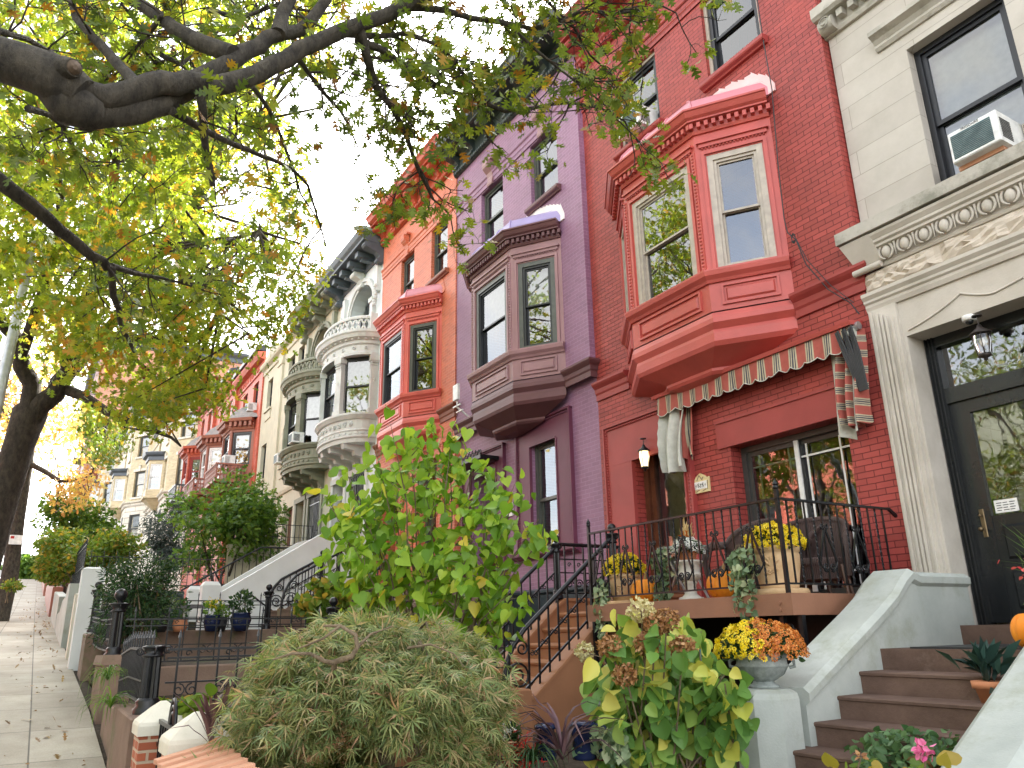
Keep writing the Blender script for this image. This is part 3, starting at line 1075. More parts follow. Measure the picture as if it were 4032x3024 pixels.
mb.build('hall_wall', M['beige_wall'], red)
mb = MB()
mb.obox(f, 1.3, 1.6, -0.5, -0.48, 0.95, 1.65)
mb.build('hall_picture', M['door_wood'], red)

# ------------------------------------------------------------------ the purple house
pur = brick_house("purple painted brick row house with plum-brown oriel", X[2], X[1], 0.0, -0.12, 4.55, 11.2,
                  [(-14.22, -13.2, 8.5, 10.02), (-12.03, -11.02, 8.5, 10.02)], -12.72,
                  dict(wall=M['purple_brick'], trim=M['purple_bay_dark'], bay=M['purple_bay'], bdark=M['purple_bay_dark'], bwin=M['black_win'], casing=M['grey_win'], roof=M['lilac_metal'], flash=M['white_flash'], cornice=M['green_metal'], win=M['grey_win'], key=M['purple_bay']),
                  [(-12.45 + 15.5, -11.24 + 15.5, 1.42, 3.5, 0.14), (-14.95 + 15.5, -13.85 + 15.5, 0.66, 3.3, 0.6)], bay_blinds=(0, 0.5, 0.45), casing_w=0.09)
f = Fr(X[2], 0.0)
mb = MB()
surround(pur, f, 2.55, 4.45, 1.42, 3.93, 0.5, M['purple_trim'], name='window_surround')
sill(mb, f, 2.42, 4.6, 1.42, 0.16, 0.12)
mb.build('window_sill', M['purple_trim'], pur)
low_sash(pur, X[2], 0, -12.45, -11.24, 1.42, 3.5, M['grey_win'], 0.0, 0.07, mid=0.46)
surround(pur, f, 0.2, 2.05, 0.66, 3.75, 0.35, M['purple_trim'])
mb = MB()
mb.obox(f, 0, 5.22, 0.0, 0.06, zs(-13) - 0.5, 0.62)
mb.sweep([(0.0, 0.62), (0.06, 0.62), (0.1, 0.66), (0.1, 0.7), (0.0, 0.74)], [(X[2], 0), (X[1], 0)])
mb.build('base_course', M['teal_base'], pur)
mb = MB()
mb.obox(f, 0.55, 1.65, -0.6, -0.52, 0.66, 3.3)
mb.build('entrance_door', M['door_wood'], pur)
mb = MB()
mb.obox(f, 0.45, 1.85, 0.05, 0.5, 3.42, 3.5)
for i in range(9):
    mb.spiral(f, 0.45, 0.55 + i * 0.15, 3.58, 0.075, 1.2, 0.3 * i, 1, 0.012)
mb.build('door_canopy', M['iron'], pur)

# ------------------------------------------------------------------ the orange house
ora = brick_house("orange painted brick row house with coral oriel", X[3], X[2], -0.15, -0.15, 5.1, 11.5,
                  [(-19.0, -18.08, 8.8, 10.35), (-16.95, -15.97, 8.8, 10.35)], -17.95,
                  dict(wall=M['orange_brick'], trim=M['brown_trim'], bay=M['coral_bay'], bwin=M['black_win'], casing=M['grey_win'], roof=M['pink_metal'], flash=M['orange_brick'], cornice=M['orange_trim'], win=M['grey_win'], key=M['orange_brick']),
                  [(-17.4 + 20.45, -16.3 + 20.45, 1.9, 4.0, 0.3), (-19.8 + 20.45, -18.7 + 20.45, 0.96, 3.9, 0.5)], bay_blinds=(0, 0, 0), casing_w=0.09)
f = Fr(X[3], -0.15)
low_sash(ora, X[3], -0.15, -17.4, -16.3, 1.9, 4.0, M['grey_win'], 0.3)
surround(ora, f, 2.75, 4.45, 1.9, 4.3, 0.3, M['orange_brick'], name='window_surround')
surround(ora, f, 0.35, 2.05, 0.96, 4.2, 0.3, M['orange_brick'])
mb = MB()
sill(mb, f, 2.7, 4.5, 1.9, 0.16, 0.12)
mb.build('window_sill', M['orange_trim'], ora)
mb = MB()
mb.obox(f, 0.65, 1.75, -0.55, -0.48, 0.96, 3.9)
mb.build('entrance_door', M['door_wood'], ora)

# ------------------------------------------------------------------ the limestone house
LX0, LX1, LY = -4.98, 1.2, 0.12
lime = thing("row_house", "pale limestone row house with carved egg moulding and black door", "house", ((LX0 + LX1) / 2, 0, -3.2))
fl, fs_ = Fr(LX0, 0.0), Fr(LX0, LY)
W = LX1 - LX0
mb = MB()
mb.wall(fs_, 0, W, 4.5, 7.55, [(-4.02 - LX0, -2.92 - LX0, 4.62, 6.62), (-1.2 - LX0, -0.1 - LX0, 4.62, 6.62)], 0.2)
shell(mb, LX0, LX1, LY, -3.2, 11.4)
mb.wall(fs_, 0, W, 7.55, 11.4, [], 0.2)
mb.build('ashlar_wall', M['lime'], lime)
mb = MB()
mb.wall(fl, 0, W, -3.2, 3.53, [(0.38, 1.98, -0.3, 3.08, 0.34)])
mb.poly([(LX0, LY, -3.2), (LX0, 0, -3.2), (LX0, 0, 4.5), (LX0, LY, 4.5)])
mb.obox(fl, 0, 0.34, 0.0, 0.05, 0.36, 3.5)
for u in (0.03, 0.1, 0.15, 0.2, 0.27):
    mb.obox(fl, u, u + 0.028, 0.05, 0.075, 0.36, 3.5 - u * 0.6)
mb.hexa([fl.p(0, 0.07, -1.5), fl.p(0.38, 0.07, -1.5), fl.p(0.38, -0.01, -1.5), fl.p(0, -0.01, -1.5)], [fl.p(0, 0.07, 0.36), fl.p(0.34, 0.07, 0.36), fl.p(0.34, -0.01, 0.36), fl.p(0, -0.01, 0.36)])
mb.spiral(fl, 0.075, 0.26, 0.24, 0.05, 1.3, 0, 1, 0.006)
# ogee raised edge on the door lintel
og = []
for i in range(25):
    t = i / 24
    u = 0.42 + t * 0.62
    og.append(fl.p(u, 0.008, 3.14 + 0.2 * (t ** 2.2) + 0.03 * math.sin(t * PI)))
mb.tube(og, 0.012, 5)
og = []
for i in range(25):
    t = i / 24
    og.append(fl.p(1.04 + t * 0.62, 0.008, 3.34 - 0.13 * math.sin(min(1, t * 1.6) * PI / 2) + 0.11 * max(0, t - 0.5)))
mb.tube(og, 0.012, 5)
mb.build('door_surround', M['lime_smooth'], lime)
mb = MB()
mb.sweep([(0, 3.5), (0.03, 3.5), (0.05, 3.55), (0.05, 3.58), (0.075, 3.6), (0.075, 3.63), (0.11, 3.67), (0.11, 3.71), (0, 3.72)], [(LX0 - 0.02, 0), (LX1, 0)])
mb.sweep([(0, 3.98), (0.04, 3.98), (0.055, 4.01), (0.04, 4.04), (0.05, 4.06), (0.075, 4.18), (0.14, 4.2), (0.14, 4.23), (0.17, 4.25), (0.17, 4.28), (0.21, 4.33), (0.21, 4.36), (0, 4.38)], [(LX0 + 0.28, 0), (LX1, 0)])
mb.hexa([(LX0 - 0.02, 0.05, 4.02), (LX0 + 0.3, 0.05, 4.02), (LX0 + 0.3, -0.06, 4.02), (LX0 - 0.02, -0.06, 4.02)][::-1], [(LX0 - 0.12, 0.05, 4.36), (LX0 + 0.28, 0.05, 4.36), (LX0 + 0.28, -0.22, 4.36), (LX0 - 0.12, -0.22, 4.36)][::-1])
mb.tube([(LX0 - 0.06, -0.1, 4.0), (LX0 + 0.3, -0.1, 4.0)], 0.04, 10)
lm = mb.build('moulding', M['lime_smooth'], lime)
mb = MB()
u = 0.38
while u < W:
    mb.ell(fl.p(u, 0.09, 4.115), 0.055, 0.055, 0.075, 10, 7)
    for s_ in (-1, 1):
        pts = [fl.p(u + s_ * (0.075 + 0.012 * math.cos(a)), 0.1, 4.115 + 0.085 * math.sin(a)) for a in np.linspace(-1.3, 1.5, 7)]
        pts = [fl.p(u + s_ * 0.085 * math.cos(a), 0.1, 4.12 + 0.095 * math.sin(a)) for a in np.linspace(-1.35, 0.9, 7)]
        mb.tube(pts, [0.008, 0.013, 0.016, 0.017, 0.017, 0.016, 0.015], 5)
    mb.tube([fl.p(u + 0.115, 0.1, 4.03), fl.p(u + 0.115, 0.11, 4.19)], [0.004, 0.016], 5)
    u += 0.23
mb.build('egg_and_dart', M['lime_smooth'], lm)
# rock faced band: a roughly broken surface
mb = MB()
rr = np.random.default_rng(3)
x = LX0
while x < LX1:
    w = rr.uniform(0.9, 1.3)
    b = min(LX1, x + w)
    nu, nz = 14, 7
    g = rr.uniform(0.005, 0.075, (nz + 1, nu + 1))
    g[0, :] = g[-1, :] = 0.0
    g[:, 0] = g[:, -1] = 0.0
    vs = [fl.p(x - LX0 + (b - x) * i / nu, 0.01 + g[j][i], 3.72 + 0.26 * j / nz) for j in range(nz + 1) for i in range(nu + 1)]
    mb.add(vs, [[j * (nu + 1) + i, j * (nu + 1) + i + 1, (j + 1) * (nu + 1) + i + 1, (j + 1) * (nu + 1) + i] for j in range(nz) for i in range(nu)])
    x = b
mb.build('rock_faced_band', M['lime_rock'], lime)
mb = MB()
mb.hexa([(LX0 - 0.14, -0.25, 4.38), (LX1, -0.25, 4.38), (LX1, 0.12, 4.38), (LX0 - 0.14, 0.12, 4.38)], [(LX0 - 0.14, -0.25, 4.53), (LX1, -0.25, 4.53), (LX1, 0.12, 4.6), (LX0 - 0.14, 0.12, 4.6)])
mb.build('sill_course', M['lime_moss'], lime)
mb = MB()
mb.sweep([(0, 6.82), (0.03, 6.82), (0.06, 6.86), (0.05, 6.9), (0.09, 6.95), (0.17, 6.99), (0.17, 7.05), (0, 7.1)], [(-4.36, LY), (-2.55, LY)])
mb.sweep([(0, 7.5), (0.05, 7.5), (0.07, 7.55), (0.05, 7.6), (0.05, 7.72), (0.2, 7.74), (0.24, 7.78), (0.24, 7.92), (0, 7.98)], [(LX0 - 0.05, LY), (LX1, LY)])
f2 = Fr(LX0, LY)
dentils(mb, f2, 0.22, W, 0.05, 0.16, 7.62, 7.72, 0.09, 0.08)
mb.tube([f2.p(0.0, 0.1, 7.62), f2.p(0.2, 0.1, 7.62)], 0.11, 14)
mb.spiral(f2, 0.21, 0.1, 7.62, 0.09, 1.8, 0.5, 1, 0.008)
mb.build('label_mould', M['lime_moss'], lime)
window(lime, f2, -4.02 - LX0, -2.92 - LX0, 4.62, 6.62, 0.14, M['black_win'], 0.07, 0.95, bmat='curtain', mid=0.47)
window(lime, f2, -1.2 - LX0, -0.1 - LX0, 4.62, 6.62, 0.14, M['black_win'], 0.07, 0.95, bmat='curtain')
# black door with transom
mb = MB()
o = -0.34
for a, b, q, r, oo in ((0.38, 0.5, -0.05, 3.08, 0.02), (1.86, 1.98, -0.05, 3.08, 0.02), (0.5, 1.86, 2.96, 3.08, 0.02), (0.5, 1.86, 2.3, 2.47, 0.02)):
    mb.obox(fl, a, b, o - 0.1, o + oo, q, r)
for k in range(3):
    mb.obox(fl, 0.39 + k * 0.04, 0.405 + k * 0.04, o + 0.02, o + 0.045, -0.05, 3.08)
mb.obox(fl, 0.5, 0.7, o - 0.09, o - 0.02, 0.0, 2.3)
mb.obox(fl, 1.66, 1.86, o - 0.09, o - 0.02, 0.0, 2.3)
mb.obox(fl, 0.7, 1.66, o - 0.09, o - 0.02, 2.16, 2.3)
mb.obox(fl, 0.7, 1.66, o - 0.09, o - 0.03, 0.0, 1.05)
mb.bevbox(fl, 0.78, 1.58, o - 0.03, o - 0.005, 0.12, 0.5, 0.03)
mb.bevbox(fl, 0.78, 1.58, o - 0.03, o - 0.005, 0.6, 0.95, 0.03)
mb.obox(fl, 0.5, 1.86, 2 * o, 2 * o - 0.05, -0.2, -0.05)
dr = mb.build('front_door', M['door_black'], lime)
mb = MB()
mb.poly([fl.p(0.7, o - 0.05, 1.05), fl.p(1.66, o - 0.05, 1.05), fl.p(1.66, o - 0.05, 2.16), fl.p(0.7, o - 0.05, 2.16)])
mb.poly([fl.p(0.5, o - 0.05, 2.47), fl.p(1.86, o - 0.05, 2.47), fl.p(1.86, o - 0.05, 2.96), fl.p(0.5, o - 0.05, 2.96)])
mb.build('door_glass', M['glass'], dr)
mb = MB()
mb.bevbox(fl, 0.585, 0.635, o - 0.02, o - 0.012, 0.84, 1.13, 0.006)
mb.lathe([(0.0, -0.026), (0.02, -0.018), (0.028, 0.0), (0.02, 0.018), (0.0, 0.026)], fl.p(0.61, o + 0.05, 0.92), 12)
mb.lathe([(0.0, -0.02), (0.022, 0.0), (0.0, 0.02)], fl.p(0.61, o + 0.02, 1.06), 10)
mb.build('door_knob', M['brass'], dr)
mb = MB()
mb.obox(fl, 0.74, 0.97, o - 0.048, o - 0.045, 1.07, 1.2)
pp = mb.build('paper_notice', M['white_plastic'], dr)


def text_obj(name, body, size, mat, parent, loc, rot, extr=0.001):
    cu = bpy.data.curves.new(name, 'FONT')
    cu.body = body
    cu.size = size
    cu.extrude = extr
    cu.align_x = 'CENTER'
    cu.align_y = 'CENTER'
    ob = bpy.data.objects.new(name, cu)
    col.objects.link(ob)
    dg = bpy.context.evaluated_depsgraph_get()
    dg.update()
    me = bpy.data.meshes.new_from_object(ob.evaluated_get(dg))
    bpy.data.objects.remove(ob)
    mt = Matrix.Translation(Vector(loc)) @ rot
    me.transform(mt)
    me.materials.clear()
    return link_mesh(name, me, mat, parent)


FACE = Matrix.Rotation(PI / 2, 4, 'X')
M['ink'] = m_plain("dark_ink", (0.03, 0.03, 0.04), 0.6)
for k in range(4):
    mb = MB()
    for w_ in range(3):
        mb.obox(fl, 0.76 + w_ * 0.065, 0.815 + w_ * 0.065 - 0.01 * ((k + w_) % 2), o - 0.0445, o - 0.044, 1.165 - k * 0.025, 1.173 - k * 0.025)
    mb.build('notice_line', M['ink'], pp)
mb = MB()
mb.obox(fl, 0.3, 3.4, -1.9, -1.85, -0.3, 3.3)
mb.build('hall_wall', m_plain("pale_hall_wall", (0.5, 0.47, 0.38), 0.9), lime)
mb = MB()
mb.obox(fl, 1.0, 1.5, -0.8, -0.76, 0.9, 1.5)
mb.build('hall_panel', M['door_wood'], lime)
# ------------------------------------------------------------------ the two bow-front houses
def bow_house(label, x0, x1, y, cx, wall, stone, corn, soffit, ac=False, zsl=6.12, dz=0.0):
    zg = zs((x0 + x1) / 2) - 1.2
    root = thing("row_house", label, "house", ((x0 + x1) / 2, y, zg))
    fr = Fr(x0, y)
    W, u = x1 - x0, cx - x0
    hw, d = 1.66, 1.05
    zc = 11.3 + dz
    za, zr = 10.05 + dz, 1.05            # arch spring, half width
    mb = MB()
    mb.wall(fr, 0, W, zg, zc + 0.3, [(u - 1.25, u + 1.25, zsl + 0.1, 7.9 + dz), (u - zr, u + zr, 8.7 + dz, za + 0.85, 0.45), (0.35, 1.35, zs(cx) + 1.6, 4.6 + dz, 0.35), (1.9, 3.2, zs(cx) + 2.2, 4.6 + dz, 0.3)], 0.3)
    n = 14
    for i in range(n):                   # infill round the arch
        a0, a1 = PI * i / n, PI * (i + 1) / n
        for o, flip in ((0.0, False),):
            p = [(u + zr * math.cos(a), za + 0.85 * math.sin(a)) for a in (a0, a1)]
            mb.poly([fr.p(p[0][0], 0.0, p[0][1]), fr.p(p[0][0], 0.0, za + 0.85), fr.p(p[1][0], 0.0, za + 0.85), fr.p(p[1][0], 0.0, p[1][1])])
            mb.poly([fr.p(p[0][0], 0.0, p[0][1]), fr.p(p[1][0], 0.0, p[1][1]), fr.p(p[1][0], -0.45, p[1][1]), fr.p(p[0][0], -0.45, p[0][1])])
    shell(mb, x0, x1, y, zg, zc + 0.3)
    mb.build('wall', wall, root)
    # bow
    N = 20
    arc = [(cx - hw * math.cos(PI * i / N), y - d * max(0.0, math.sin(PI * i / N)) ** 0.85) for i in range(N + 1)]
    arc = [(cx - hw, y)] + arc[1:-1] + [(cx + hw, y)]
    mb = MB()
    mb.sweep([(-0.02, 5.3), (0.0, 5.42), (0.05, 5.45), (0.05, 5.5), (0.0, 5.52), (0.0, 5.62), (0.03, 5.66), (0.0, 5.7), (0.0, 5.98), (0.06, 6.0), (0.12, 6.08), (0.14, 6.1), (0.14, 6.16), (-0.1, 6.2)], arc)
    mb.sweep([(-0.08, 7.98 + dz), (0.04, 7.98 + dz), (0.04, 8.06 + dz), (0.0, 8.1 + dz), (0.0, 8.3 + dz), (0.06, 8.34 + dz), (0.06, 8.44 + dz), (0.2, 8.5 + dz), (0.24, 8.6 + dz), (0.28, 8.64 + dz), (0.28, 8.72 + dz), (-0.3, 8.76 + dz)], arc)
    vs = [(p[0], p[1], 5.3) for p in arc]
    mb.poly(vs[::-1])
    vs = [(p[0], p[1], 8.0 + dz) for p in arc]
    mb.poly(vs[::-1])
    # key fret and scrolls in relief
    for i in range(1, N):
        a = Fr(arc[i][0], arc[i][1], math.atan2(arc[min(i + 1, N)][1] - arc[i - 1][1], arc[min(i + 1, N)][0] - arc[i - 1][0]))
        mb.obox(a, -0.05, 0.05, 0, 0.03, 5.54, 5.6)
        if 3 < i < N - 3:
            mb.spiral(a, 0.02, 0, 5.84, 0.075, 1.3, i * 1.3, 1 if i % 2 else -1, 0.02)
        mb.obox(a, -0.035, 0.035, 0.06, 0.14, 8.44 + dz, 8.5 + dz)
        if i % 2 == 0:
            mb.spiral(a, 0.015, 0, 8.2 + dz, 0.06, 1.2, i, 1 if i % 4 else -1, 0.016)
    bay = mb.build('bow_window', stone, root)
    # brackets under
    for k in range(4):
        mb = MB()
        xx = cx - 1.05 + k * 0.7
        dd = d * math.sin(math.acos(min(0.99, abs(xx - cx) / hw))) ** 0.85
        f = Fr(xx, y)
        pr = [(0, 4.75), (0.12, 4.78), (0.2, 4.95), (dd * 0.5, 5.0), (dd * 0.55, 5.12), (dd * 0.9, 5.16), (dd * 0.95, 5.3), (0, 5.3)]
        L = [f.p(-0.11, o, z) for o, z in pr]
        R = [f.p(0.11, o, z) for o, z in pr]
        kk = len(pr)
        mb.add(L + R, [list(range(kk))[::-1], list(range(kk, 2 * kk))] + [[i, (i + 1) % kk, kk + (i + 1) % kk, kk + i] for i in range(kk)])
        mb.build('bow_bracket', stone, bay)
    # piers with capitals and three windows
    def pt(t):
        return (cx - hw * math.cos(t), y - d * max(0.0, math.sin(t)) ** 0.85)
    segs = [(0.16, 0.95), (1.13, 2.01), (2.19, 2.98)]
    for a, b in ((0.0, 0.16), (0.95, 1.13), (2.01, 2.19), (2.98, PI)):
        p0, p1 = pt(a + 1e-4), pt(b - 1e-4)
        f, L = fr_between(p0, p1)
        pm = MB()
        pm.obox(f, 0, L, -0.15, 0.03, 6.16, 7.98 + dz)
        pm.obox(f, -0.04, L + 0.04, -0.15, 0.06, 6.16, 6.32)
        pm.obox(f, -0.03, L + 0.03, -0.15, 0.08, 7.8 + dz, 7.98 + dz)
        pm.obox(f, -0.01, L + 0.01, -0.1, 0.05, 7.66 + dz, 7.7 + dz)
        for uu in (0.05, L / 2, L - 0.05):
            pm.spiral(f, 0.06, uu, 7.76 + dz, 0.05, 1.2, 0, 1, 0.014)
        pm.hexa([f.p(L / 2 - 0.05, 0.03, 7.2), f.p(L / 2, 0.03, 7.1), f.p(L / 2 + 0.05, 0.03, 7.2), f.p(L / 2, 0.03, 7.3)], [f.p(L / 2 - 0.03, 0.05, 7.2), f.p(L / 2, 0.05, 7.15), f.p(L / 2 + 0.03, 0.05, 7.2), f.p(L / 2, 0.05, 7.25)])
        pm.build('bow_pier', stone, bay)
    for k, (a, b) in enumerate(segs):
        f, L = fr_between(pt(a), pt(b))
        window(bay, f, 0, L, 6.18, 7.98 + dz, 0.1, M['black_win'], 0.06, 0.5 if k == 2 else 0.0, True)
    # balustrade
    mb = MB()
    arc2 = [(cx + (p[0] - cx) * 0.97, y + (p[1] - y) * 0.97) for p in arc[1:-1]]
    mb.sweep([(-0.06, 9.16 + dz), (0.06, 9.16 + dz), (0.07, 9.22 + dz), (0.04, 9.26 + dz), (-0.06, 9.26 + dz), (-0.06, 9.16 + dz)], arc2)
    for i in range(len(arc2) - 1):
        a, b = arc2[i], arc2[i + 1]
        mb.bar((a[0], a[1], 8.76 + dz), (b[0], b[1], 9.18 + dz), 0.05)
        mb.bar((a[0], a[1], 9.18 + dz), (b[0], b[1], 8.76 + dz), 0.05)
    for p in (arc2[0], arc2[-1]):
        mb.box(p[0] - 0.13, p[1] - 0.1, 8.74 + dz, p[0] + 0.13, p[1] + 0.12, 9.32 + dz)
    mb.build('balustrade', stone, bay)
    # arch mouldings, keystone, side ornaments
    mb = MB()
    for r0, r1, oo in ((0.0, 0.1, 0.05), (0.1, 0.22, 0.1)):
        for i in range(n):
            q = []
            for a in (PI * i / n, PI * (i + 1) / n):
                for r in (r0, r1):
                    q.append((u + (zr + r) * math.cos(a), za + (0.85 + r) * math.sin(a)))
            b = [q[0], q[1], q[3], q[2]]
            mb.hexa([fr.p(*(c[0], 0.0, c[1])) for c in b], [fr.p(c[0], oo, c[1]) for c in b])
    for s_ in (-1, 1):
        mb.obox(fr, u + s_ * (zr + 0.11) - 0.12, u + s_ * (zr + 0.11) + 0.12, 0, 0.13, 8.76 + dz, za)
        mb.obox(fr, u + s_ * (zr + 0.11) - 0.15, u + s_ * (zr + 0.11) + 0.15, 0, 0.17, za - 0.14, za)
        uu = u + s_ * 1.5
        mb.obox(fr, uu - 0.12, uu + 0.12, 0, 0.14, za + 0.1, za + 0.95)
        for k in range(7):
            mb.ell(fr.p(uu + random.uniform(-0.1, 0.1), 0.16, za - 0.35 + k * 0.1), 0.075, 0.07, 0.07, 6, 4)
    scroll_bracket(mb, fr, u, 0.36, za + 0.78, zc + 0.05, 0.42)
    mb.build('window_arch', stone, root)
    mb = MB()
    f = fr
    for a, b, q, r in ((u - zr, u - zr + 0.1, 8.75, za + 0.2), (u + zr - 0.1, u + zr, 8.75, za + 0.2), (u - 0.05, u + 0.05, 8.75, za + 0.85)):
        mb.obox(f, a, b, -0.42, -0.34, q + dz, r + dz)
    w = mb.build('arch_window', M['black_win'], root)
    mb = MB()
    pts = [fr.p(u + zr * math.cos(PI * i / n), -0.4, za + 0.85 * math.sin(PI * i / n)) for i in range(n + 1)] + [fr.p(u - zr, -0.4, 8.75 + dz), fr.p(u + zr, -0.4, 8.75 + dz)]
    mb.poly(pts)
    mb.build('pane', M['glass'], w)
    # roof cornice
    P = [(x0 + 0.02, y), (x1 - 0.02, y)]
    mb = MB()
    mb.sweep([(0, zc), (0.05, zc), (0.08, zc + 0.06), (0.05, zc + 0.1), (0.05, zc + 0.3), (0.72, zc + 0.34), (0.72, zc + 0.42), (0.8, zc + 0.5), (0.86, zc + 0.62), (0.86, zc + 0.68), (-0.05, zc + 0.72)], P)
    c = mb.build('cornice', corn, root)
    m = 6
    for i in range(m):
        mb = MB()
        uu = 0.16 + (W - 0.32) * i / (m - 1)
        if i in (0, m - 1):
            scroll_bracket(mb, fr, uu, 0.26, zc - 0.3, zc + 0.32, 0.68)
        else:
            mb.obox(fr, uu - 0.13, uu + 0.13, 0.04, 0.62, zc + 0.12, zc + 0.3)
            mb.obox(fr, uu - 0.1, uu + 0.1, 0.04, 0.45, zc + 0.04, zc + 0.12)
        mb.build('bracket', soffit, c)
    mb = MB()
    mb.sweep([(0.1, zc + 0.7), (0.8, zc + 0.7), (0.78, zc + 0.8), (0.1, zc + 0.86)], P)
    mb.build('roof_edge', M['verdigris'], c)
    # ground floor door and window
    zd = zs(cx) + 1.6
    mb = MB()
    mb.obox(fr, 0.35, 1.35, -0.4, -0.34, zd, 4.6 + dz)
    mb.build('entrance_door', M['door_wood'], root)
    window(root, fr, 1.9, 3.2, zs(cx) + 2.2, 4.6 + dz, 0.15, M['black_win'], 0.07)
    mb = MB()
    for k in range(9):
        mb.obox(fr, 1.98 + k * 0.14, 2.0 + k * 0.14, 0.0, 0.02, zs(cx) + 2.25, 4.55 + dz)
    for z in (zs(cx) + 2.5, 4.3 + dz):
        mb.obox(fr, 1.9, 3.2, 0.0, 0.025, z, z + 0.03)
    mb.build('window_bars', M['iron'], root)
    mb = MB()
    for a, b in ((0.15, 0.35), (1.35, 1.55), (1.7, 1.9), (3.2, 3.4)):
        mb.obox(fr, a, b, 0, 0.06, zd, 4.6 + dz)
    mb.obox(fr, 0.15, 1.55, 0, 0.09, 4.6 + dz, 4.78 + dz)
    mb.obox(fr, 1.7, 3.4, 0, 0.09, 4.6 + dz, 4.78 + dz)
    mb.build('opening_surrounds', stone, root)
    return root


white_house = bow_house("white stone bow-front row house with lattice balustrade and slate-blue cornice", -24.55, -20.47, -0.1, -22.35, M['white_wall'], M['white_stone'], M['slate_paint'], M['slate_paint'])
olive_house = bow_house("olive-grey bow-front row house between the white house and the plain cream one", -28.75, -24.57, -0.1, -26.5, M['cream_wall'], M['olive_stone'], M['olive_stone'], M['olive_stone'])

# ------------------------------------------------------------------ cream flat-fronted house
cx0, cx1 = -35.9, -28.77
root = thing("row_house", "plain cream stucco row house with tall narrow dark windows", "house", ((cx0 + cx1) / 2, 0, -1.0))
fr = Fr(cx0, 0.0)
g = lambda a, b, c, d: (a - cx0, b - cx0, c, d)
hs = [g(-30.1, -29.25, 9.85, 11.3), g(-31.55, -30.6, 9.7, 11.3), g(-35.05, -34.15, 9.85, 11.3), g(-30.3, -29.5, 6.95, 8.25), g(-31.7, -30.8, 6.6, 8.25), g(-35.3, -34.4, 6.6, 8.25), g(-33.0, -32.0, 3.2, 5.2), g(-30.6, -29.4, 2.4, 4.7)]
mb = MB()
mb.wall(fr, 0, cx1 - cx0, -1, 12.2, hs, 0.22)
shell(mb, cx0, cx1, 0, -1, 12.2)
mb.build('wall', M['cream_wall'], root)
mb = MB()
mb.obox(fr, 2.9, 3.6, 0, 0.09, 5.5, 12.0)
mb.obox(fr, 2.84, 3.66, 0, 0.13, 11.35, 11.5)
mb.sweep([(0, 11.75), (0.06, 11.78), (0.06, 11.95), (0.22, 12.05), (0.26, 12.15), (0.26, 12.22), (0, 12.25)], [(cx0, 0), (cx1, 0)])
mb.sweep([(0, 5.35), (0.06, 5.38), (0.1, 5.5), (0.1, 5.55), (0, 5.6)], [(cx0, 0), (cx1, 0)])
mb.hexa([fr.p(0, 0, 12.22), fr.p(3.2, 0, 12.22), fr.p(3.2, 0.14, 12.22), fr.p(0, 0.14, 12.22)][::-1], [fr.p(1.5, 0, 13.1), fr.p(1.7, 0, 13.1), fr.p(1.7, 0.1, 13.1), fr.p(1.5, 0.1, 13.1)][::-1])
for h in hs[:6]:
    mb.obox(fr, h[0] - 0.12, h[1] + 0.12, 0, 0.1, h[2] - 0.1, h[2])
    mb.obox(fr, h[0] - 0.05, h[1] + 0.05, 0, 0.04, h[2] - 0.5, h[2] - 0.12)
for k in range(12):
    mb.obox(fr, 0.0, 7.1, 0, 0.025, 0.4 + k * 0.42, 0.78 + k * 0.42) if k < 4 else None
mb.build('stucco_trim', M['cream_wall'], root)
for h in hs[:7]:
    window(root, fr, h[0], h[1], h[2], h[3], 0.14, M['black_win'], 0.06)
mb = MB()
mb.obox(fr, hs[7][0], hs[7][1], -0.25, -0.2, hs[7][2], hs[7][3])
mb.build('entrance_door', M['door_wood'], root)
mb = MB()
for k in range(9):
    mb.obox(fr, hs[6][0] + k * 0.12, hs[6][0] + 0.025 + k * 0.12, 0.02, 0.045, 3.2, 5.2)
mb.build('window_bars', M['iron'], root)


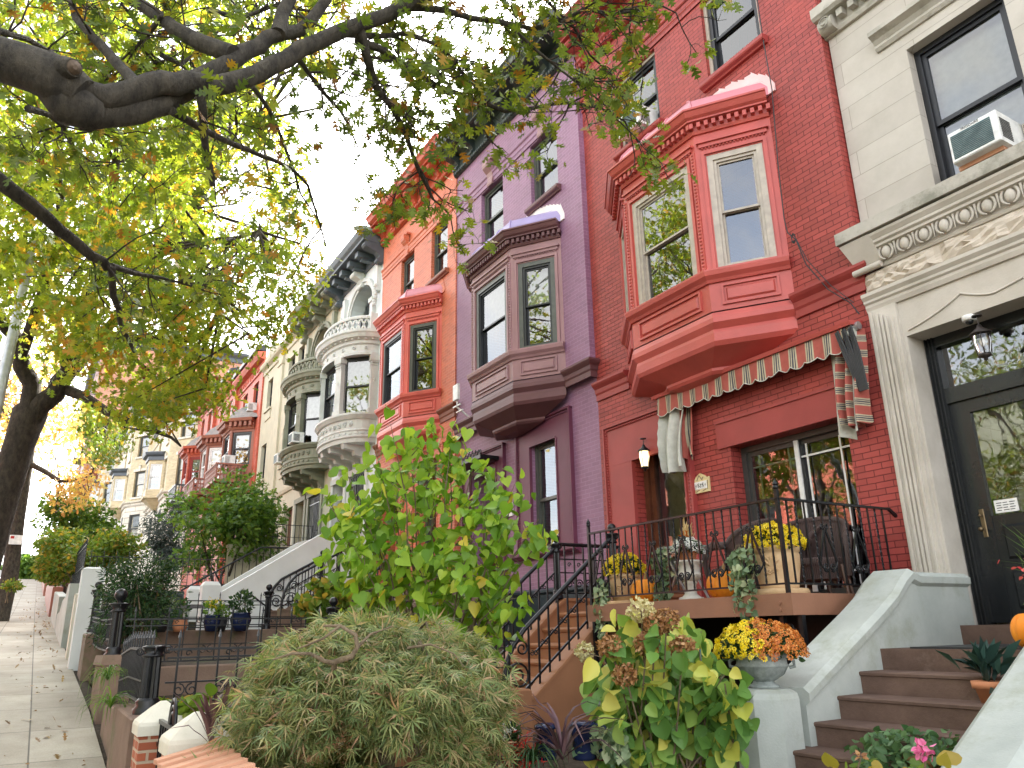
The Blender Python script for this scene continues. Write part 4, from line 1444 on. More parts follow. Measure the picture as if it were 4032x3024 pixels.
# ------------------------------------------------------------------ three far red houses with slate-roofed oriels
def oriel_house(label, x0, x1, y, zc, zsl, zht, oriel, win_mat, lattice, bal):
    zg = zs((x0 + x1) / 2) - 1.0
    root = thing("row_house", label, "house", ((x0 + x1) / 2, y, zg))
    fr = Fr(x0, y)
    W = x1 - x0
    mb = MB()
    wz0, wz1 = zc - 1.85, zc - 0.3
    hs = [(W - 2.1, W - 1.1, wz0, wz1), (W - 4.4, W - 3.4, wz0, wz1)]
    mb.wall(fr, 0, W, zg, zc + 0.4, hs + [(W - 4.2, W - 1.4, zsl + 0.1, zht - 0.2)], 0.2)
    shell(mb, x0, x1, y, zg, zc + 0.4)
    mb.build('brick_wall', M['far_red'], root)
    mb = MB()
    mb.sweep([(0, zc), (0.06, zc), (0.06, zc + 0.45), (0.3, zc + 0.5), (0.36, zc + 0.6), (0.42, zc + 0.7), (0.42, zc + 0.78), (0, zc + 0.85)], [(x0, y), (x1, y)])
    for k in range(int(W / 0.5)):
        mb.spiral(fr, 0.07, 0.3 + k * 0.5, zc + 0.23, 0.14, 1.3, k, 1 if k % 2 else -1, 0.03)
    mb.obox(fr, W - 0.35, W, 0.0, 0.08, zg, zc)
    mb.build('cornice', M['far_red'], root)
    mb = MB()
    mb.sweep([(0, zc + 0.86), (0.5, zc + 0.86), (0.5, zc + 1.05), (0, zc + 1.2)], [(x0, y), (x1, y)])
    mb.build('roof_edge', M['black_win'], root)
    for h in hs:
        window(root, fr, h[0], h[1], h[2], h[3], 0.12, win_mat if win_mat is not M['red_trim'] else M['dark_win'], 0.07)
    for h in hs:
        mb = MB()
        sill(mb, fr, h[0] - 0.1, h[1] + 0.1, h[2], 0.12)
        mb.build('window_sill', M['far_red'], root)
    # oriel
    c = x1 - 2.75
    P = [(c - 1.65, y), (c - 0.8, y - 0.95), (c + 0.8, y - 0.95), (c + 1.65, y)]
    mb = MB()
    for k in range(3):
        f, L = fr_between(P[k], P[k + 1])
        mb.wall(f, 0, L, zsl - 1.1, zht + 0.1, [(0.14, L - 0.14, zsl, zht - 0.12)], 0.1)
        mb.obox(f, 0.02, 0.12, 0, 0.03, zsl - 0.1, zht)
    mb.sweep([(0, zht - 0.02), (0.06, zht), (0.1, zht + 0.1), (0.1, zht + 0.3), (0.34, zht + 0.36), (0.38, zht + 0.5), (0, zht + 0.52)], P)
    for k in range(3):
        f, L = fr_between(P[k], P[k + 1])
        dentils(mb, f, 0, L, 0.1, 0.28, zht + 0.12, zht + 0.34, 0.12, 0.12)
    b = mb.build('oriel', oriel, root)
    for k in range(3):
        f, L = fr_between(P[k], P[k + 1])
        window(b, f, 0.14, L - 0.14, zsl, zht - 0.12, 0.05, win_mat, 0.09, 0.4 if k == 2 else 0, True)
    mb = MB()
    rings = [(1.25, zht + 0.5), (0.9, zht + 0.95), (0.42, zht + 1.35)]
    vs = [(c + (p[0] - c) * s_, y + (p[1] - y) * s_, z) for s_, z in rings for p in P]
    mb.add(vs, [[i * 4 + j, i * 4 + j + 1, i * 4 + j + 5, i * 4 + j + 4] for i in range(2) for j in range(3)] + [[8, 9, 10, 11]])
    mb.build('oriel_roof', M['slate_roof'], b)
    # balcony
    mb = MB()
    Q = [(c - 1.5, y), (c - 1.35, y - 1.5), (c + 1.35, y - 1.5), (c + 1.5, y)]
    zb = zsl - 0.75
    mb.sweep([(-0.05, zb - 0.12), (0.06, zb - 0.12), (0.06, zb), (-0.05, zb)], Q)
    mb.poly([(p[0], p[1], zb - 0.1) for p in Q])
    mb.sweep([(-0.06, zb + 0.68), (0.06, zb + 0.68), (0.06, zb + 0.76), (-0.06, zb + 0.76), (-0.06, zb + 0.68)], Q)
    for k in range(3):
        f, L = fr_between(Q[k], Q[k + 1])
        mm = max(4, int(L / 0.16))
        for i in range(mm + 1):
            mb.obox(f, L * i / mm - 0.03, L * i / mm + 0.03, -0.04, 0.03, zb, zb + 0.68)
        if lattice:
            for z in (zb + 0.2, zb + 0.42):
                mb.obox(f, 0, L, -0.03, 0.025, z, z + 0.06)
    for s_ in (-0.9, 0.9):
        mb.hexa([(c + s_ - 0.1, y, zb - 0.9), (c + s_ + 0.1, y, zb - 0.9), (c + s_ + 0.1, y - 0.15, zb - 0.9), (c + s_ - 0.1, y - 0.15, zb - 0.9)][::-1], [(c + s_ - 0.1, y, zb - 0.12), (c + s_ + 0.1, y, zb - 0.12), (c + s_ + 0.1, y - 1.3, zb - 0.12), (c + s_ - 0.1, y - 1.3, zb - 0.12)][::-1])
    mb.build('balcony', bal, root)
    return root


oriel_house("far red row house nearest the cream one, brown oriel over a lattice balcony", -41.5, -35.92, 0.0, 12.25, 7.75, 9.5, M['far_brown'], M['black_win'], True, M['far_brown'])
oriel_house("middle one of the far red row houses, white sashes in a brown oriel", -47.2, -41.52, -0.1, 12.8, 8.0, 9.9, M['far_brown'], M['white_win'], True, M['far_brown'])
oriel_house("far red row house beside the yellow brick fronts, with a red oriel", -53.2, -47.22, -0.2, 13.6, 8.6, 10.5, M['far_red'], M['red_trim'], False, M['iron'])


# ------------------------------------------------------------------ three yellow brick fronts with canted ends
def yellow_house(label, xr, yr, xl, yl, xe, zb, zt):
    zg = zs(xr) - 1.5
    root = thing("apartment_house", label, "house", (xr, yr, zg))
    P = [(xe, yl), (xl, yl), (xr, yr)]
    fs = [fr_between(P[0], P[1]), fr_between(P[1], P[2])]
    mb, sb, st = MB(), MB(), MB()
    wins = []
    for k, (f, L) in enumerate(fs):
        if k == 1:
            us = [(L * 0.5 - 0.62, L * 0.5 + 0.62)]
        else:
            us = [(L - 1.7, L - 0.7), (L - 6.2, L - 5.0)]
        rows = [(zb + 0.35, zb + 2.4), (zb + 3.6, zb + 5.3)]
        hs = [(a, b, q, r) for a, b in us for q, r in rows]
        hl = [(a, b, zb - 3.2, zb - 1.0) for a, b in us]
        mb.wall(f, 0, L, zb, zt, hs, 0.2)
        sb.wall(f, 0, L, zg, zb, hl, 0.25)
        wins += [(f, h) for h in hs + hl]
        for h in hs:
            st.obox(f, h[0] - 0.1, h[1] + 0.1, 0, 0.1, h[2] - 0.14, h[2])
            st.obox(f, h[0] - 0.14, h[1] + 0.14, 0, 0.05, h[3], h[3] + 0.22)
            st.obox(f, (h[0] + h[1]) / 2 - 0.12, (h[0] + h[1]) / 2 + 0.12, 0.05, 0.12, h[3] - 0.02, h[3] + 0.5)
    mb.poly([(xr, yr, zg), (xr, 9, zg), (xr, 9, zt), (xr, yr, zt)])
    mb.poly([(xe, yl, zt), (xl, yl, zt), (xr, yr, zt), (xr, 9, zt), (xe, 9, zt)])
    mb.poly([(xe, 9, zg), (xe, yl, zg), (xe, yl, zt), (xe, 9, zt)])
    mb.build('yellow_brick_wall', M['yellow_brick'], root)
    sb.build('stone_base', M['pale_stone'], root)
    st.sweep([(0, zb - 0.35), (0.08, zb - 0.35), (0.1, zb - 0.15), (0.22, zb - 0.08), (0.25, zb), (0, zb + 0.08)], P)
    st.sweep([(0, zt - 1.0), (0.06, zt - 1.0), (0.1, zt - 0.9), (0, zt - 0.85)], P)
    # projecting box oriel on the front
    f, L = fs[0]
    Q = [f.p(L - 4.6, 0, 0)[:2], f.p(L - 4.1, 0.9, 0)[:2], f.p(L - 2.6, 0.9, 0)[:2], f.p(L - 2.1, 0, 0)[:2]]
    st.build('stone_trim', M['pale_stone'], root)
    ob = MB()
    for k in range(3):
        g_, l_ = fr_between(Q[k], Q[k + 1])
        ob.wall(g_, 0, l_, zb - 0.1, zb + 2.6, [(0.1, l_ - 0.1, zb + 0.5, zb + 2.3)], 0.1)
    ob.sweep([(0, zb - 0.15), (0.12, zb - 0.1), (0.12, zb), (0, zb + 0.05)], Q)
    ob.add([(f.p(L - 3.35, 0.05, zb - 1.0)[0], f.p(L - 3.35, 0.05, 0)[1], zb - 1.0)] + [(q[0], q[1], zb - 0.12) for q in Q], [[0, 2, 1], [0, 3, 2], [0, 4, 3]])
    b = ob.build('oriel', M['yellow_brick'], root)
    ob = MB()
    ob.sweep([(0, zb + 2.55), (0.1, zb + 2.55), (0.1, zb + 2.8), (0.3, zb + 2.9), (0.36, zb + 3.05), (0, zb + 3.2)], Q)
    ob.build('oriel_cornice', M['slate_paint'], b)
    for k in range(3):
        g_, l_ = fr_between(Q[k], Q[k + 1])
        window(b, g_, 0.1, l_ - 0.1, zb + 0.5, zb + 2.3, 0.04, M['white_win'], 0.07, 0, True)
    mb = MB()
    mb.sweep([(0, zt - 0.1), (0.08, zt - 0.05), (0.08, zt + 0.1), (0.14, zt + 0.15), (0.14, zt + 0.75), (0.5, zt + 0.9), (0.6, zt + 1.05), (0.6, zt + 1.12), (0, zt + 1.2)], P)
    for f, L in fs:
        dentils(mb, f, 0, L, 0.14, 0.4, zt + 0.55, zt + 0.85, 0.12, 0.3)
    mb.build('cornice', M['green_metal'], root)
    for i, (f, h) in enumerate(wins):
        window(root, f, h[0], h[1], h[2], h[3], 0.12, M['grey_win'], 0.08, [0.0, 0.5, 0.4][i % 3])
    for f, h in wins:
        if h[3] < zb:
            mb = MB()
            for k in range(10):
                uu = h[0] + (h[1] - h[0]) * (k + 0.5) / 10
                mb.obox(f, uu - 0.012, uu + 0.012, 0.0, 0.025, h[2], h[3])
            mb.obox(f, h[0], h[1], 0.025, 0.04, (h[2] + h[3]) / 2, (h[2] + h[3]) / 2 + 0.03)
            mb.build('window_bars', M['iron'], root)
    return root


yellow_house("pale yellow brick house with a canted end, nearest the far red houses", -53.3, 0.2, -55.7, -1.45, -65.5, 9.3, 15.0)
yellow_house("middle pale yellow brick house, half hidden by leaves", -65.6, -1.45, -67.8, -2.75, -83.3, 10.2, 17.1)
yellow_house("farthest pale yellow brick house, against the dark brick block", -83.4, -2.75, -85.4, -3.75, -95.0, 12.2, 18.2)

# ------------------------------------------------------------------ tall brick apartment block up the hill
root = thing("apartment_block", "tall red-brown brick apartment block with fire escape beyond the yellow houses", "apartment block", (-105, -4, 4))
mb = MB()
zt, zg = 33.0, 4.0
f = Fr(-120.0, -5.2)
hs = []
for r in range(7):
    for k in range(5):
        hs.append((25 - 3.6 - k * 4.6, 25 - 2.2 - k * 4.6, 10.0 + r * 3.2, 11.8 + r * 3.2))
mb.wall(f, 0, 25, zg, zt, hs, 0.25)
mb.poly([(-120, 16, zg), (-120, -5.2, zg), (-120, -5.2, zt), (-120, 16, zt)])
mb.poly([(-120, -5.2, zt), (-95, -5.2, zt), (-95, 16, zt), (-120, 16, zt)])
fs2 = Fr(-95.0, -5.2, PI / 2)
mb.wall(fs2, 0, 21.2, zg, 17.5)
mb.build('brick_wall', M['apt_brick'], root)
mb = MB()
mb.wall(fs2, 0, 21.2, 17.5, zt, [(4 + k * 4, 5.2 + k * 4, 19 + r * 3.2, 20.8 + r * 3.2) for k in range(4) for r in range(4)], 0.2)
mb.build('side_wall', M['apt_pink'], root)
mb = MB()
mb.sweep([(0, zt - 0.6), (0.15, zt - 0.5), (0.15, zt), (0.7, zt + 0.3), (0.8, zt + 0.6), (0, zt + 0.7)], [(-120, -5.2), (-95, -5.2), (-95, 16)])
mb.build('cornice', M['slate_paint'], root)
mb = MB()
for r in range(5):
    z = 12.6 + r * 3.2
    mb.obox(f, 20.5, 24.6, 0.0, 1.1, z - 0.06, z)
    for zz in (z + 0.45, z + 0.95):
        mb.bar(f.p(20.5, 1.1, zz), f.p(24.6, 1.1, zz), 0.06)
        mb.bar(f.p(24.6, 0, zz), f.p(24.6, 1.1, zz), 0.06)
    for k in range(15):
        u = 20.5 + 4.1 * k / 14
        mb.bar(f.p(u, 1.1, z), f.p(u, 1.1, z + 0.95), 0.04)
    for k in range(5):
        mb.bar(f.p(24.6, 0.22 * k, z), f.p(24.6, 0.22 * k, z + 0.95), 0.04)
    if r < 4:
        for oo in (0.35, 0.8):
            mb.bar(f.p(21.2, oo, z), f.p(24.0, oo, z + 3.2), 0.07)
mb.build('fire_escape', M['iron'], root)
for h in hs:
    if h[0] > 10:
        window(root, f, *h, 0.12, M['grey_win'], 0.08, 0.4)
# last low houses right up at the crossing
root = thing("row_house", "small distant house front at the top of the sidewalk", "house", (-126, -4, 7))
mb = MB()
f = Fr(-140, -5.6)
mb.wall(f, 0, 18, 6, 15, [(2 + 3 * k, 3.2 + 3 * k, 8.5 + 3 * r, 10.3 + 3 * r) for k in range(5) for r in range(2)], 0.2)
mb.poly([(-122, -5.6, 6), (-122, 5, 6), (-122, 5, 15), (-122, -5.6, 15)])
mb.poly([(-140, -5.6, 15), (-122, -5.6, 15), (-122, 5, 15), (-140, 5, 15)])
mb.build('wall', M['far_brown'], root)
mb = MB()
mb.sweep([(0, 14.7), (0.5, 15), (0.5, 15.3), (0, 15.4)], [(-140, -5.6), (-122, -5.6)])
mb.build('cornice', M['slate_paint'], root)
# ------------------------------------------------------------------ garden terraces (levels step up the hill)
def terrace(x0, x1, z, y0=-6.95, y1=0.3):
    mb = MB()
    n = max(2, int((x1 - x0) / 0.35))
    m = 18
    r = np.random.default_rng(int(abs(x0 * 10)))
    g = r.uniform(-0.03, 0.03, (m + 1, n + 1))
    vs = [(x0 + (x1 - x0) * i / n, y0 + (y1 - y0) * j / m, z + g[j][i]) for j in range(m + 1) for i in range(n + 1)]
    mb.add(vs, [[j * (n + 1) + i, j * (n + 1) + i + 1, (j + 1) * (n + 1) + i + 1, (j + 1) * (n + 1) + i] for j in range(m) for i in range(n)])
    mb.poly([(x1, y0, z - 1), (x1, y1, z - 1), (x1, y1, z), (x1, y0, z)])
    mb.poly([(x0, y0, z - 1), (x1, y0, z - 1), (x1, y0, z), (x0, y0, z)])
    mb.build("garden_bed", M['soil'], kind="structure")


terrace(-8.4, 1.0, -1.32)
terrace(-11.7, -8.45, -0.72)
terrace(-16.5, -11.75, -0.36)
terrace(-20.6, -16.55, 0.1)
terrace(-26.0, -20.65, 0.35)
terrace(-36.0, -26.05, 0.9)


# ------------------------------------------------------------------ ironwork
def finial(mb, c, r=0.05):
    mb.lathe([(r * 0.5, 0), (r * 1.1, 0.01), (r * 1.1, 0.03), (r * 0.5, 0.05), (r * 0.55, 0.07), (r, r * 1.6), (r * 1.05, r * 2.1), (r * 0.8, r * 2.8), (r * 0.3, r * 3.4), (0.004, r * 4.2)], c, 12)


def newel(mb, x, y, z0, z1, r=0.055, ball=True):
    """fluted cast-iron newel with collar, scroll capital and ball"""
    h = z1 - z0
    mb.lathe([(r * 1.5, 0), (r * 1.5, 0.04), (r * 1.15, 0.07), (r * 1.3, 0.1), (r, 0.13)], (x, y, z0), 14)
    mb.lathe([(r, 0.12), (r * 0.9, h * 0.78)], (x, y, z0), 24, False, 0.2, 12)
    w_ = 1.0 if ball else 0.7
    mb.lathe([(r * 1.0, h * 0.78), (r * 1.2, h * 0.79), (r * 1.2, h * 0.81), (r * 0.95, h * 0.83), (r * 1.5 * w_, h * 0.9), (r * 1.75 * w_, h * 0.915), (r * 1.75 * w_, h * 0.93), (r * 0.9, h * 0.945)], (x, y, z0), 14)
    if ball:
        mb.lathe([(r * 0.5, 0), (r * 0.45, r * 0.3), (r * 0.9, r * 0.7), (r * 1.08, r * 1.3), (r * 0.95, r * 1.9), (r * 0.5, r * 2.3), (0.004, r * 2.4)], (x, y, z0 + h * 0.945), 14)
    f = Fr(x, y)
    for s_ in (-1, 1):
        mb.spiral(f, 0, s_ * r * 1.4, z0 + h * 0.87, r * 0.5, 1.2, 0, s_, 0.008)
        mb.spiral(Fr(x, y, PI / 2), 0, s_ * r * 1.4, z0 + h * 0.87, r * 0.5, 1.2, 0, s_, 0.008)


def fence_panel(mb, a, b, h, zlift=0.06, spacing=0.13, scroll=True, spear=True, rail=0.03, mid=None):
    """rails, square pickets with spear points and scroll rows, between ground points a and b (z included)"""
    f, L = fr_between(a, b)
    zz = lambda u: a[2] + (b[2] - a[2]) * u / L
    levels = [zlift, h * (mid or 0.45), h * 0.86, h]
    for k, l in enumerate(levels):
        if k == 2 and not scroll:
            continue
        w = rail if k in (0, 3) else rail * 0.7
        mb.bar(f.p(0, 0, a[2] + l), f.p(L, 0, b[2] + l), w * 1.2, w * 0.7)
    n = max(2, int(L / spacing))
    for i in range(n):
        u = (i + 0.5) * L / n
        z = zz(u)
        top = h + (0.1 if spear and i % 2 == 0 else 0.0)
        mb.bar(f.p(u, 0, z + zlift), f.p(u, 0, z + top), 0.016)
        if spear and i % 2 == 0:
            c = f.p(u, 0, z + top)
            mb.hexa([(c[0] - 0.014, c[1] - 0.014, c[2]), (c[0] + 0.014, c[1] - 0.014, c[2]), (c[0] + 0.014, c[1] + 0.014, c[2]), (c[0] - 0.014, c[1] + 0.014, c[2])], [(c[0] - 0.002, c[1] - 0.002, c[2] + 0.07), (c[0] + 0.002, c[1] - 0.002, c[2] + 0.07), (c[0] + 0.002, c[1] + 0.002, c[2] + 0.07), (c[0] - 0.002, c[1] + 0.002, c[2] + 0.07)])
        if scroll and i % 2 == 0 and i < n - 1:
            um = u + 0.5 * L / n
            r = min(0.055, L / n * 0.42)
            zq = z + h * (mid or 0.45)
            for s_ in (-1, 1):
                mb.spiral(f, 0, um + s_ * r * 0.95, zq - r * 1.2, r, 1.3, PI / 2, s_, 0.007)
            mb.spiral(f, 0, um, z + h * 0.93, r * 0.55, 1.0, 0, 1, 0.006)


def iron_fence(label, pts, h, posts=(), post_h=None, post_r=0.055, group=None, **kw):
    root = thing("iron_fence", label, "fence", pts[0])
    for a, b in zip(pts[:-1], pts[1:]):
        mb = MB()
        fence_panel(mb, a, b, h, **kw)
        mb.build('picket_panel', M['iron'], root)
    for p in posts:
        mb = MB()
        newel(mb, p[0], p[1], p[2], p[2] + (post_h or h * 1.15), post_r, post_r < 0.078)
        mb.build('post', M['iron'], root)
    return root


def stone_block(label, x0, x1, y0, y1, zb, zt0, zt1, mat, cap=0.0, name="stone_curb", cat="low wall", extra=None):
    """low wall block whose top follows zt0 (x0) to zt1 (x1)"""
    root = thing(name, label, cat, ((x0 + x1) / 2, (y0 + y1) / 2, zb))
    mb = MB()
    b = 0.015
    mb.hexa([(x0, y0, zb), (x1, y0, zb), (x1, y1, zb), (x0, y1, zb)], [(x0, y0, zt0 - b), (x1, y0, zt1 - b), (x1, y1, zt1 - b), (x0, y1, zt0 - b)])
    mb.hexa([(x0, y0, zt0 - b), (x1, y0, zt1 - b), (x1, y1, zt1 - b), (x0, y1, zt0 - b)], [(x0 + b, y0 + b, zt0), (x1 - b, y0 + b, zt1), (x1 - b, y1 - b, zt1), (x0 + b, y1 - b, zt0)])
    mb.build('body', mat, root)
    if cap:
        mb = MB()
        mb.hexa([(x0 - 0.02, y0 - 0.03, zt0 - cap), (x1 + 0.02, y0 - 0.03, zt1 - cap), (x1 + 0.02, y1 + 0.03, zt1 - cap), (x0 - 0.02, y1 + 0.03, zt0 - cap)], [(x0, y0 - 0.01, zt0 + 0.03), (x1, y0 - 0.01, zt1 + 0.03), (x1, y1 + 0.01, zt1 + 0.03), (x0, y1 + 0.01, zt0 + 0.03)])
        mb.build('cap', extra or mat, root)
    return root


# ------------------------------------------------------------------ brown stoops with curved rails
def stoop(label, x0, x1, yt, zt, n, rise, tread, mat_step, mat_cheek, rails=True, ground=-1.4, land=None):
    """steps rising towards the house (+y); x0 far side, x1 near side"""
    root = thing("stoop", label, "stoop", ((x0 + x1) / 2, yt, ground))
    w = 0.2
    mb = MB()
    for i in range(n):
        y1, z1 = yt - i * tread, zt - i * rise
        # nosing
        mb.sweep([(-0.05, z1 - 0.075), (0.0, z1 - 0.075), (0.03, z1 - 0.06), (0.04, z1 - 0.03), (0.03, z1 - 0.002), (-tread, z1)], [(x0 + w, y1), (x1 - w, y1)])
        mb.box(x0 + w, y1, ground, x1 - w, (y1 + tread) if i else -0.02, z1 - 0.004)
    mb.build('steps', mat_step, root)
    yb, zb = yt - n * tread, zt - n * rise
    yp = yb - 0.08
    for a, b in ((x0, x0 + w), (x1 - w, x1)):
        pr = [(yp, ground), (yp, zb + 0.2), (yp + 0.42, zb + 0.2), (yt + 0.02, zt + 0.1 - 0.0), (yt + 0.12, zt + 0.16), (-0.02, zt + 0.16), (-0.02, ground)]
        mb = MB()
        L = [(a, y, z) for y, z in pr]
        R = [(b, y, z) for y, z in pr]
        k = len(pr)
        mb.add(L + R, [list(range(k)), list(range(k, 2 * k))[::-1]] + [[i, k + i, k + (i + 1) % k, (i + 1) % k] for i in range(k)])
        # coping
        for (ya, za), (yb_, zb_) in zip(pr[1:5], pr[2:6]):
            mb.hexa([(a - 0.03, ya, za), (b + 0.03, ya, za), (b + 0.03, yb_, zb_), (a - 0.03, yb_, zb_)], [(a - 0.03, ya, za + 0.045), (b + 0.03, ya, za + 0.045), (b + 0.03, yb_, zb_ + 0.045), (a - 0.03, yb_, zb_ + 0.045)])
        mb.build('side_wall', mat_cheek, root)
    if rails:
        for xr in (x0 + w / 2, x1 - w / 2):
            mb = MB()
            f = Fr(xr, 0, PI / 2)           # u = +y
            base = [(yp + 0.06, zb + 0.24), (yp + 0.42, zb + 0.24), (yt + 0.08, zt + 0.18)]
            sl = (base[2][1] - base[1][1]) / (base[2][0] - base[1][0])
            low = lambda y: zb + 0.24 if y < base[1][0] else zb + 0.24 + sl * (y - base[1][0])
            top = [(yp + 0.05, zb + 0.22), (yp + 0.06, zb + 0.42), (yp + 0.1, zb + 0.62), (yp + 0.2, zb + 0.82), (yp + 0.36, zb + 1.0)]
            yE = yt + 0.02
            zE = zb + 1.0 + sl * (yE - (yp + 0.36))
            mb.tube([f.p(y, 0, z) for y, z in top + [(yE, zE)]], 0.03, 10)
            mb.bar(f.p(base[1][0] - 0.05, 0, low(base[1][0]) + 0.08), f.p(yE, 0, low(yE) + 0.1), 0.025)
            mb.bar(f.p(base[1][0] + 0.1, 0, low(base[1][0]) + 0.5), f.p(yE, 0, low(yE) + 0.46), 0.02)
            m = int((yE - base[1][0]) / 0.15)
            for i in range(m + 1):
                y = base[1][0] + (yE - base[1][0]) * i / m
                zt_ = zb + 1.0 + sl * (y - (yp + 0.36))
                mb.bar(f.p(y, 0, low(y) + 0.0), f.p(y, 0, zt_), 0.02)
                if i < m:
                    y2 = y + 0.075
                    for s_ in (-1, 1):
                        mb.spiral(f, 0, y2 + s_ * 0.032, low(y2) + 0.42, 0.034, 1.2, PI / 2, s_, 0.007)
            mb.spiral(f, 0, yp + 0.27, zb + 0.46, 0.17, 1.7, PI, -1, 0.014, 14)
            mb.spiral(f, 0, yp + 0.32, zb + 0.78, 0.1, 1.6, PI, -1, 0.012, 14)
            mb.lathe([(0.06, 0), (0.06, 0.02), (0.04, 0.04)], (xr, yp + 0.05, zb + 0.245), 12)
            nw = MB()
            newel(nw, xr, yt + 0.05, zt + 0.2, zt + 1.06, 0.055)
            r = mb.build('stair_railing', M['iron'], root)
            nw.build('newel_post', M['iron'], root)
    if land:
        mb = MB()
        f = Fr(land, 0, PI / 2)
        mb.tube([(land, yt + 0.05, zt + 1.0), (land, -0.1, zt + 1.0)], 0.028, 8)
        for i in range(7):
            y = yt + 0.2 + i * (-yt - 0.3) / 6
            mb.bar((land, y, zt + 0.2), (land, y, zt + 1.0), 0.02)
            mb.spiral(f, 0, y + 0.08, zt + 0.42, 0.07, 1.5, 0, 1, 0.01)
            mb.spiral(f, 0, y + 0.08, zt + 0.7, 0.035, 1.2, 0, 1, 0.008)
        for z in (0.28, 0.58, 0.78):
            mb.bar((land, yt + 0.05, zt + z), (land, -0.1, zt + z), 0.018)
        mb.build('landing_railing', M['iron'], root)
    return root


stoop("tan-brown stoop of the red house with black curled handrails", -9.92, -8.35, -1.35, 0.25, 6, 0.205, 0.28, M['brownstone'], M['brownstone'], ground=-1.5, land=-9.82)
stoop("weathered brown stoop of the purple house behind the bright green bush", -15.3, -13.5, -1.45, 0.65, 5, 0.15, 0.31, M['old_brownstone'], M['old_brownstone'], ground=-0.6, land=-15.2)
stoop("stoop with black handrails in front of the orange house", -20.1, -18.6, -1.75, 0.95, 4, 0.15, 0.31, M['old_brownstone'], M['old_brownstone'], ground=-0.2)

# white masonry stoop
root = thing("stoop", "white plastered masonry stoop with solid stepped side", "stoop", (-20.8, -2, 0.1))
for a, b in ((-20.32, -20.05), (-22.2, -21.95)):
    pr = [(-4.15, 0.0), (-4.15, 1.0), (-1.75, 2.52), (-1.5, 2.58), (-0.1, 2.58), (-0.1, 0.0)]
    mb = MB()
    k = len(pr)
    mb.add([(a, y, z) for y, z in pr] + [(b, y, z) for y, z in pr], [list(range(k)), list(range(k, 2 * k))[::-1]] + [[i, k + i, k + (i + 1) % k, (i + 1) % k] for i in range(k)])
    for i in range(7):
        y0, z0 = -3.9 + i * 0.36, 0.28 + i * 0.235
        mb.box(b - 0.01, y0, z0 - 0.5 if i else 0.0, b + 0.035, y0 + 0.362, z0)
    mb.build('side_wall', M['white_stucco'], root)
    mb = MB()
    mb.box(a - 0.06, -4.56, 0.0, b + 0.06, -4.15, 1.18)
    mb.hexa([(a - 0.06, -4.56, 1.18), (b + 0.06, -4.56, 1.18), (b + 0.06, -4.15, 1.18), (a - 0.06, -4.15, 1.18)], [(a, -4.5, 1.27), (b, -4.5, 1.27), (b, -4.21, 1.27), (a, -4.21, 1.27)])
    mb.build('pier', M['white_stucco'], root)
mb = MB()
for i in range(8):
    mb.box(-21.95, -4.0 + i * 0.32, 0.0, -20.32, -0.1, 0.3 + i * 0.2)
mb.build('steps', M['grey_stucco'], root)
mb = MB()
mb.tube([(-20.0, -3.55, 0.75), (-20.0, -3.5, 0.95), (-20.0, -3.4, 0.95), (-20.0, -2.55, 0.35)], 0.02, 8)
mb.build('handrail', M['iron'], root)
# beige parapet and rail of the next stoop
root = thing("stoop", "beige parapet stoop with plain black rail beyond the white one", "stoop", (-25, -2, 0.4))
mb = MB()
mb.box(-25.3, -3.05, 0.4, -25.0, -0.15, 2.62)
mb.box(-25.33, -3.08, 2.62, -24.97, -0.12, 2.7)
mb.build('parapet', M['beige_wall'] if False else M['cream_wall'], root)
mb = MB()
for i in range(8):
    mb.box(-24.9, -4.3 + i * 0.34, 0.4, -23.4, -0.15, 0.6 + i * 0.22)
mb.build('steps', M['old_brownstone'], root)
mb = MB()
mb.tube([(-23.3, -4.55, 1.22), (-23.3, -2.5, 2.46), (-23.3, -0.4, 2.5)], 0.025, 8)
for i in range(22):
    t = i / 21
    y = -4.5 + t * 4.0
    zt_ = 1.25 + (y + 4.55) * 0.605 if y < -2.5 else 2.48
    mb.bar((-23.3, y, zt_ - 0.72), (-23.3, y, zt_), 0.018)
mb.build('handrail', M['iron'], root)
iron_fence("black balcony fence on top of the beige parapet", [(-25.2, -2.6, 2.7), (-25.2, -0.4, 2.7)], 0.7, scroll=False, spear=False)

# ------------------------------------------------------------------ grey cement stoop of the limestone house
root = thing("stoop", "grey cement stoop with brown steps below the black door", "stoop", (-3.7, -2, -1.9))
T, Rr, zl = 0.325, 0.175, -0.2
y_l = -1.57
mb = MB()
mb.box(-4.5, y_l, -1.9, -2.9, 0.0, zl)
mb.box(-4.45, -0.28, zl, -2.9, 0.02, -0.02)
for i in range(1, 9):
    y1, z1 = y_l - i * T, zl - i * Rr
    mb.box(-4.5, y1, -2.1, -2.9, y1 + T + 0.0, z1 - 0.03)
    mb.sweep([(-T, z1 - 0.035), (0.0, z1 - 0.035), (0.012, z1 - 0.028), (0.014, z1 - 0.008), (0.0, z1), (-T, z1 + 0.002)], [(-4.5, y1), (-2.9, y1)])
mb.build('steps', M['step_stone'], root)
cap = [(y_l - 8 * T, zl - 8 * Rr), (y_l, zl)]
sl = 0.54
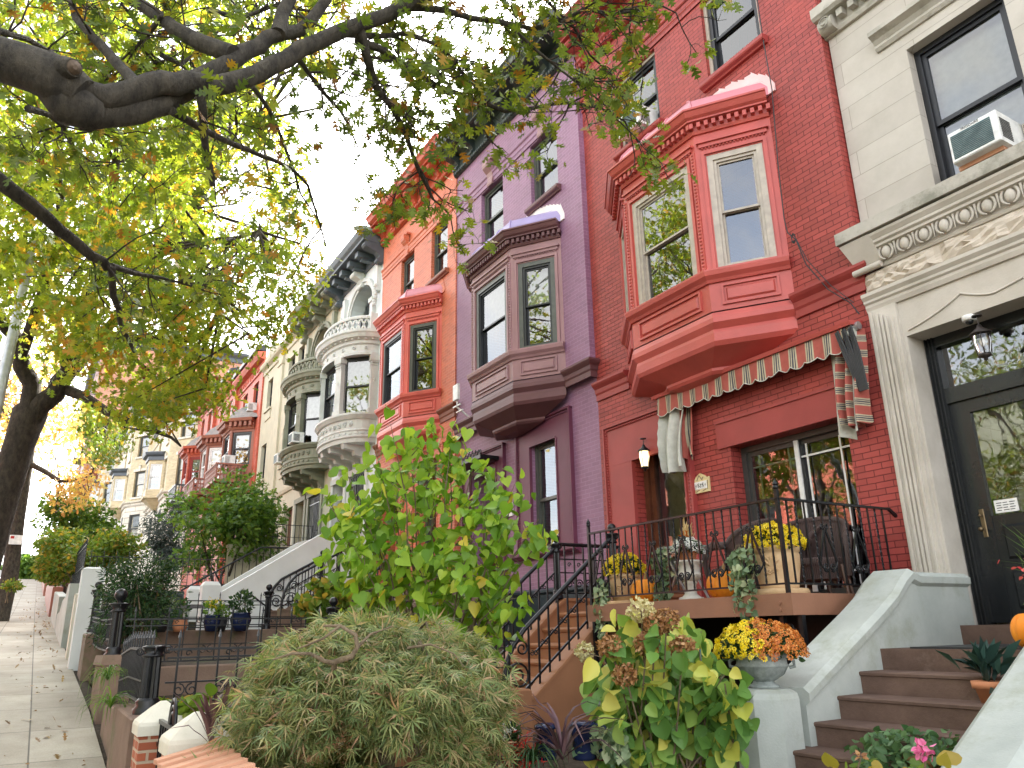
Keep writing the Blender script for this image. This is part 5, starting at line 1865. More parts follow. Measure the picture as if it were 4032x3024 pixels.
for side, (a, b) in enumerate(((-4.86, -4.42), (-3.03, -2.62))):
    mb = MB()
    ztop = lambda y: min(0.44, -0.47 + sl * (y + 2.62))
    ys = [-2.62, -2.3, -1.9, -1.5, -1.25, -1.08, -0.95, -0.85, -0.5, -0.02] if side == 0 else [-4.2, -3.5, -3.0, -2.62, -2.3, -1.9, -1.5, -1.25, -1.08, -0.95, -0.85, -0.5, -0.02]
    zt_ = []
    for y in ys:
        z = -0.47 + sl * (y + 2.62)
        if y > -1.3:
            z += 0.13 * (y + 1.3) / 0.45 if y < -0.85 else 0.13
        zt_.append(min(z, 0.5 + (-0.03 if y > -0.9 else 0)))
    # rounded coping on a wall; small overhang
    k = len(ys)
    sec = [(a + 0.03, -2.2, True), (a + 0.03, -0.12, False), (a - 0.01, -0.1, False), (a - 0.015, -0.04, False), (a + 0.04, 0.0, False), (b - 0.04, 0.0, False), (b + 0.015, -0.04, False), (b + 0.01, -0.1, False), (b - 0.03, -0.13, False), (b - 0.03, -2.2, True)]
    n = len(sec)
    vs = []
    for y, z in zip(ys, zt_):
        for x, dz_, ab in sec:
            vs.append((x, y, -2.0 if ab else z + dz_))
    fs = [[i * n + q, i * n + q + 1, (i + 1) * n + q + 1, (i + 1) * n + q] for i in range(k - 1) for q in range(n - 1)]
    fs += [list(range(n)), [(k - 1) * n + q for q in range(n)][::-1]]
    mb.add(vs, fs)
    # plaster skirt that laps over the stair ends in round bites
    if side == 0:
        for i in range(0, 9):
            y1, z1 = y_l - i * T, zl - i * Rr
            pts = [(y1 + T * 1.0, z1 + 0.3), (y1 - 0.02, z1 + 0.3), (y1 - 0.03, z1 + 0.03)]
            for q in range(6):
                t = q / 5 * PI / 2
                pts.append((y1 + 0.02 - 0.0 + 0.1 * math.sin(t), z1 - 0.0 + 0.03 * math.cos(t)))
            pts += [(y1 + T, z1 + 0.02)]
            A = [(b - 0.035, y, z) for y, z in pts]
            B = [(b + 0.02, y, z) for y, z in pts]
            m = len(pts)
            mb.add(A + B, [list(range(m)), list(range(m, 2 * m))[::-1]] + [[j, m + j, m + (j + 1) % m, (j + 1) % m] for j in range(m)]) if False else None
    mb.build('side_wall', M['grey_stucco'], root)
# octagonal pier at the foot of the left wall
mb = MB()
cxp, cyp = -4.66, -2.84
ang = [PI / 8 + PI / 4 * k for k in range(8)]
ring = lambda r, z: [(cxp + r * math.cos(a), cyp + r * math.sin(a), z) for a in ang]
for (r0, z0), (r1, z1) in zip([(0.27, -2.0), (0.27, -0.54), (0.26, -0.5), (0.2, -0.47)], [(0.27, -0.54), (0.26, -0.5), (0.2, -0.47), (0.02, -0.46)]):
    mb.hexa(ring(r0, z0), ring(r1, z1))
mb.build('pier', M['grey_stucco'], root)
mb = MB()
mb.box(-4.2, -1.52, zl, -3.1, -0.4, zl + 0.015)
dm = mb.build('door_mat', M['dark_plastic'], None)
dm["label"] = "dark ribbed door mat on the top grey landing"
dm["category"] = "mat"

# ------------------------------------------------------------------ porch deck of the red house
root = thing("porch_deck", "brown railed porch deck of the red house, pots along its edge", "porch", (-6.7, -0.95, 0.25))
DX0, DX1, DY, DZ = -8.28, -5.12, -1.9, 0.29
mb = MB()
mb.box(DX0, DY + 0.06, 0.17, DX1, -0.02, DZ)
mb.build('deck_floor', M['deck_paint'], root)
mb = MB()
mb.box(DX0, DY, 0.1, DX1 + 0.06, DY + 0.06, DZ + 0.01)
mb.box(DX1, DY + 0.06, 0.1, DX1 + 0.06, -0.02, DZ + 0.01)
for k in (0, 1):
    mb.tube([(DX1 - 0.08, DY - 0.012, 0.15 + 0.06 * k), (DX1 - 0.08, DY + 0.01, 0.15 + 0.06 * k)], 0.016, 8)
mb.build('fascia', M['deck_paint'], root)
for px_ in (DX1 - 0.06, DX0 + 0.1):
    mb = MB()
    f = Fr(px_, DY + 0.12)
    for uu in (-0.11, 0.11):
        mb.bar(f.p(uu, 0, -1.5), f.p(uu, 0, 0.1), 0.05)
    for i in range(6):
        mb.spiral(f, 0, 0.03 if i % 2 else -0.03, -0.02 - i * 0.22, 0.06, 1.6, i, 1 if i % 2 else -1, 0.01)
    mb.build('support_post', M['iron'], root)


def deck_rail(root, a, b, zt, motif=0):
    f, L = fr_between(a, b)
    mb = MB()
    mb.bar(f.p(0, 0, zt + 0.91), f.p(L, 0, zt + 0.91), 0.045, 0.022)
    mb.bar(f.p(0, 0, zt + 0.1), f.p(L, 0, zt + 0.1), 0.03, 0.018)
    n = int(round(L / 0.125))
    for i in range(1, n):
        u = L * i / n
        z0, z1 = zt + (0.1), zt + 0.91
        if (i + motif) % 2:
            # twisted bar
            vs, fs = [], []
            m = 26
            for j in range(m + 1):
                t = j / m
                a_ = t * 7 * PI
                for q in range(4):
                    an = a_ + q * PI / 2
                    vs.append(f.p(u + 0.011 * math.cos(an), 0.011 * math.sin(an), z0 + (z1 - z0) * t))
            fs = [[j * 4 + q, j * 4 + (q + 1) % 4, j * 4 + 4 + (q + 1) % 4, j * 4 + 4 + q] for j in range(m) for q in range(4)]
            mb.add(vs, fs)
        else:
            mb.bar(f.p(u, 0, z0), f.p(u, 0, z1), 0.015)
        if (i + motif) % 4 == 2 and 1 < i < n - 1:
            zt1, zt0 = zt + 0.66, zt + 0.3
            for s_ in (-1, 1):
                mb.spiral(f, 0.012, u + s_ * 0.03, zt1, 0.03, 1.3, PI / 2, -s_, 0.008)
                mb.bar(f.p(u + s_ * 0.01, 0.014, zt1 - 0.02), f.p(u + s_ * 0.125, 0.014, zt0 + 0.02), 0.014, 0.02)
                pts = [f.p(u + s_ * (0.125 - 0.0) * math.cos(t) , 0.014, zt0 + 0.02 - 0.1 * math.sin(t)) for t in np.linspace(0, PI / 2.3, 6)]
                mb.tube(pts, 0.009, 5)
                mb.spiral(f, 0.014, u + s_ * 0.045, zt0 - 0.04, 0.045, 1.5, -PI / 2, s_, 0.009)
    return mb.build('railing', M['iron'], root)


deck_rail(root, (DX0 + 0.05, DY + 0.04), (DX1, DY + 0.04), DZ)
deck_rail(root, (DX1, DY + 0.04), (DX1 + 0.03, -0.12), DZ, 1)
for px_, hh in ((DX0 + 0.05, 1.0), (DX1, 1.0)):
    mb = MB()
    mb.bar((px_, DY + 0.04, DZ - 0.12), (px_, DY + 0.04, DZ + hh), 0.035)
    finial(mb, (px_, DY + 0.04, DZ + hh), 0.026)
    mb.build('rail_post', M['iron'], root)
mb = MB()
mb.bar((DX1 + 0.03, -0.12, DZ + 0.91), (DX1 + 0.03, 0.0, DZ + 0.84), 0.03)
mb.build('wall_bracket', M['iron'], root)
# black sheet over the basement wall: the shade below the deck, painted in
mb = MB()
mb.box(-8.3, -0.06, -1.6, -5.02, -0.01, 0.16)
o = mb.build('underdeck_shade', M['iron'], red)

# ------------------------------------------------------------------ awning of the red house
root = thing("awning", "red and taupe striped awning rolled up under the red bay", "awning", (-7.0, 0, 3.2))


def m_stripe(name, along, scale, zmode=False):
    m, nt, bs = new_mat(name)
    co = coords(nt)
    sp = nt.nodes.new("ShaderNodeSeparateXYZ")
    nt.links.new(co, sp.inputs[0])
    fr_ = mth(nt, 'FRACT', mth(nt, 'MULTIPLY', sp.outputs[2 if zmode else 0], scale))
    n = nt.nodes.new("ShaderNodeValToRGB")
    n.color_ramp.interpolation = 'CONSTANT'
    R_, T_, G_ = (0.4, 0.095, 0.075, 1), (0.47, 0.41, 0.29, 1), (0.07, 0.065, 0.085, 1)
    e = n.color_ramp.elements
    st = [(0, R_), (0.46, T_), (0.55, G_), (0.6, T_), (0.66, G_), (0.74, T_), (0.79, G_), (0.84, T_), (0.92, R_)]
    while len(e) < len(st):
        e.new(0.5)
    for i, (p, c) in enumerate(st):
        e[i].position = p
        e[i].color = c
    nt.links.new(fr_, n.inputs[0])
    c2 = mix(nt, 0.7, n.outputs[0], ramp(nt, noise(nt, co, 9, 6, 0.7), [(0.3, (0.7, 0.68, 0.64)), (0.7, (1.05, 1.05, 1.0))]), 'MULTIPLY')
    nt.links.new(c2, bs.inputs["Base Color"])
    bs.inputs["Roughness"].default_value = 0.9
    bump(nt, noise(nt, co, 300, 2), bs, 0.2, 0.002)
    return m


M['stripe'] = m_stripe("striped_canvas", 0, 3.9)
M['stripe_v'] = m_stripe("striped_canvas_hanging", 2, 5.2, True)
M['canvas'] = m_stone("pale_canvas_lining", (0.42, 0.42, 0.37), (0.58, 0.58, 0.52), 7, 0.95, 80, 0.2)
AX0, AX1, AZ = -8.62, -5.1, 3.46
fa = Fr(AX0, 0.0)
mb = MB()
LA = AX1 - AX0
mb.hexa([fa.p(0, 0, AZ - 0.06), fa.p(LA, 0, AZ - 0.06), fa.p(LA, 0.24, AZ - 0.1), fa.p(0, 0.24, AZ - 0.1)][::-1], [fa.p(0, 0, AZ), fa.p(LA, 0, AZ), fa.p(LA, 0.26, AZ - 0.05), fa.p(0, 0.26, AZ - 0.05)][::-1])
mb.build('hood', M['red_bay'], root)
mb = MB()
mb.tube([fa.p(0.05, 0.12, AZ - 0.17), fa.p(LA - 0.02, 0.12, AZ - 0.17)], 0.06, 12)
mb.build('roller', M['canvas'], root)
# scalloped valance
mb = MB()
NS = 17
LV = LA - 0.24
cols_ = NS * 8
vs = []
for i in range(cols_ + 1):
    u = 0.1 + LV * i / cols_
    t = (i % 8) / 8
    dep = 0.25 + 0.045 * math.sin(PI * t) + 0.012 * math.sin(i * 0.31)
    for j in range(5):
        q = j / 4
        vs.append(fa.p(u, 0.21 + 0.02 * math.sin(i * 0.55 + 0.6) * q + 0.012 * q, AZ - 0.1 - dep * q))
fs = [[i * 5 + j + 1, (i + 1) * 5 + j + 1, (i + 1) * 5 + j, i * 5 + j] for i in range(cols_) for j in range(4)]
mb.add(vs, fs, True)
va = mb.build('valance', M['stripe'], root)
mb = MB()
mb.tube([vs[i * 5 + 4] for i in range(cols_ + 1)], 0.007, 5)
mb.build('piping', M['canvas'], va)


def drape(name, u0, u1, o0, o1, z0, z1, mat, folds, waist, parent, wave=0.05, seed=0, scal=True):
    """hanging cloth with folds, gathered towards the bottom"""
    r = np.random.default_rng(seed)
    mb = MB()
    nu, nz = 36, 26
    ph = r.uniform(0, 6)
    vs = []
    for j in range(nz + 1):
        t = j / nz
        w = 1 - (1 - waist) * min(1, t * 1.1) ** 1.5
        for i in range(nu + 1):
            q = i / nu
            u = (u0 + u1) / 2 + (u1 - u0) * (q - 0.5) * w + 0.02 * math.sin(5 * t + ph)
            o = o0 + (o1 - o0) * (0.5 + 0.5 * math.sin(q * folds * 2 * PI + ph + 0.8 * t)) * (0.35 + 0.65 * t) + 0.04 * math.sin(3 * t)
            z = z1 - (z1 - z0) * t - 0.05 * math.sin(q * PI) * t + (0.03 * abs(math.sin(q * folds * 4)) * (t > 0.9))
            if scal and i in (0,):
                u += 0.02 * abs(math.sin(j * 0.8))
            vs.append(fa.p(u, o, z))
    mb.add(vs, [[j * (nu + 1) + i, (j + 1) * (nu + 1) + i, (j + 1) * (nu + 1) + i + 1, j * (nu + 1) + i + 1] for j in range(nz) for i in range(nu)], True)
    return mb.build(name, mat, parent)


drape('side_curtain', 0.06, 0.62, 0.05, 0.3, 2.2, 3.33, M['canvas'], 2.0, 0.8, root, seed=2)
drape('side_curtain', 0.36, 0.72, 0.02, 0.14, 2.38, 3.33, M['stripe'], 1.5, 0.7, root, seed=5)
drape('side_curtain', LA - 0.36, LA + 0.02, 0.02, 0.26, 2.2, 3.34, M['stripe_v'], 2.6, 0.75, root, seed=3)
drape('side_curtain', LA - 0.46, LA - 0.14, 0.02, 0.16, 2.1, 3.34, M['canvas'], 1.3, 0.9, root, seed=4)
mb = MB()
for k in range(9):
    mb.tube([fa.p(LA - 0.2 + 0.03 * k, 0.26 + 0.02 * (k % 3), AZ - 0.15), fa.p(LA - 0.14 + 0.024 * k, 0.24, 3.0), fa.p(LA - 0.04 + 0.012 * k, 0.2, 2.55)], [0.012, 0.016, 0.012], 5)
mb.build('torn_strips', M['dark_plastic'], root)
mb = MB()
mb.tube([fa.p(LA - 0.12, 0.12, AZ - 0.1), fa.p(LA + 0.03, 0.12, AZ - 0.1)], 0.05, 10)
mb.box(AX1 - 0.06, -0.2, AZ - 0.22, AX1 - 0.03, 0.0, AZ - 0.03)
mb.build('roller_bracket', M['steel'], root)

# ------------------------------------------------------------------ front boundary, from the near corner up the hill
def brick_pier(label, x, y, w, zb, zt, peak):
    root = thing("brick_pier", label, "gate pier", (x, y, zb))
    mb = MB()
    h = w / 2
    mb.box(x - h, y - h, zb, x + h, y + h, zt)
    mb.build('brickwork', M['pier_brick'], root)
    mb = MB()
    e = h + 0.02
    mb.hexa([(x - e, y - e, zt), (x + e, y - e, zt), (x + e, y + e, zt), (x - e, y + e, zt)], [(x - e, y - e, zt + 0.07), (x + e, y - e, zt + 0.07), (x + e, y + e, zt + 0.07), (x - e, y + e, zt + 0.07)])
    k = 4
    ring = lambda s_, z: [(x - e * s_, y - e * s_, z), (x + e * s_, y - e * s_, z), (x + e * s_, y + e * s_, z), (x - e * s_, y + e * s_, z)]
    for (s0, z0), (s1, z1) in zip([(1, 0.07), (0.95, 0.095), (0.45, 0.185)], [(0.95, 0.095), (0.45, 0.185), (0.12, peak)]):
        mb.hexa(ring(s0, zt + z0), ring(s1, zt + z1))
    mb.build('cap', M['cream_cap'], root)
    return root


brick_pier("low brick pier with a large cream cap, nearest the slatted lid", -5.62, -6.98, 0.34, -1.75, -0.69, 0.235)
brick_pier("low brick pier with a cream cap touching the mossy stone wall", -7.2, -6.97, 0.34, -1.55, -0.72, 0.235)
brick_pier("brick pier showing only its cream cap at the bottom edge of the picture", -4.0, -6.86, 0.3, -1.9, -0.83, 0.2)
root = thing("iron_gate", "small black iron garden gate between the two brick piers", "gate", (-6.4, -7.0, -1.4))
mb = MB()
f = Fr(-7.12, -7.0)
for z in (-1.3, -0.62, -0.78):
    mb.bar(f.p(0, 0, z), f.p(1.3, 0, z), 0.03)
for i in range(12):
    mb.bar(f.p(0.02 + i * 0.115, 0, -1.3), f.p(0.02 + i * 0.115, 0, -0.62), 0.018)
mb.build('gate_bars', M['iron'], root)
mb = MB()
for k in range(3):
    mb.tube([f.p(0.65 + 0.13 * math.cos(t) * (1 - 0.22 * k), 0, -0.62 + (0.19 - 0.045 * k) * math.sin(t)) for t in np.linspace(0, PI, 12)], 0.014, 6)
mb.build('gate_crest', M['iron'], root)
# slatted lid of the bin box
root = thing("bin_box", "wooden bin box with a reddish slatted lid by the brick piers", "bin box", (-4.6, -7.1, -1.8))
A, B = (-5.38, -7.23, -0.695), (-3.1, -7.26, -0.86)
mb = MB()
n = 46
for i in range(n):
    x0 = -5.38 + (i) * 0.055
    z = -0.62 - 0.03 * i * 0.055 + 0.006 * ((i * 7) % 3)
    mb.hexa([(x0, -7.25, z - 0.085), (x0 + 0.04, -7.25, z - 0.085), (x0 + 0.04, -6.9, z - 0.01), (x0, -6.9, z - 0.01)], [(x0, -7.25, z - 0.06), (x0 + 0.04, -7.25, z - 0.06), (x0 + 0.04, -6.9, z + 0.015), (x0, -6.9, z + 0.015)])
mb.build('slatted_lid', M['wood_board'], root)
mb = MB()
mb.box(-5.36, -7.22, -1.9, -2.9, -6.92, -0.8)
mb.build('box_body', M['wood_board'], root)
# mossy stone wall and the fluted post fence
stone_block("mossy brownstone wall block carrying the fluted iron post", -9.0, -7.52, -7.16, -6.82, -1.6, -0.62, -0.63, M['old_brownstone'])
stone_block("short low brownstone block between the mossy wall and the next post", -10.6, -9.02, -7.12, -6.84, -1.5, -0.72, -0.66, M['old_brownstone'])
stone_block("tall brownstone plinth under the second black fence post", -12.4, -11.2, -7.14, -6.8, -1.3, -0.24, -0.22, M['old_brownstone'], 0.09)
stone_block("small brown plinth at the foot of the white gate post", -16.6, -15.6, -7.12, -6.85, -1.0, 0.1, 0.08, M['old_brownstone'])
stone_block("brownstone ledge below the near cross fence", -7.85, -7.6, -6.82, -3.2, -1.5, -0.6, -0.6, M['brownstone'])
stone_block("olive-brown ledge below the middle cross fence", -11.85, -11.55, -6.8, -3.2, -1.3, -0.36, -0.36, M['old_brownstone'])
stone_block("mossy ledge below the spiked far cross fence, behind the potted plants", -16.75, -16.45, -6.8, -3.2, -0.9, 0.13, 0.13, M['old_brownstone'])
iron_fence("near black fence with thick fluted post, bending along the sidewalk", [(-7.95, -7.0, -0.62), (-9.6, -7.0, -0.62), (-10.55, -7.0, -0.7)], 0.52, [(-7.9, -7.0, -0.63)], 0.6, 0.08, spacing=0.1, scroll=False)
iron_fence("black cross fence with scrolls from the fluted post to the maple", [(-7.75, -6.9, -0.6), (-7.75, -3.3, -0.6)], 0.5, spacing=0.17)
iron_fence("black ball-topped fence post and panel along the sidewalk, second from the front", [(-11.75, -7.0, -0.23), (-14.0, -7.0, -0.2), (-16.4, -7.0, -0.1)], 0.48, [(-11.7, -7.0, -0.23)], 0.72, 0.075, spacing=0.12)
iron_fence("long black cross fence behind the Japanese maple, ending at two posts", [(-11.7, -6.9, -0.36), (-11.7, -4.2, -0.36), (-11.7, -3.0, -0.36)], 0.6, [(-11.7, -4.1, -0.36)], 0.8, 0.06, spacing=0.2)
iron_fence("farthest black cross fence with tall spikes in front of the white stoop", [(-16.6, -6.9, 0.12), (-16.6, -3.9, 0.12), (-16.6, -2.6, 0.12)], 0.56, [(-16.6, -6.98, 0.12), (-16.6, -3.85, 0.12)], 0.8, 0.06, spacing=0.2)
# white gate posts
for lab, x0, x1, y0, zb, zt in (("tall white gate post nearest the nandina", -17.9, -17.35, -7.24, -0.8, 1.3), ("shorter cream gate post behind the tall white one", -19.9, -19.4, -7.22, -0.7, 0.92)):
    root = thing("gate_post", lab, "gate post", (x0, y0, zb))
    mb = MB()
    mb.hexa([(x0, y0, zb), (x1, y0, zb), (x1, y0 + 0.4, zb), (x0, y0 + 0.4, zb)], [(x0, y0, zt), (x1, y0, zt), (x1, y0 + 0.4, zt), (x0, y0 + 0.4, zt)])
    mb.build('shaft', M['white_stucco'] if x0 > -19 else M['cream_cap'], root)
    mb = MB()
    mb.hexa([(x0 - 0.01, y0 - 0.01, zt), (x1 + 0.01, y0 - 0.01, zt), (x1 + 0.01, y0 + 0.41, zt), (x0 - 0.01, y0 + 0.41, zt)], [(x0 + 0.06, y0 + 0.06, zt + 0.04), (x1 - 0.06, y0 + 0.06, zt + 0.04), (x1 - 0.06, y0 + 0.34, zt + 0.04), (x0 + 0.06, y0 + 0.34, zt + 0.04)])
    mb.build('cap', M['white_stucco'] if x0 > -19 else M['cream_cap'], root)
iron_fence("black gate leaf between the cream post and the grey sloped wall", [(-20.2, -7.0, -0.3), (-22.2, -7.0, -0.1)], 0.9, spacing=0.11, scroll=False)
root = thing("garden_wall", "grey stepped cement garden wall dipping along the sidewalk", "garden wall", (-25, -7.1, 0))
mb = MB()
pr = [(-22.4, 1.32), (-23.6, 1.36), (-24.2, 1.1), (-26.5, 1.05), (-27.4, 0.8), (-29.5, 0.78)]
for (a, za), (b, zb) in zip(pr[:-1], pr[1:]):
    mb.hexa([(b, -7.25, -0.8), (a, -7.25, -0.8), (a, -6.95, -0.8), (b, -6.95, -0.8)], [(b, -7.25, zb), (a, -7.25, za), (a, -6.95, za), (b, -6.95, zb)])
mb.build('body', M['grey_stucco'], root)
stone_block("grey-brown wall with rounded end further up the sidewalk", -38.0, -30.0, -7.25, -6.95, -0.5, 1.9, 1.35, M['grey_stucco'])
stone_block("red-brown planter wall high up the sidewalk", -62.0, -40.0, -7.3, -6.9, 0, 3.6, 2.2, M['far_brown'])
stone_block("distant brown garden wall near the top of the hill", -110.0, -65.0, -7.4, -6.9, 1.5, 8.2, 4.6, M['far_brown'])
iron_fence("dark spiked fence on the grey wall by the round bush", [(-22.6, -7.0, 1.3), (-30.0, -7.0, 1.5)], 1.0, spacing=0.16, scroll=False)
iron_fence("dark cross fence beside the nandina on the grey wall", [(-22.5, -6.95, 1.25), (-22.5, -3.6, 1.25)], 0.75, spacing=0.14, scroll=False)
# ------------------------------------------------------------------ trees and shrubs
def mirror(h):
    return [h + [(a, -b, c) for a, b, c in h[::-1] if abs(b) > 1e-6]]


def folded(h, lift=0.12):
    """leaf of two halves folded along the midrib; h = outline of one half from base to tip"""
    n = len(h)
    mid = (0.5, 0.0, -lift * 0.4)
    L = [(a, b, c + lift * abs(b)) for a, b, c in h]
    R = [(a, -b, c + lift * abs(b)) for a, b, c in h[1:-1]]
    pts = L + R + [mid]
    m = len(pts) - 1
    left = list(range(n)) + [m]
    right = [0] + [n + i for i in range(n - 2)] + [n - 1, m]
    return (pts, [left[::-1], right])


OAK = mirror([(0, 0, 0), (0.12, 0.03, 0), (0.18, 0.24, 0.05), (0.27, 0.3, 0.06), (0.31, 0.06, 0.01), (0.5, 0.4, 0.06), (0.6, 0.43, 0.05), (0.56, 0.07, 0), (0.76, 0.27, 0.0), (0.84, 0.24, -0.02), (0.8, 0.05, -0.03), (1.0, 0, -0.08)])
OAK2 = mirror([(0, 0, 0), (0.25, 0.28, 0.05), (0.33, 0.07, 0), (0.58, 0.42, 0.05), (0.6, 0.08, 0), (0.84, 0.24, 0), (1.0, 0, -0.06)])
HEART = folded([(0.06, 0, 0), (-0.06, 0.16, 0.03), (-0.02, 0.36, 0.08), (0.18, 0.5, 0.1), (0.45, 0.44, 0.07), (0.72, 0.24, 0.0), (1.0, 0, -0.12)])
OVAL = folded([(0, 0, 0), (0.12, 0.2, 0.05), (0.36, 0.32, 0.07), (0.62, 0.28, 0.04), (0.85, 0.13, -0.02), (1.0, 0, -0.1)])
LANCE = [[(0, 0, 0), (0.3, 0.09, 0.02), (0.65, 0.07, 0.0), (1, 0, -0.08), (0.65, -0.07, 0.0), (0.3, -0.09, 0.02)]]


def palm(nb, w, spread):
    """deeply cut leaf: narrow toothed fingers fanned from one point"""
    out = []
    for k in range(nb):
        a = (k - (nb - 1) / 2) * spread
        L = 1.0 - 0.35 * abs(k - (nb - 1) / 2) / ((nb - 1) / 2)
        ca, sa = math.cos(a), math.sin(a)
        pts = [(0, 0, 0), (0.35 * L, w, 0.02), (0.6 * L, w * 0.5, 0), (L, 0, -0.18 * L), (0.6 * L, -w * 0.5, 0), (0.35 * L, -w, 0.02)]
        out.append([(x * ca - y * sa, x * sa + y * ca, z) for x, y, z in pts])
    return out


M['leaf_oak_near'] = m_leaf("oak_leaf_olive", [(0.0, (0.07, 0.11, 0.02)), (0.45, (0.14, 0.2, 0.025)), (0.85, (0.22, 0.25, 0.03)), (0.92, (0.36, 0.24, 0.025)), (0.96, (0.3, 0.13, 0.02)), (1.0, (0.14, 0.07, 0.02))], 0.5, tmul=1.25)
M['leaf_oak_bright'] = m_leaf("oak_leaf_yellow_green", [(0.0, (0.13, 0.2, 0.025)), (0.4, (0.24, 0.32, 0.035)), (0.85, (0.36, 0.4, 0.045)), (0.94, (0.5, 0.34, 0.04)), (1.0, (0.42, 0.18, 0.03))], 0.55, patch=((0.52, 0.24, 0.04), 0.6, 0.7), pscale=0.38, tmul=1.4)
M['leaf_orange'] = m_leaf("leaf_autumn_orange", [(0.0, (0.46, 0.22, 0.07)), (0.5, (0.58, 0.36, 0.12)), (1.0, (0.5, 0.44, 0.12))], 0.5)
M['leaf_green'] = m_leaf("leaf_mid_green", [(0.0, (0.045, 0.11, 0.018)), (0.6, (0.11, 0.21, 0.03)), (1.0, (0.2, 0.3, 0.04))], 0.35, tmul=1.4)
M['leaf_lime'] = m_leaf("leaf_yellow_green_bush", [(0.0, (0.08, 0.15, 0.02)), (0.7, (0.18, 0.26, 0.035)), (1.0, (0.4, 0.26, 0.04))], 0.4)
M['leaf_grey'] = m_leaf("needle_grey_green", [(0.0, (0.03, 0.05, 0.045)), (1.0, (0.1, 0.13, 0.12))], 0.2)
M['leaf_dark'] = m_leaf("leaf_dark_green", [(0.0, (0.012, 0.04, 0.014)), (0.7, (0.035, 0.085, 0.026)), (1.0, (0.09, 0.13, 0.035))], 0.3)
M['leaf_heart'] = m_leaf("heart_leaf_fresh_green", [(0.0, (0.1, 0.22, 0.018)), (0.45, (0.2, 0.36, 0.03)), (0.92, (0.36, 0.5, 0.055)), (0.97, (0.6, 0.55, 0.07)), (1.0, (0.62, 0.45, 0.06))], 0.42, 0.4, tmul=1.3)
M['leaf_hyd'] = m_leaf("hydrangea_leaf", [(0.0, (0.09, 0.2, 0.045)), (0.45, (0.17, 0.33, 0.07)), (0.65, (0.32, 0.45, 0.1)), (0.8, (0.55, 0.56, 0.1)), (1.0, (0.66, 0.6, 0.14))], 0.35, 0.45)
M['leaf_maple'] = m_leaf("laceleaf_maple_leaf", [(0.0, (0.1, 0.15, 0.06)), (0.4, (0.2, 0.26, 0.09)), (0.75, (0.34, 0.34, 0.14)), (0.92, (0.42, 0.31, 0.17)), (1.0, (0.45, 0.25, 0.15))], 0.35)
M['leaf_cord'] = m_leaf("purple_sword_leaf", [(0.0, (0.05, 0.025, 0.03)), (0.6, (0.11, 0.055, 0.065)), (1.0, (0.16, 0.1, 0.1))], 0.15)
M['leaf_trail'] = m_leaf("trailing_pale_leaf", [(0.0, (0.1, 0.17, 0.09)), (0.6, (0.22, 0.3, 0.16)), (1.0, (0.55, 0.58, 0.36))], 0.3)


def crown_clusters(centers, rad, n, r, squash=0.8):
    N = len(centers)
    C = np.repeat(centers, n, axis=0)
    d = r.normal(size=(N * n, 3))
    d = norm(d) * (r.random((N * n, 1)) ** 0.45)
    R = np.repeat(np.broadcast_to(np.asarray(rad, float), (N,)), n)[:, None]
    d[:, 2] *= squash
    return C + d * R


def wander(p, d, L, n, r, k=0.25, grav=0.0):
    pts = [np.array(p, float)]
    d = np.array(d, float)
    for i in range(n):
        d = norm(d + r.normal(size=3) * k + np.array([0, 0, -grav]))
        pts.append(pts[-1] + d * L / n)
    return pts


# ---- the overhanging oak: its trunk stands left of the picture, one heavy limb reaches across the sidewalk
oak = thing("oak_tree", "near oak whose heavy sawn limb and leafy twigs hang across the top left", "tree", (-3.2, -9.7, zs(-3.2)))
T1 = MB()
tw = MB()
r1 = np.random.default_rng(11)
leafC, leafA = [], []
base = at(-330, 330, 5.6)
tp = [np.array((-3.2, -9.9, zs(-3.2) - 0.3)), np.array((-3.25, -9.85, 0.2)), np.array((-3.6, -9.6, 1.6)), at(-260, 110, 5.35), at(-90, 112, 5.25), at(0, 128, 5.2), at(70, 150, 5.1), at(130, 175, 5.0), at(178, 208, 4.95)]
T1.tube(tp, [0.42, 0.36, 0.3, 0.19, 0.13, 0.118, 0.12, 0.13, 0.1], 16)
T1.tube([at(95, 158, 5.05), at(140, 150, 4.95), at(160, 146, 4.86)], [0.09, 0.07, 0.045], 14)      # sawn stub
T1.tube([at(110, 190, 5.05), at(150, 225, 4.98), at(190, 240, 4.95), at(215, 246, 4.97)], [0.085, 0.12, 0.1, 0.07], 12)
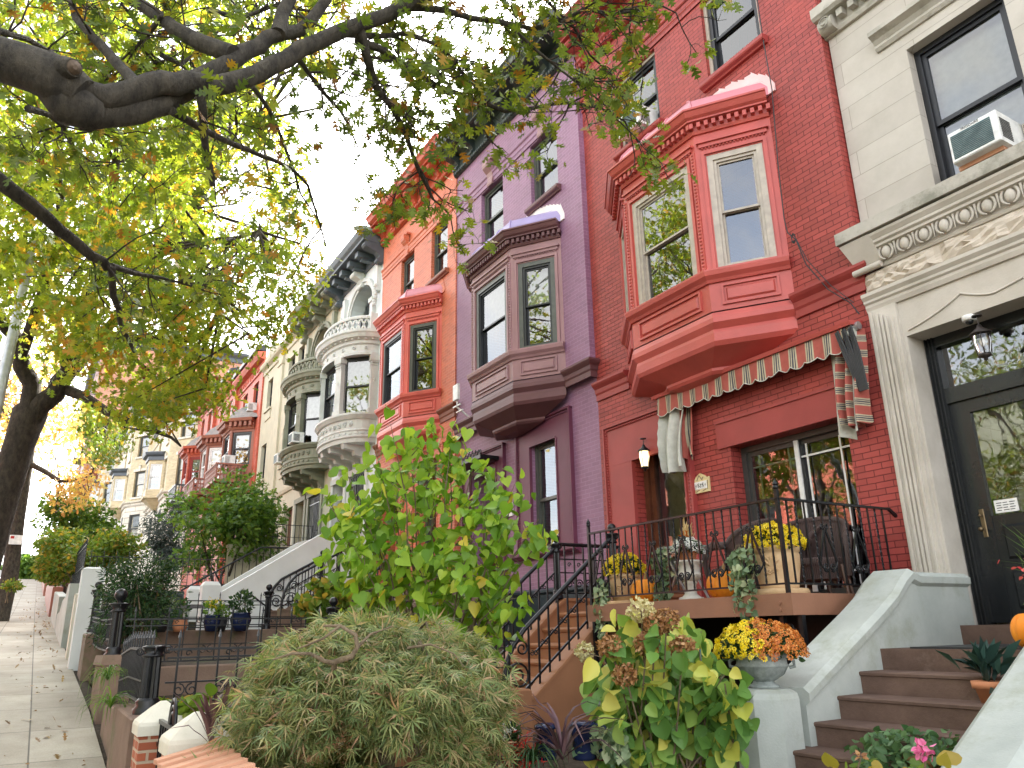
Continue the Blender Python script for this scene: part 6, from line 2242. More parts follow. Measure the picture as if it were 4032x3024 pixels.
LIMBS = [
    ([(165, 205, 5.0), (230, 212, 5.0), (300, 195, 5.05), (350, 178, 5.1), (400, 176, 5.2), (460, 186, 5.3), (520, 172, 5.4), (590, 140, 5.55), (650, 105, 5.7), (730, 70, 5.9), (830, 35, 6.1), (920, -10, 6.3), (1010, -60, 6.5)], 0.075, 0.045, 0),
    ([(165, 250, 5.0), (230, 246, 5.02), (300, 240, 5.05), (350, 225, 5.15), (400, 195, 5.3), (440, 165, 5.45), (500, 135, 5.6), (560, 100, 5.8), (605, 72, 5.95), (650, 65, 6.1), (690, 20, 6.3), (735, -40, 6.5)], 0.08, 0.036, 0),
    ([(300, 188, 5.1), (255, 140, 5.4), (200, 80, 5.8), (165, 40, 6.1), (150, -20, 6.4)], 0.035, 0.022, 2),
    ([(505, 118, 5.6), (440, 95, 5.8), (400, 75, 6.0), (365, 52, 6.2), (320, 20, 6.5), (260, -15, 6.8)], 0.06, 0.04, 2),
    ([(600, 75, 5.9), (610, 30, 6.1), (640, -30, 6.3)], 0.055, 0.04, 1),
    ([(435, 192, 5.2), (437, 230, 5.2), (441, 290, 5.22), (448, 345, 5.25), (460, 402, 5.3)], 0.028, 0.018, 1),
    ([(370, 240, 5.1), (430, 275, 5.4), (500, 310, 5.8), (560, 335, 6.2), (630, 365, 6.6), (665, 400, 6.9), (680, 450, 7.1), (705, 535, 7.3)], 0.026, 0.007, 2),
    ([(545, 186, 5.4), (580, 235, 5.7), (605, 290, 6.0), (632, 360, 6.3), (650, 420, 6.5), (700, 495, 6.7)], 0.016, 0.006, 1),
    ([(775, 55, 6.0), (792, 120, 6.0), (815, 195, 6.1), (850, 235, 6.2), (880, 300, 6.3), (905, 370, 6.4), (935, 430, 6.5)], 0.036, 0.012, 5),
    ([(770, 85, 6.0), (830, 110, 6.1), (890, 155, 6.3), (950, 190, 6.5), (1010, 210, 6.6), (1090, 240, 6.8), (1160, 232, 7.0), (1230, 222, 7.1), (1300, 235, 7.2), (1350, 262, 7.2)], 0.03, 0.008, 7),
    ([(860, 15, 6.2), (960, 22, 6.4), (1020, 40, 6.5), (1090, 50, 6.6), (1150, 62, 6.7), (1210, 50, 6.8), (1260, 20, 6.9), (1330, 30, 7.0), (1400, 20, 7.0)], 0.028, 0.01, 7),
    ([(745, 75, 5.95), (820, 78, 6.1), (870, 72, 6.2), (940, 95, 6.3), (985, 130, 6.4), (1010, 180, 6.5)], 0.022, 0.008, 6),
    ([(1100, 55, 6.6), (1160, 110, 6.6), (1210, 150, 6.6), (1260, 190, 6.6), (1310, 230, 6.7)], 0.014, 0.006, 3),
    ([(-40, 360, 6.3), (30, 415, 6.3), (100, 470, 6.4), (160, 520, 6.5), (225, 566, 6.6), (242, 580, 6.65), (245, 640, 6.8), (260, 700, 7.0), (290, 760, 7.3)], 0.058, 0.014, 2),
    ([(240, 574, 6.65), (290, 590, 6.9), (350, 600, 7.2), (420, 620, 7.6)], 0.025, 0.008, 3),
    ([(350, 35, 6.2), (300, 95, 6.3), (340, 140, 6.5)], 0.02, 0.008, 3),
    ([(60, 235, 5.6), (110, 250, 5.9), (150, 290, 6.2), (170, 360, 6.5)], 0.022, 0.008, 4),
    ([(1000, -40, 6.5), (1100, -30, 6.6), (1180, 0, 6.8), (1240, 60, 7.0), (1275, 120, 7.0)], 0.022, 0.008, 4),
    ([(640, 120, 5.7), (690, 190, 6.0), (740, 245, 6.3), (770, 310, 6.5)], 0.018, 0.007, 3),
    ([(-30, 60, 6.2), (60, 85, 6.6), (140, 130, 6.9), (200, 150, 7.2)], 0.025, 0.01, 3),
    ([(450, 20, 6.3), (520, 40, 6.6), (600, 10, 6.9), (700, 30, 7.2)], 0.02, 0.008, 6),
    ([(350, 120, 6.0), (390, 140, 6.3), (430, 110, 6.6), (480, 60, 6.9)], 0.018, 0.008, 4),
]


def leafy(p, d, L, r0, depth, r, mb, nleaf=7, grav=0.05):
    pts = wander(p, d, L, 5, r, 0.28, grav)
    mb.tube(pts, list(np.linspace(r0, r0 * 0.4, 6)), 4, False)
    if depth > 0:
        for k in range(3):
            q = pts[r.integers(1, 6)]
            leafy(q, norm(np.array(d) + r.normal(size=3) * 0.8), L * r.uniform(0.45, 0.7), r0 * 0.55, depth - 1, r, mb, nleaf, grav)
    else:
        for k in range(nleaf):
            q = pts[r.integers(2, 6)] + r.normal(size=3) * 0.025
            leafC.append(q)
            leafA.append(norm(np.array(d) * 0.6 + r.normal(size=3) * 0.8 + np.array([0, 0, -0.5])))


for pts, ra, rb, dens in LIMBS:
    P = [at(*p) for p in pts]
    # smooth subdivide
    Q = []
    for a, b in zip(P[:-1], P[1:]):
        Q += [a, (a + b) / 2 + r1.normal(size=3) * ra * 0.12]
    Q.append(P[-1])
    T1.tube(Q, list(np.linspace(ra, rb, len(Q))), 12 if ra > 0.05 else 7)
    for k in range(int(dens * 2.3)):
        t = r1.uniform(0.15, 1.0) if ra < 0.04 else r1.uniform(0.4, 1.0)
        i = min(len(Q) - 2, int(t * (len(Q) - 1)))
        d = norm(Q[i + 1] - Q[i])
        leafy(Q[i], norm(d * 0.5 + r1.normal(size=3) * 0.7), r1.uniform(0.32, 0.72), 0.008, 2, r1, tw, 3, 0.05)
    if dens >= 3:
        leafy(Q[-1], norm(Q[-1] - Q[-2]), 0.6, 0.008, 2, r1, tw, 5)
trunk = T1.build('trunk', BARK1, oak)
tw.build('twigs', BARK2, oak)
mb = MB()
c0, c1 = np.array(at(158, 146, 4.87)), np.array(at(163, 145, 4.83))
mb.tube([c0, c0 + (c1 - c0) * 0.6, c1], [0.042, 0.03, 0.012], 12)
mb.build('sawn_end', m_stone("pale_cut_wood", (0.07, 0.05, 0.035), (0.17, 0.125, 0.09), 20), oak)
LC, LA_ = np.array(leafC), np.array(leafA)
print("oak leaves", len(LC))
leaf_obj('leaves', oak, M['leaf_oak_near'], LC, r1.uniform(0.07, 0.125, len(LC)), OAK, axis=LA_ * 3, up=np.array([[0, 0, 1.0]]), jitter=0.7, seed=4)

# ---- second street oak with bright crown
def street_tree(label, trunk_pts, radii, limbs, cl, crad, nper, lsize, mat, seed, shape=OAK2, bark=BARK2, squash=0.85, twig=True):
    r = np.random.default_rng(seed)
    root = thing("oak_tree", label, "tree", tuple(trunk_pts[0]))
    mb = MB()
    mb.tube(trunk_pts, radii, 14)
    ends = []
    for pts, ra, rb in limbs:
        Q = []
        for a, b in zip(pts[:-1], pts[1:]):
            Q += [np.array(a), (np.array(a) + np.array(b)) / 2 + r.normal(size=3) * ra * 0.3]
        Q.append(np.array(pts[-1]))
        mb.tube(Q, list(np.linspace(ra, rb, len(Q))), 8)
        ends += Q[2:]
    ends = np.array(ends)
    if twig:
        for c in cl[::2]:
            e = ends[np.argmin(((ends - c) ** 2).sum(1))]
            m = (e + c) / 2 + r.normal(size=3) * 0.25 * np.linalg.norm(c - e)
            mb.tube([e, m, c], [0.03, 0.018, 0.008], 5, False)
    mb.build('trunk', bark, root)
    C = crown_clusters(cl, crad, nper, r, squash)
    leaf_obj('crown', root, mat, C, r.uniform(*lsize, len(C)), shape, axis=np.array([[0, 0, -0.7]]), up=np.array([[0, 0, 0.8]]), jitter=1.0, seed=seed)
    return root


def in_poly(x, y, P):
    c = False
    j = len(P) - 1
    for i in range(len(P)):
        if (P[i][1] > y) != (P[j][1] > y) and x < (P[j][0] - P[i][0]) * (y - P[i][1]) / (P[j][1] - P[i][1]) + P[i][0]:
            c = not c
        j = i
    return c


r2 = np.random.default_rng(21)
poly = [(-150, -150), (800, -150), (700, 120), (640, 330), (640, 400), (640, 470), (610, 560), (570, 630), (560, 690), (520, 720), (470, 790), (440, 830), (430, 890), (330, 880), (300, 900), (220, 850), (160, 780), (60, 700), (20, 640), (-150, 660)]
cl = []
while len(cl) < 330:
    x, y, d = r2.uniform(-150, 800), r2.uniform(-150, 900), r2.uniform(11.5, 21)
    if in_poly(x, y, poly):
        if (y < 330 and r2.random() < 0.4) or (x > 480 and r2.random() < 0.35):
            continue
        cl.append(at(x, y, d))
for x, y, d in [(250, 880, 15.5), (300, 895, 15.3), (350, 900, 15), (420, 860, 15), (450, 830, 15), (360, 860, 15.2), (560, 740, 14.5), (520, 700, 15), (600, 700, 14), (470, 850, 15), (640, 600, 14), (620, 660, 14), (655, 545, 14)]:
    cl.append(at(x, y, d))
cl = np.array(cl)
y2 = -8.6
tr = [np.array((-15.6, -8.95, -0.9)), at(-62, 1290, 18.3), at(-5, 1106, 18.5), at(42, 960, 18.7), at(66, 890, 18.8), at(76, 868, 18.8)]
crt = np.array(tr[-1])
limbs = [
    ([crt + (0, 0, -0.5), at(70, 830, 18.8), at(45, 770, 18.6), at(15, 710, 18.4), at(-30, 600, 18), at(-40, 450, 17.5)], 0.2, 0.08),
    ([crt + (0, 0, -0.4), at(120, 850, 18.6), at(150, 800, 18.4), at(165, 745, 18.2), at(185, 650, 17.8), at(220, 520, 17), at(250, 350, 16)], 0.22, 0.07),
    ([at(140, 840, 18.6), at(233, 890, 17.5), at(317, 925, 16.5), at(370, 945, 16)], 0.12, 0.03),
    ([at(165, 760, 18.2), at(230, 735, 17.5), at(333, 733, 16.5), at(410, 735, 16), at(460, 700, 15.5), at(480, 640, 15)], 0.11, 0.04),
    ([at(155, 800, 18.3), at(200, 760, 19), at(260, 680, 19.5), at(330, 560, 19), at(420, 450, 18)], 0.15, 0.05),
    ([at(185, 650, 17.8), at(260, 590, 16.5), at(350, 540, 15.5), at(450, 520, 14.5), at(560, 500, 14)], 0.1, 0.03),
    ([at(220, 520, 17), at(320, 420, 15.5), at(440, 330, 14.5), at(560, 260, 14)], 0.09, 0.03),
    ([at(45, 770, 18.6), at(90, 640, 17.5), at(130, 500, 16.5), at(120, 350, 15.5), at(160, 200, 15)], 0.12, 0.04),
]
oak2 = street_tree("second oak with dark forked trunk and bright yellow-green crown", tr, [0.42, 0.34, 0.3, 0.28, 0.33, 0.2], limbs, cl, r2.uniform(0.35, 0.85, len(cl)), 100, (0.11, 0.17), M['leaf_oak_bright'], 33)
print("oak2 leaves", len(cl) * 105)

# ---- third and further street trees, orange autumn crowns
r3 = np.random.default_rng(31)
b3 = at(22, 1240, 37)
cl = np.array([at(r3.uniform(-90, 150), r3.uniform(780, 975), r3.uniform(32, 42)) for _ in range(75)] + [at(r3.uniform(110, 210), r3.uniform(1000, 1090), r3.uniform(34, 40)) for _ in range(14)])
zt3 = np.array(b3)
street_tree("third street tree with thin grey trunk and orange crown", [zt3 + (0.6, -0.1, -2.2), zt3, at(38, 1120, 37), at(60, 1000, 37), at(75, 900, 37)], [0.34, 0.3, 0.26, 0.2, 0.12], [([at(60, 1000, 37), at(130, 1040, 36), at(200, 1030, 36)], 0.12, 0.05), ([at(60, 1000, 37), at(30, 930, 37), at(0, 860, 37)], 0.15, 0.06), ([at(75, 900, 37), at(110, 850, 36), at(130, 800, 36)], 0.12, 0.05)], cl, 0.95, 48, (0.16, 0.26), M['leaf_orange'], 35, bark=BARK1)
cl = np.array([at(r3.uniform(170, 265), r3.uniform(890, 990), r3.uniform(46, 52)) for _ in range(34)])
street_tree("young yellow-green street tree before the dark brick block", [np.array((-50, -6.6, zs(-50) - 0.2)), np.array((-50, -6.6, zs(-50) + 3)), at(215, 960, 48)], [0.14, 0.1, 0.06], [([at(215, 960, 48), at(230, 920, 48), at(240, 900, 48)], 0.06, 0.03)], cl, 0.85, 110, (0.15, 0.24), M['leaf_lime'], 37)


# ---- bushes and small garden trees
def bush(name, label, cat, c, rad, n, lsize, mat, seed, shape=OVAL, ground=None, stems=5, lumps=14, squash=(1, 1, 1), stem_mat=None, up=0.9, shell_=0.3, group=None):
    r = np.random.default_rng(seed)
    c = np.array(c, float)
    g = ground if ground is not None else c[2] - rad
    root = thing(name, label, cat, (c[0], c[1], g), group=group)
    cl = norm(r.normal(size=(lumps, 3))) * (r.random((lumps, 1)) ** 0.4) * rad * 0.72 * np.array(squash) + c
    C = crown_clusters(cl, r.uniform(0.32, 0.55, lumps) * rad, n // lumps, r)
    keep = C[:, 2] > g + 0.02
    C = C[keep]
    mb = MB()
    for k in range(stems):
        e = cl[r.integers(0, lumps)]
        b = np.array([c[0], c[1], g - 0.1]) + np.array([r.normal(), r.normal(), 0]) * rad * 0.12
        m = (b + e) / 2 + np.array([r.normal(), r.normal(), 0]) * rad * 0.12
        mb.tube([b, m, e], [rad * 0.03 + 0.006, rad * 0.02 + 0.004, 0.004], 5, False)
    mb.build('stems', stem_mat or STEM, root)
    leaf_obj('leaves', root, mat, C, r.uniform(*lsize, len(C)), shape, axis=norm(C - c) * 0.8 + np.array([[0, 0, -0.4]]), up=np.array([[0, 0, up]]), jitter=0.9, seed=seed)
    return root


bush("shrub", "big dark green rounded shrub up the sidewalk before the yellow houses", "shrub", at(165, 1135, 40), 1.85, 4200, (0.14, 0.22), M['leaf_green'], 41, squash=(1, 1, 1.05))
bush("shrub", "yellow-green bush with orange tips above the dark spiked fence", "shrub", at(192, 1205, 29), 1.5, 4600, (0.1, 0.17), M['leaf_lime'], 42, squash=(1.3, 1.3, 0.8))
bush("shrub", "low green bush spilling over the wall at the top of the sidewalk", "shrub", at(120, 1205, 46), 1.3, 1500, (0.12, 0.2), M['leaf_green'], 43)
bush("garden_tree", "small leafy green tree before the red and cream houses", "tree", at(500, 1135, 26), 1.9, 5600, (0.13, 0.22), M['leaf_green'], 44, OAK2, ground=0.6, stems=8, lumps=26, squash=(1.1, 1.1, 0.9), stem_mat=BARK2)
bush("garden_tree", "grey-green feathery conifer between the yellow houses and the green tree", "conifer", at(372, 1158, 30), 1.2, 4800, (0.12, 0.22), M['leaf_grey'], 45, LANCE, ground=0.8, lumps=20, squash=(0.8, 0.8, 1.6), up=0.2)
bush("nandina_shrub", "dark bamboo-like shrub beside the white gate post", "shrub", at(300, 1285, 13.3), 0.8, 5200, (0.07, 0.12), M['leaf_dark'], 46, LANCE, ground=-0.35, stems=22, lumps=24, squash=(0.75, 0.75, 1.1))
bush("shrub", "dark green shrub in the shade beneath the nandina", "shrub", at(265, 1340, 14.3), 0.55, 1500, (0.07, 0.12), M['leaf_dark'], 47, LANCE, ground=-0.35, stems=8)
bush("shrub", "leafy light green shrub between the two black handrails", "shrub", at(690, 1312, 15.8), 0.55, 900, (0.1, 0.17), M['leaf_lime'], 48, HEART, ground=0.1)
bush("shrub", "mixed dark planting under the purple house railing", "shrub", at(800, 1370, 10.5), 0.5, 700, (0.08, 0.13), M['leaf_green'], 49, HEART, ground=-0.7)
bush("hosta_plant", "light green leafy plant at the foot of the near cross fence", "plant", at(470, 1535, 7.3), 0.26, 150, (0.1, 0.18), M['leaf_lime'], 50, OVAL, ground=-0.85, squash=(1.6, 1.6, 0.5), lumps=8)
bush("hosta_plant", "pale green plant behind the fluted fence post", "plant", at(370, 1530, 8.6), 0.24, 150, (0.1, 0.18), M['leaf_lime'], 51, OVAL, ground=-0.85, squash=(1.6, 1.6, 0.5), lumps=8)


def blades(name, label, cat, c, n, L, w, mat, seed, droop=0.5, tilt=0.6):
    """rosette of sword-like leaves, each a bent tapering strip"""
    r = np.random.default_rng(seed)
    root = thing(name, label, cat, tuple(c))
    mb = MB()
    for k in range(n):
        a = r.uniform(0, 2 * PI)
        t = r.uniform(0.05, tilt)
        l = L * r.uniform(0.6, 1.1)
        pts = []
        for j in range(7):
            q = j / 6
            ang = t + droop * q * q * r.uniform(0.7, 1.3)
            pts.append((q * l * math.sin(ang), q * l * math.cos(ang)))
        vs = []
        for j, (h, z) in enumerate(pts):
            ww = w * (0.6 + 0.8 * (j / 6)) * (1 - (j / 6) ** 3) + 0.001
            x, y = h * math.cos(a), h * math.sin(a)
            dx, dy = -math.sin(a) * ww, math.cos(a) * ww
            vs += [(c[0] + x + dx, c[1] + y + dy, c[2] + z), (c[0] + x, c[1] + y, c[2] + z - ww * 0.5), (c[0] + x - dx, c[1] + y - dy, c[2] + z)]
        mb.add(vs, [[j * 3 + q, j * 3 + q + 1, (j + 1) * 3 + q + 1, (j + 1) * 3 + q] for j in range(6) for q in range(2)], True)
    mb.build('leaves', mat, root)
    return root


c = at(1215, 1640, 5.7)
blades("cordyline", "purple spiky cordyline below the tan-brown stoop", "plant", c, 30, 0.55, 0.013, M['leaf_cord'], 1, 0.7, 0.9)
c = at(455, 1610, 5.5)
blades("cordyline", "purple spiky cordyline at the left edge of the Japanese maple", "plant", c, 22, 0.42, 0.012, M['leaf_cord'], 2, 0.4, 0.8)
blades("grass_tuft", "green grass tuft at the foot of the wall under the fence panel", "plant", at(232, 1470, 9.7), 40, 0.3, 0.006, M['leaf_green'], 3, 1.2, 0.7)
blades("grass_tuft", "green tuft growing between the mossy wall blocks", "plant", at(238, 1530, 8.9), 36, 0.3, 0.006, M['leaf_green'], 4, 1.2, 0.7)
blades("grass_tuft", "grassy green clump beside the purple cordyline below the stoop", "plant", at(1150, 1650, 5.6), 50, 0.26, 0.007, M['leaf_dark'], 5, 1.3, 0.9)

# ---- Japanese laceleaf maple in the near garden
jm = thing("japanese_maple", "weeping laceleaf Japanese maple, olive and tan, filling the near garden", "shrub", (-4.95, -6.0, -1.35))
r = np.random.default_rng(61)
mb = MB()
bx = np.array([-5.05, -5.95, -1.4])
mb.tube([bx, bx + (0.05, 0.02, 0.4), bx + (-0.05, 0.05, 0.8), bx + (0.05, 0.05, 1.1)], [0.07, 0.06, 0.05, 0.04], 9)
anchors = []
mc = np.array([-5.02, -6.04, -0.5])
RX = np.array([0.82, 0.74, 0.56])
for k in range(46):
    a = r.uniform(0, 2 * PI)
    h = r.uniform(0.25, 1.0)
    p0 = bx + (0.0, 0.05, r.uniform(0.6, 1.1))
    p2 = mc + RX * np.array([math.cos(a) * h, math.sin(a) * h, math.sqrt(max(0.0, 1 - h * h)) * 0.92])
    p1 = (p0 + p2) / 2 + np.array([r.normal() * 0.12, r.normal() * 0.12, 0.22 + r.uniform(-0.08, 0.1)])
    p3 = p2 + norm(np.array([math.cos(a), math.sin(a), -1.2])) * r.uniform(0.12, 0.35)
    mb.tube([p0, (p0 + p1) / 2 + r.normal(size=3) * 0.04, p1, (p1 + p2) / 2 + r.normal(size=3) * 0.04, p2, p3], [0.02, 0.017, 0.013, 0.009, 0.006, 0.002], 5, False)
for arch, r0 in (([(720, 1470, 4.75), (722, 1430, 4.62), (760, 1418, 4.6), (772, 1398, 4.6), (768, 1372, 4.62), (735, 1352, 4.66), (700, 1352, 4.72)], 0.022), ([(722, 1432, 4.62), (700, 1428, 4.58), (670, 1412, 4.56), (630, 1412, 4.6), (590, 1425, 4.65)], 0.014), ([(735, 1352, 4.66), (700, 1378, 4.6), (660, 1395, 4.6), (640, 1402, 4.62)], 0.009), ([(880, 1400, 4.75), (930, 1392, 4.7), (980, 1412, 4.72), (1010, 1450, 4.8)], 0.008), ([(772, 1398, 4.6), (800, 1370, 4.7), (850, 1352, 4.85)], 0.01)):
    mb.tube([bx + (0, 0, 0.8)] * (r0 > 0.02) + [at(*p) for p in arch], list(np.linspace(r0, r0 * 0.35, len(arch) + (r0 > 0.02))), 7)
mb.build('branches', STEM, jm)
C = []
r = np.random.default_rng(62)
tiers = []
for k in range(480):
    a = r.uniform(0, 2 * PI)
    h = math.sqrt(r.uniform(0, 1.0))
    z = math.sqrt(max(0.0, 1 - h * h)) * 0.95 if r.random() < 0.42 else r.uniform(-1.7, 0.3)
    s_ = 1.0 if z > -0.2 else 0.98
    hh = h if z > -0.1 and z == math.sqrt(max(0.0, 1 - h * h)) * 0.95 else r.uniform(0.85, 1.05)
    tiers.append(mc + RX * r.uniform(0.9, 1.1) * np.array([math.cos(a) * hh, math.sin(a) * hh, z]))
tiers = np.array(tiers)
C = crown_clusters(tiers, r.uniform(0.07, 0.24, len(tiers)) * 1.0, 26, r, 0.6)
C = C[C[:, 2] > -1.36]
leaf_obj('leaves', jm, M['leaf_maple'], C, r.uniform(0.085, 0.15, len(C)), palm(7, 0.045, 0.5), axis=norm((C - mc) * np.array([1, 1, 0.2])) * 1.2 + np.array([[0, 0, -0.9]]), up=np.array([[0, 0, 1.2]]), jitter=0.75, seed=9)
print("maple leaves", len(C))

# ---- heart-leaved redbud shrub
rb = thing("redbud_shrub", "tall bright green heart-leaved shrub with bare pale stems", "shrub", (-7.2, -4.6, -1.0))
r = np.random.default_rng(71)
mb = MB()
lC, lA = [], []
tips = [(930, 905), (880, 915), (850, 930), (985, 925), (800, 985), (760, 1010), (735, 1075), (710, 1090), (720, 1150), (765, 1180), (820, 960), (1010, 985), (1060, 1010), (1100, 1045), (1120, 1090), (1165, 1125), (1180, 1160), (1100, 1170), (1050, 1220), (1085, 1260), (1010, 1170), (960, 1210), (900, 1230), (870, 1150), (930, 1050), (850, 1060), (900, 990), (970, 1000), (800, 1080), (770, 1120), (1000, 1090), (1040, 1080), (930, 1130), (1000, 1250), (1040, 1300), (960, 1290), (860, 1210), (810, 1150), (1080, 1140), (890, 1100), (960, 960), (740, 1210), (790, 1240), (1060, 1360), (1090, 1340), (1100, 1280), (930, 1265)]
for i, (x, y) in enumerate(tips):
    e = np.array(at(x + r.normal() * 8, y + r.normal() * 8, r.uniform(7.0, 8.4)))
    b = np.array([-7.25 + r.normal() * 0.16, -4.55 + r.normal() * 0.14, -1.1])
    m1 = b + (e - b) * 0.4 + np.array([r.normal() * 0.08, r.normal() * 0.08, 0.18])
    m2 = b + (e - b) * 0.72 + np.array([r.normal() * 0.08, r.normal() * 0.08, 0.15])
    mb.tube([b, (b + m1) / 2 + r.normal(size=3) * 0.03, m1, m2, e], [0.014, 0.012, 0.01, 0.007, 0.003], 5, False)
    for k in range(18):
        t = r.uniform(0.25, 1.05)
        p = m2 + (e - m2) * t + norm(r.normal(size=3)) * r.uniform(0.02, 0.26)
        lC.append(p)
    for k in range(3):
        s0 = m2 + (e - m2) * r.uniform(0, 0.8)
        s1 = s0 + norm(r.normal(size=3) + (0, 0, 0.3)) * r.uniform(0.15, 0.35)
        mb.tube([s0, s1], [0.005, 0.002], 4, False)
        for q in range(4):
            lC.append(s1 + r.normal(size=3) * 0.06)
mb.build('stems', STEM, rb)
lC = np.array(lC)
leaf_obj('leaves', rb, M['leaf_heart'], lC, r.uniform(0.075, 0.15, len(lC)), HEART, axis=np.array([[0.25, -0.35, -0.75]]), up=np.array([[0.1, -0.35, 0.8]]), jitter=0.55, seed=3)

# ---- hydrangea with brown flower heads
hy = thing("hydrangea", "hydrangea with large yellowing leaves and dry brown flower heads by the porch", "shrub", (-4.9, -3.75, -1.3))
r = np.random.default_rng(81)
mb = MB()
lC = []
heads = [(1385, 1318, 5.95), (1415, 1352, 5.9), (1396, 1392, 5.9), (1475, 1398, 5.85), (1350, 1458, 5.85), (1318, 1395, 5.95), (1440, 1338, 6.0)]
for k in range(50):
    x = r.uniform(1288, 1598)
    ytop = 1315 + 60 * (abs(x - 1400) / 180) ** 1.5 + (60 if x > 1530 else 0)
    y = r.uniform(ytop, 1660)
    e = np.array(at(x, y, r.uniform(6.0, 6.9)))
    b = np.array(at(1445 + r.normal() * 45, 1700, 6.5))
    b[2] = -1.35
    m_ = (b + e) / 2 + np.array([r.normal() * 0.05, r.normal() * 0.05, 0.1])
    mb.tube([b, m_, e], [0.009, 0.008, 0.005], 5, False)
    for q in range(20):
        t = r.uniform(0.45, 1.02)
        lC.append(m_ + (e - m_) * t + norm(r.normal(size=3)) * r.uniform(0.03, 0.16))
for x, y, d in heads:
    e = np.array(at(x, y, d))
    b = np.array(at(1440 + r.normal() * 20, 1700, 6.5))
    b[2] = -1.35
    mb.tube([b, (b + e) / 2 + r.normal(size=3) * 0.04, e], [0.009, 0.008, 0.006], 5, False)
    lC += [e + norm(r.normal(size=3)) * 0.16 + (0, 0, -0.16) for _ in range(5)]
mb.build('stems', STEM, hy)
for q in range(3):
    mb = MB()
    b = at(1350 + q * 90, 1660, 6.4)
    mb.tube([(b[0], b[1], -1.4), (b[0] + 0.02, b[1], -0.15 + 0.1 * (q % 2))], 0.008, 6)
    mb.build('garden_stake', m_plain("green_stake", (0.03, 0.12, 0.1), 0.5), hy)
lC = np.array(lC)
leaf_obj('leaves', hy, M['leaf_hyd'], lC, r.uniform(0.1, 0.175, len(lC)), folded([(0, 0, 0), (0.0, 0.2, 0.03), (0.13, 0.36, 0.06), (0.32, 0.43, 0.09), (0.52, 0.42, 0.08), (0.7, 0.33, 0.04), (0.86, 0.18, -0.02), (1.0, 0, -0.12)]), axis=np.array([[0.35, -0.45, -0.6]]), up=np.array([[0.25, -0.55, 0.6]]), jitter=0.5, seed=6)
M['hyd_dry'] = m_leaf("dry_flower_petal", [(0, (0.2, 0.085, 0.03)), (0.6, (0.36, 0.18, 0.07)), (1.0, (0.5, 0.32, 0.15))], 0.2)
M['hyd_pale'] = m_leaf("pale_flower_petal", [(0, (0.5, 0.42, 0.2)), (1.0, (0.7, 0.66, 0.42))], 0.3)
for i, (x, y, d) in enumerate(heads):
    c = np.array(at(x, y, d))
    n = 240
    dd = norm(r.normal(size=(n, 3)))
    P = c + dd * (0.085 if i else 0.095) * r.uniform(0.75, 1.05, (n, 1)) * np.array([1, 1, 0.85])
    leaf_obj('flower_head', hy, M['hyd_pale'] if i in (0,) else M['hyd_dry'], P, 0.034, OVAL, axis=r.normal(size=(n, 3)), up=dd * 2, jitter=0.6, seed=20 + i)
c = np.array(at(1262, 1408, 7.0))
dd = norm(r.normal(size=(220, 3)))
leaf_obj('flower_head', hy, M['hyd_pale'], c + dd * 0.07, 0.032, OVAL, axis=r.normal(size=(220, 3)), up=dd * 2, jitter=0.6, seed=40)
mb = MB()
mb.tube([c, at(1300, 1420, 6.8), at(1350, 1500, 6.6)], 0.005, 5, False)
mb.build('flower_stem', STEM, hy)

# ---- fallen leaves on the sidewalk
r = np.random.default_rng(91)
P = []
for k in range(420):
    x = -r.uniform(6, 60)
    y = -7.33 - abs(r.normal()) * 0.5 if r.random() < 0.75 else r.uniform(-10, -7.4)
    P.append((x, max(y, -10.5), zs(x) + 0.012))
lt = leaf_obj("fallen_leaves", None, m_leaf("dry_fallen_leaf", [(0, (0.16, 0.09, 0.04)), (0.6, (0.32, 0.19, 0.08)), (1.0, (0.45, 0.33, 0.13))], 0.1), np.array(P), r.uniform(0.06, 0.11, len(P)), OAK2, axis=np.array([[0.0, 0.0, 0.0]]), up=np.array([[0, 0, 3.0]]), jitter=0.5, seed=8)
lt["label"] = "dry brown leaves scattered along the sidewalk edge"
lt["category"] = "fallen leaves"
lt["kind"] = "stuff"

# ---- trees across the road: they shade the sidewalk and show in the window glass
for i, (x, y) in enumerate([(-4, -21.5), (-13, -21.8), (-23, -21.6), (5, -21.7)]):
    rr_ = np.random.default_rng(300 + i)
    z0 = zs(x)
    cc = np.array([x, y, z0 + 8.5])
    cl = cc + norm(rr_.normal(size=(70, 3))) * (rr_.random((70, 1)) ** 0.4) * np.array([4.2, 3.6, 4.2])
    lab = ["oak across the road facing the limestone house", "oak across the road facing the purple house", "oak across the road facing the bow fronts", "oak across the road, nearest the corner behind the viewer"][i]
    street_tree(lab, [np.array((x, y, z0 - 0.3)), np.array((x, y, z0 + 3)), np.array((x + 0.2, y, z0 + 6)), np.array((x, y, z0 + 10))], [0.35, 0.28, 0.2, 0.08], [([np.array((x, y, z0 + 4)), cc + (2, 0, 1)], 0.12, 0.04), ([np.array((x, y, z0 + 5)), cc + (-2, 1, 1)], 0.12, 0.04)], cl, 1.0, 130, (0.12, 0.19), M['leaf_oak_near'], 310 + i)

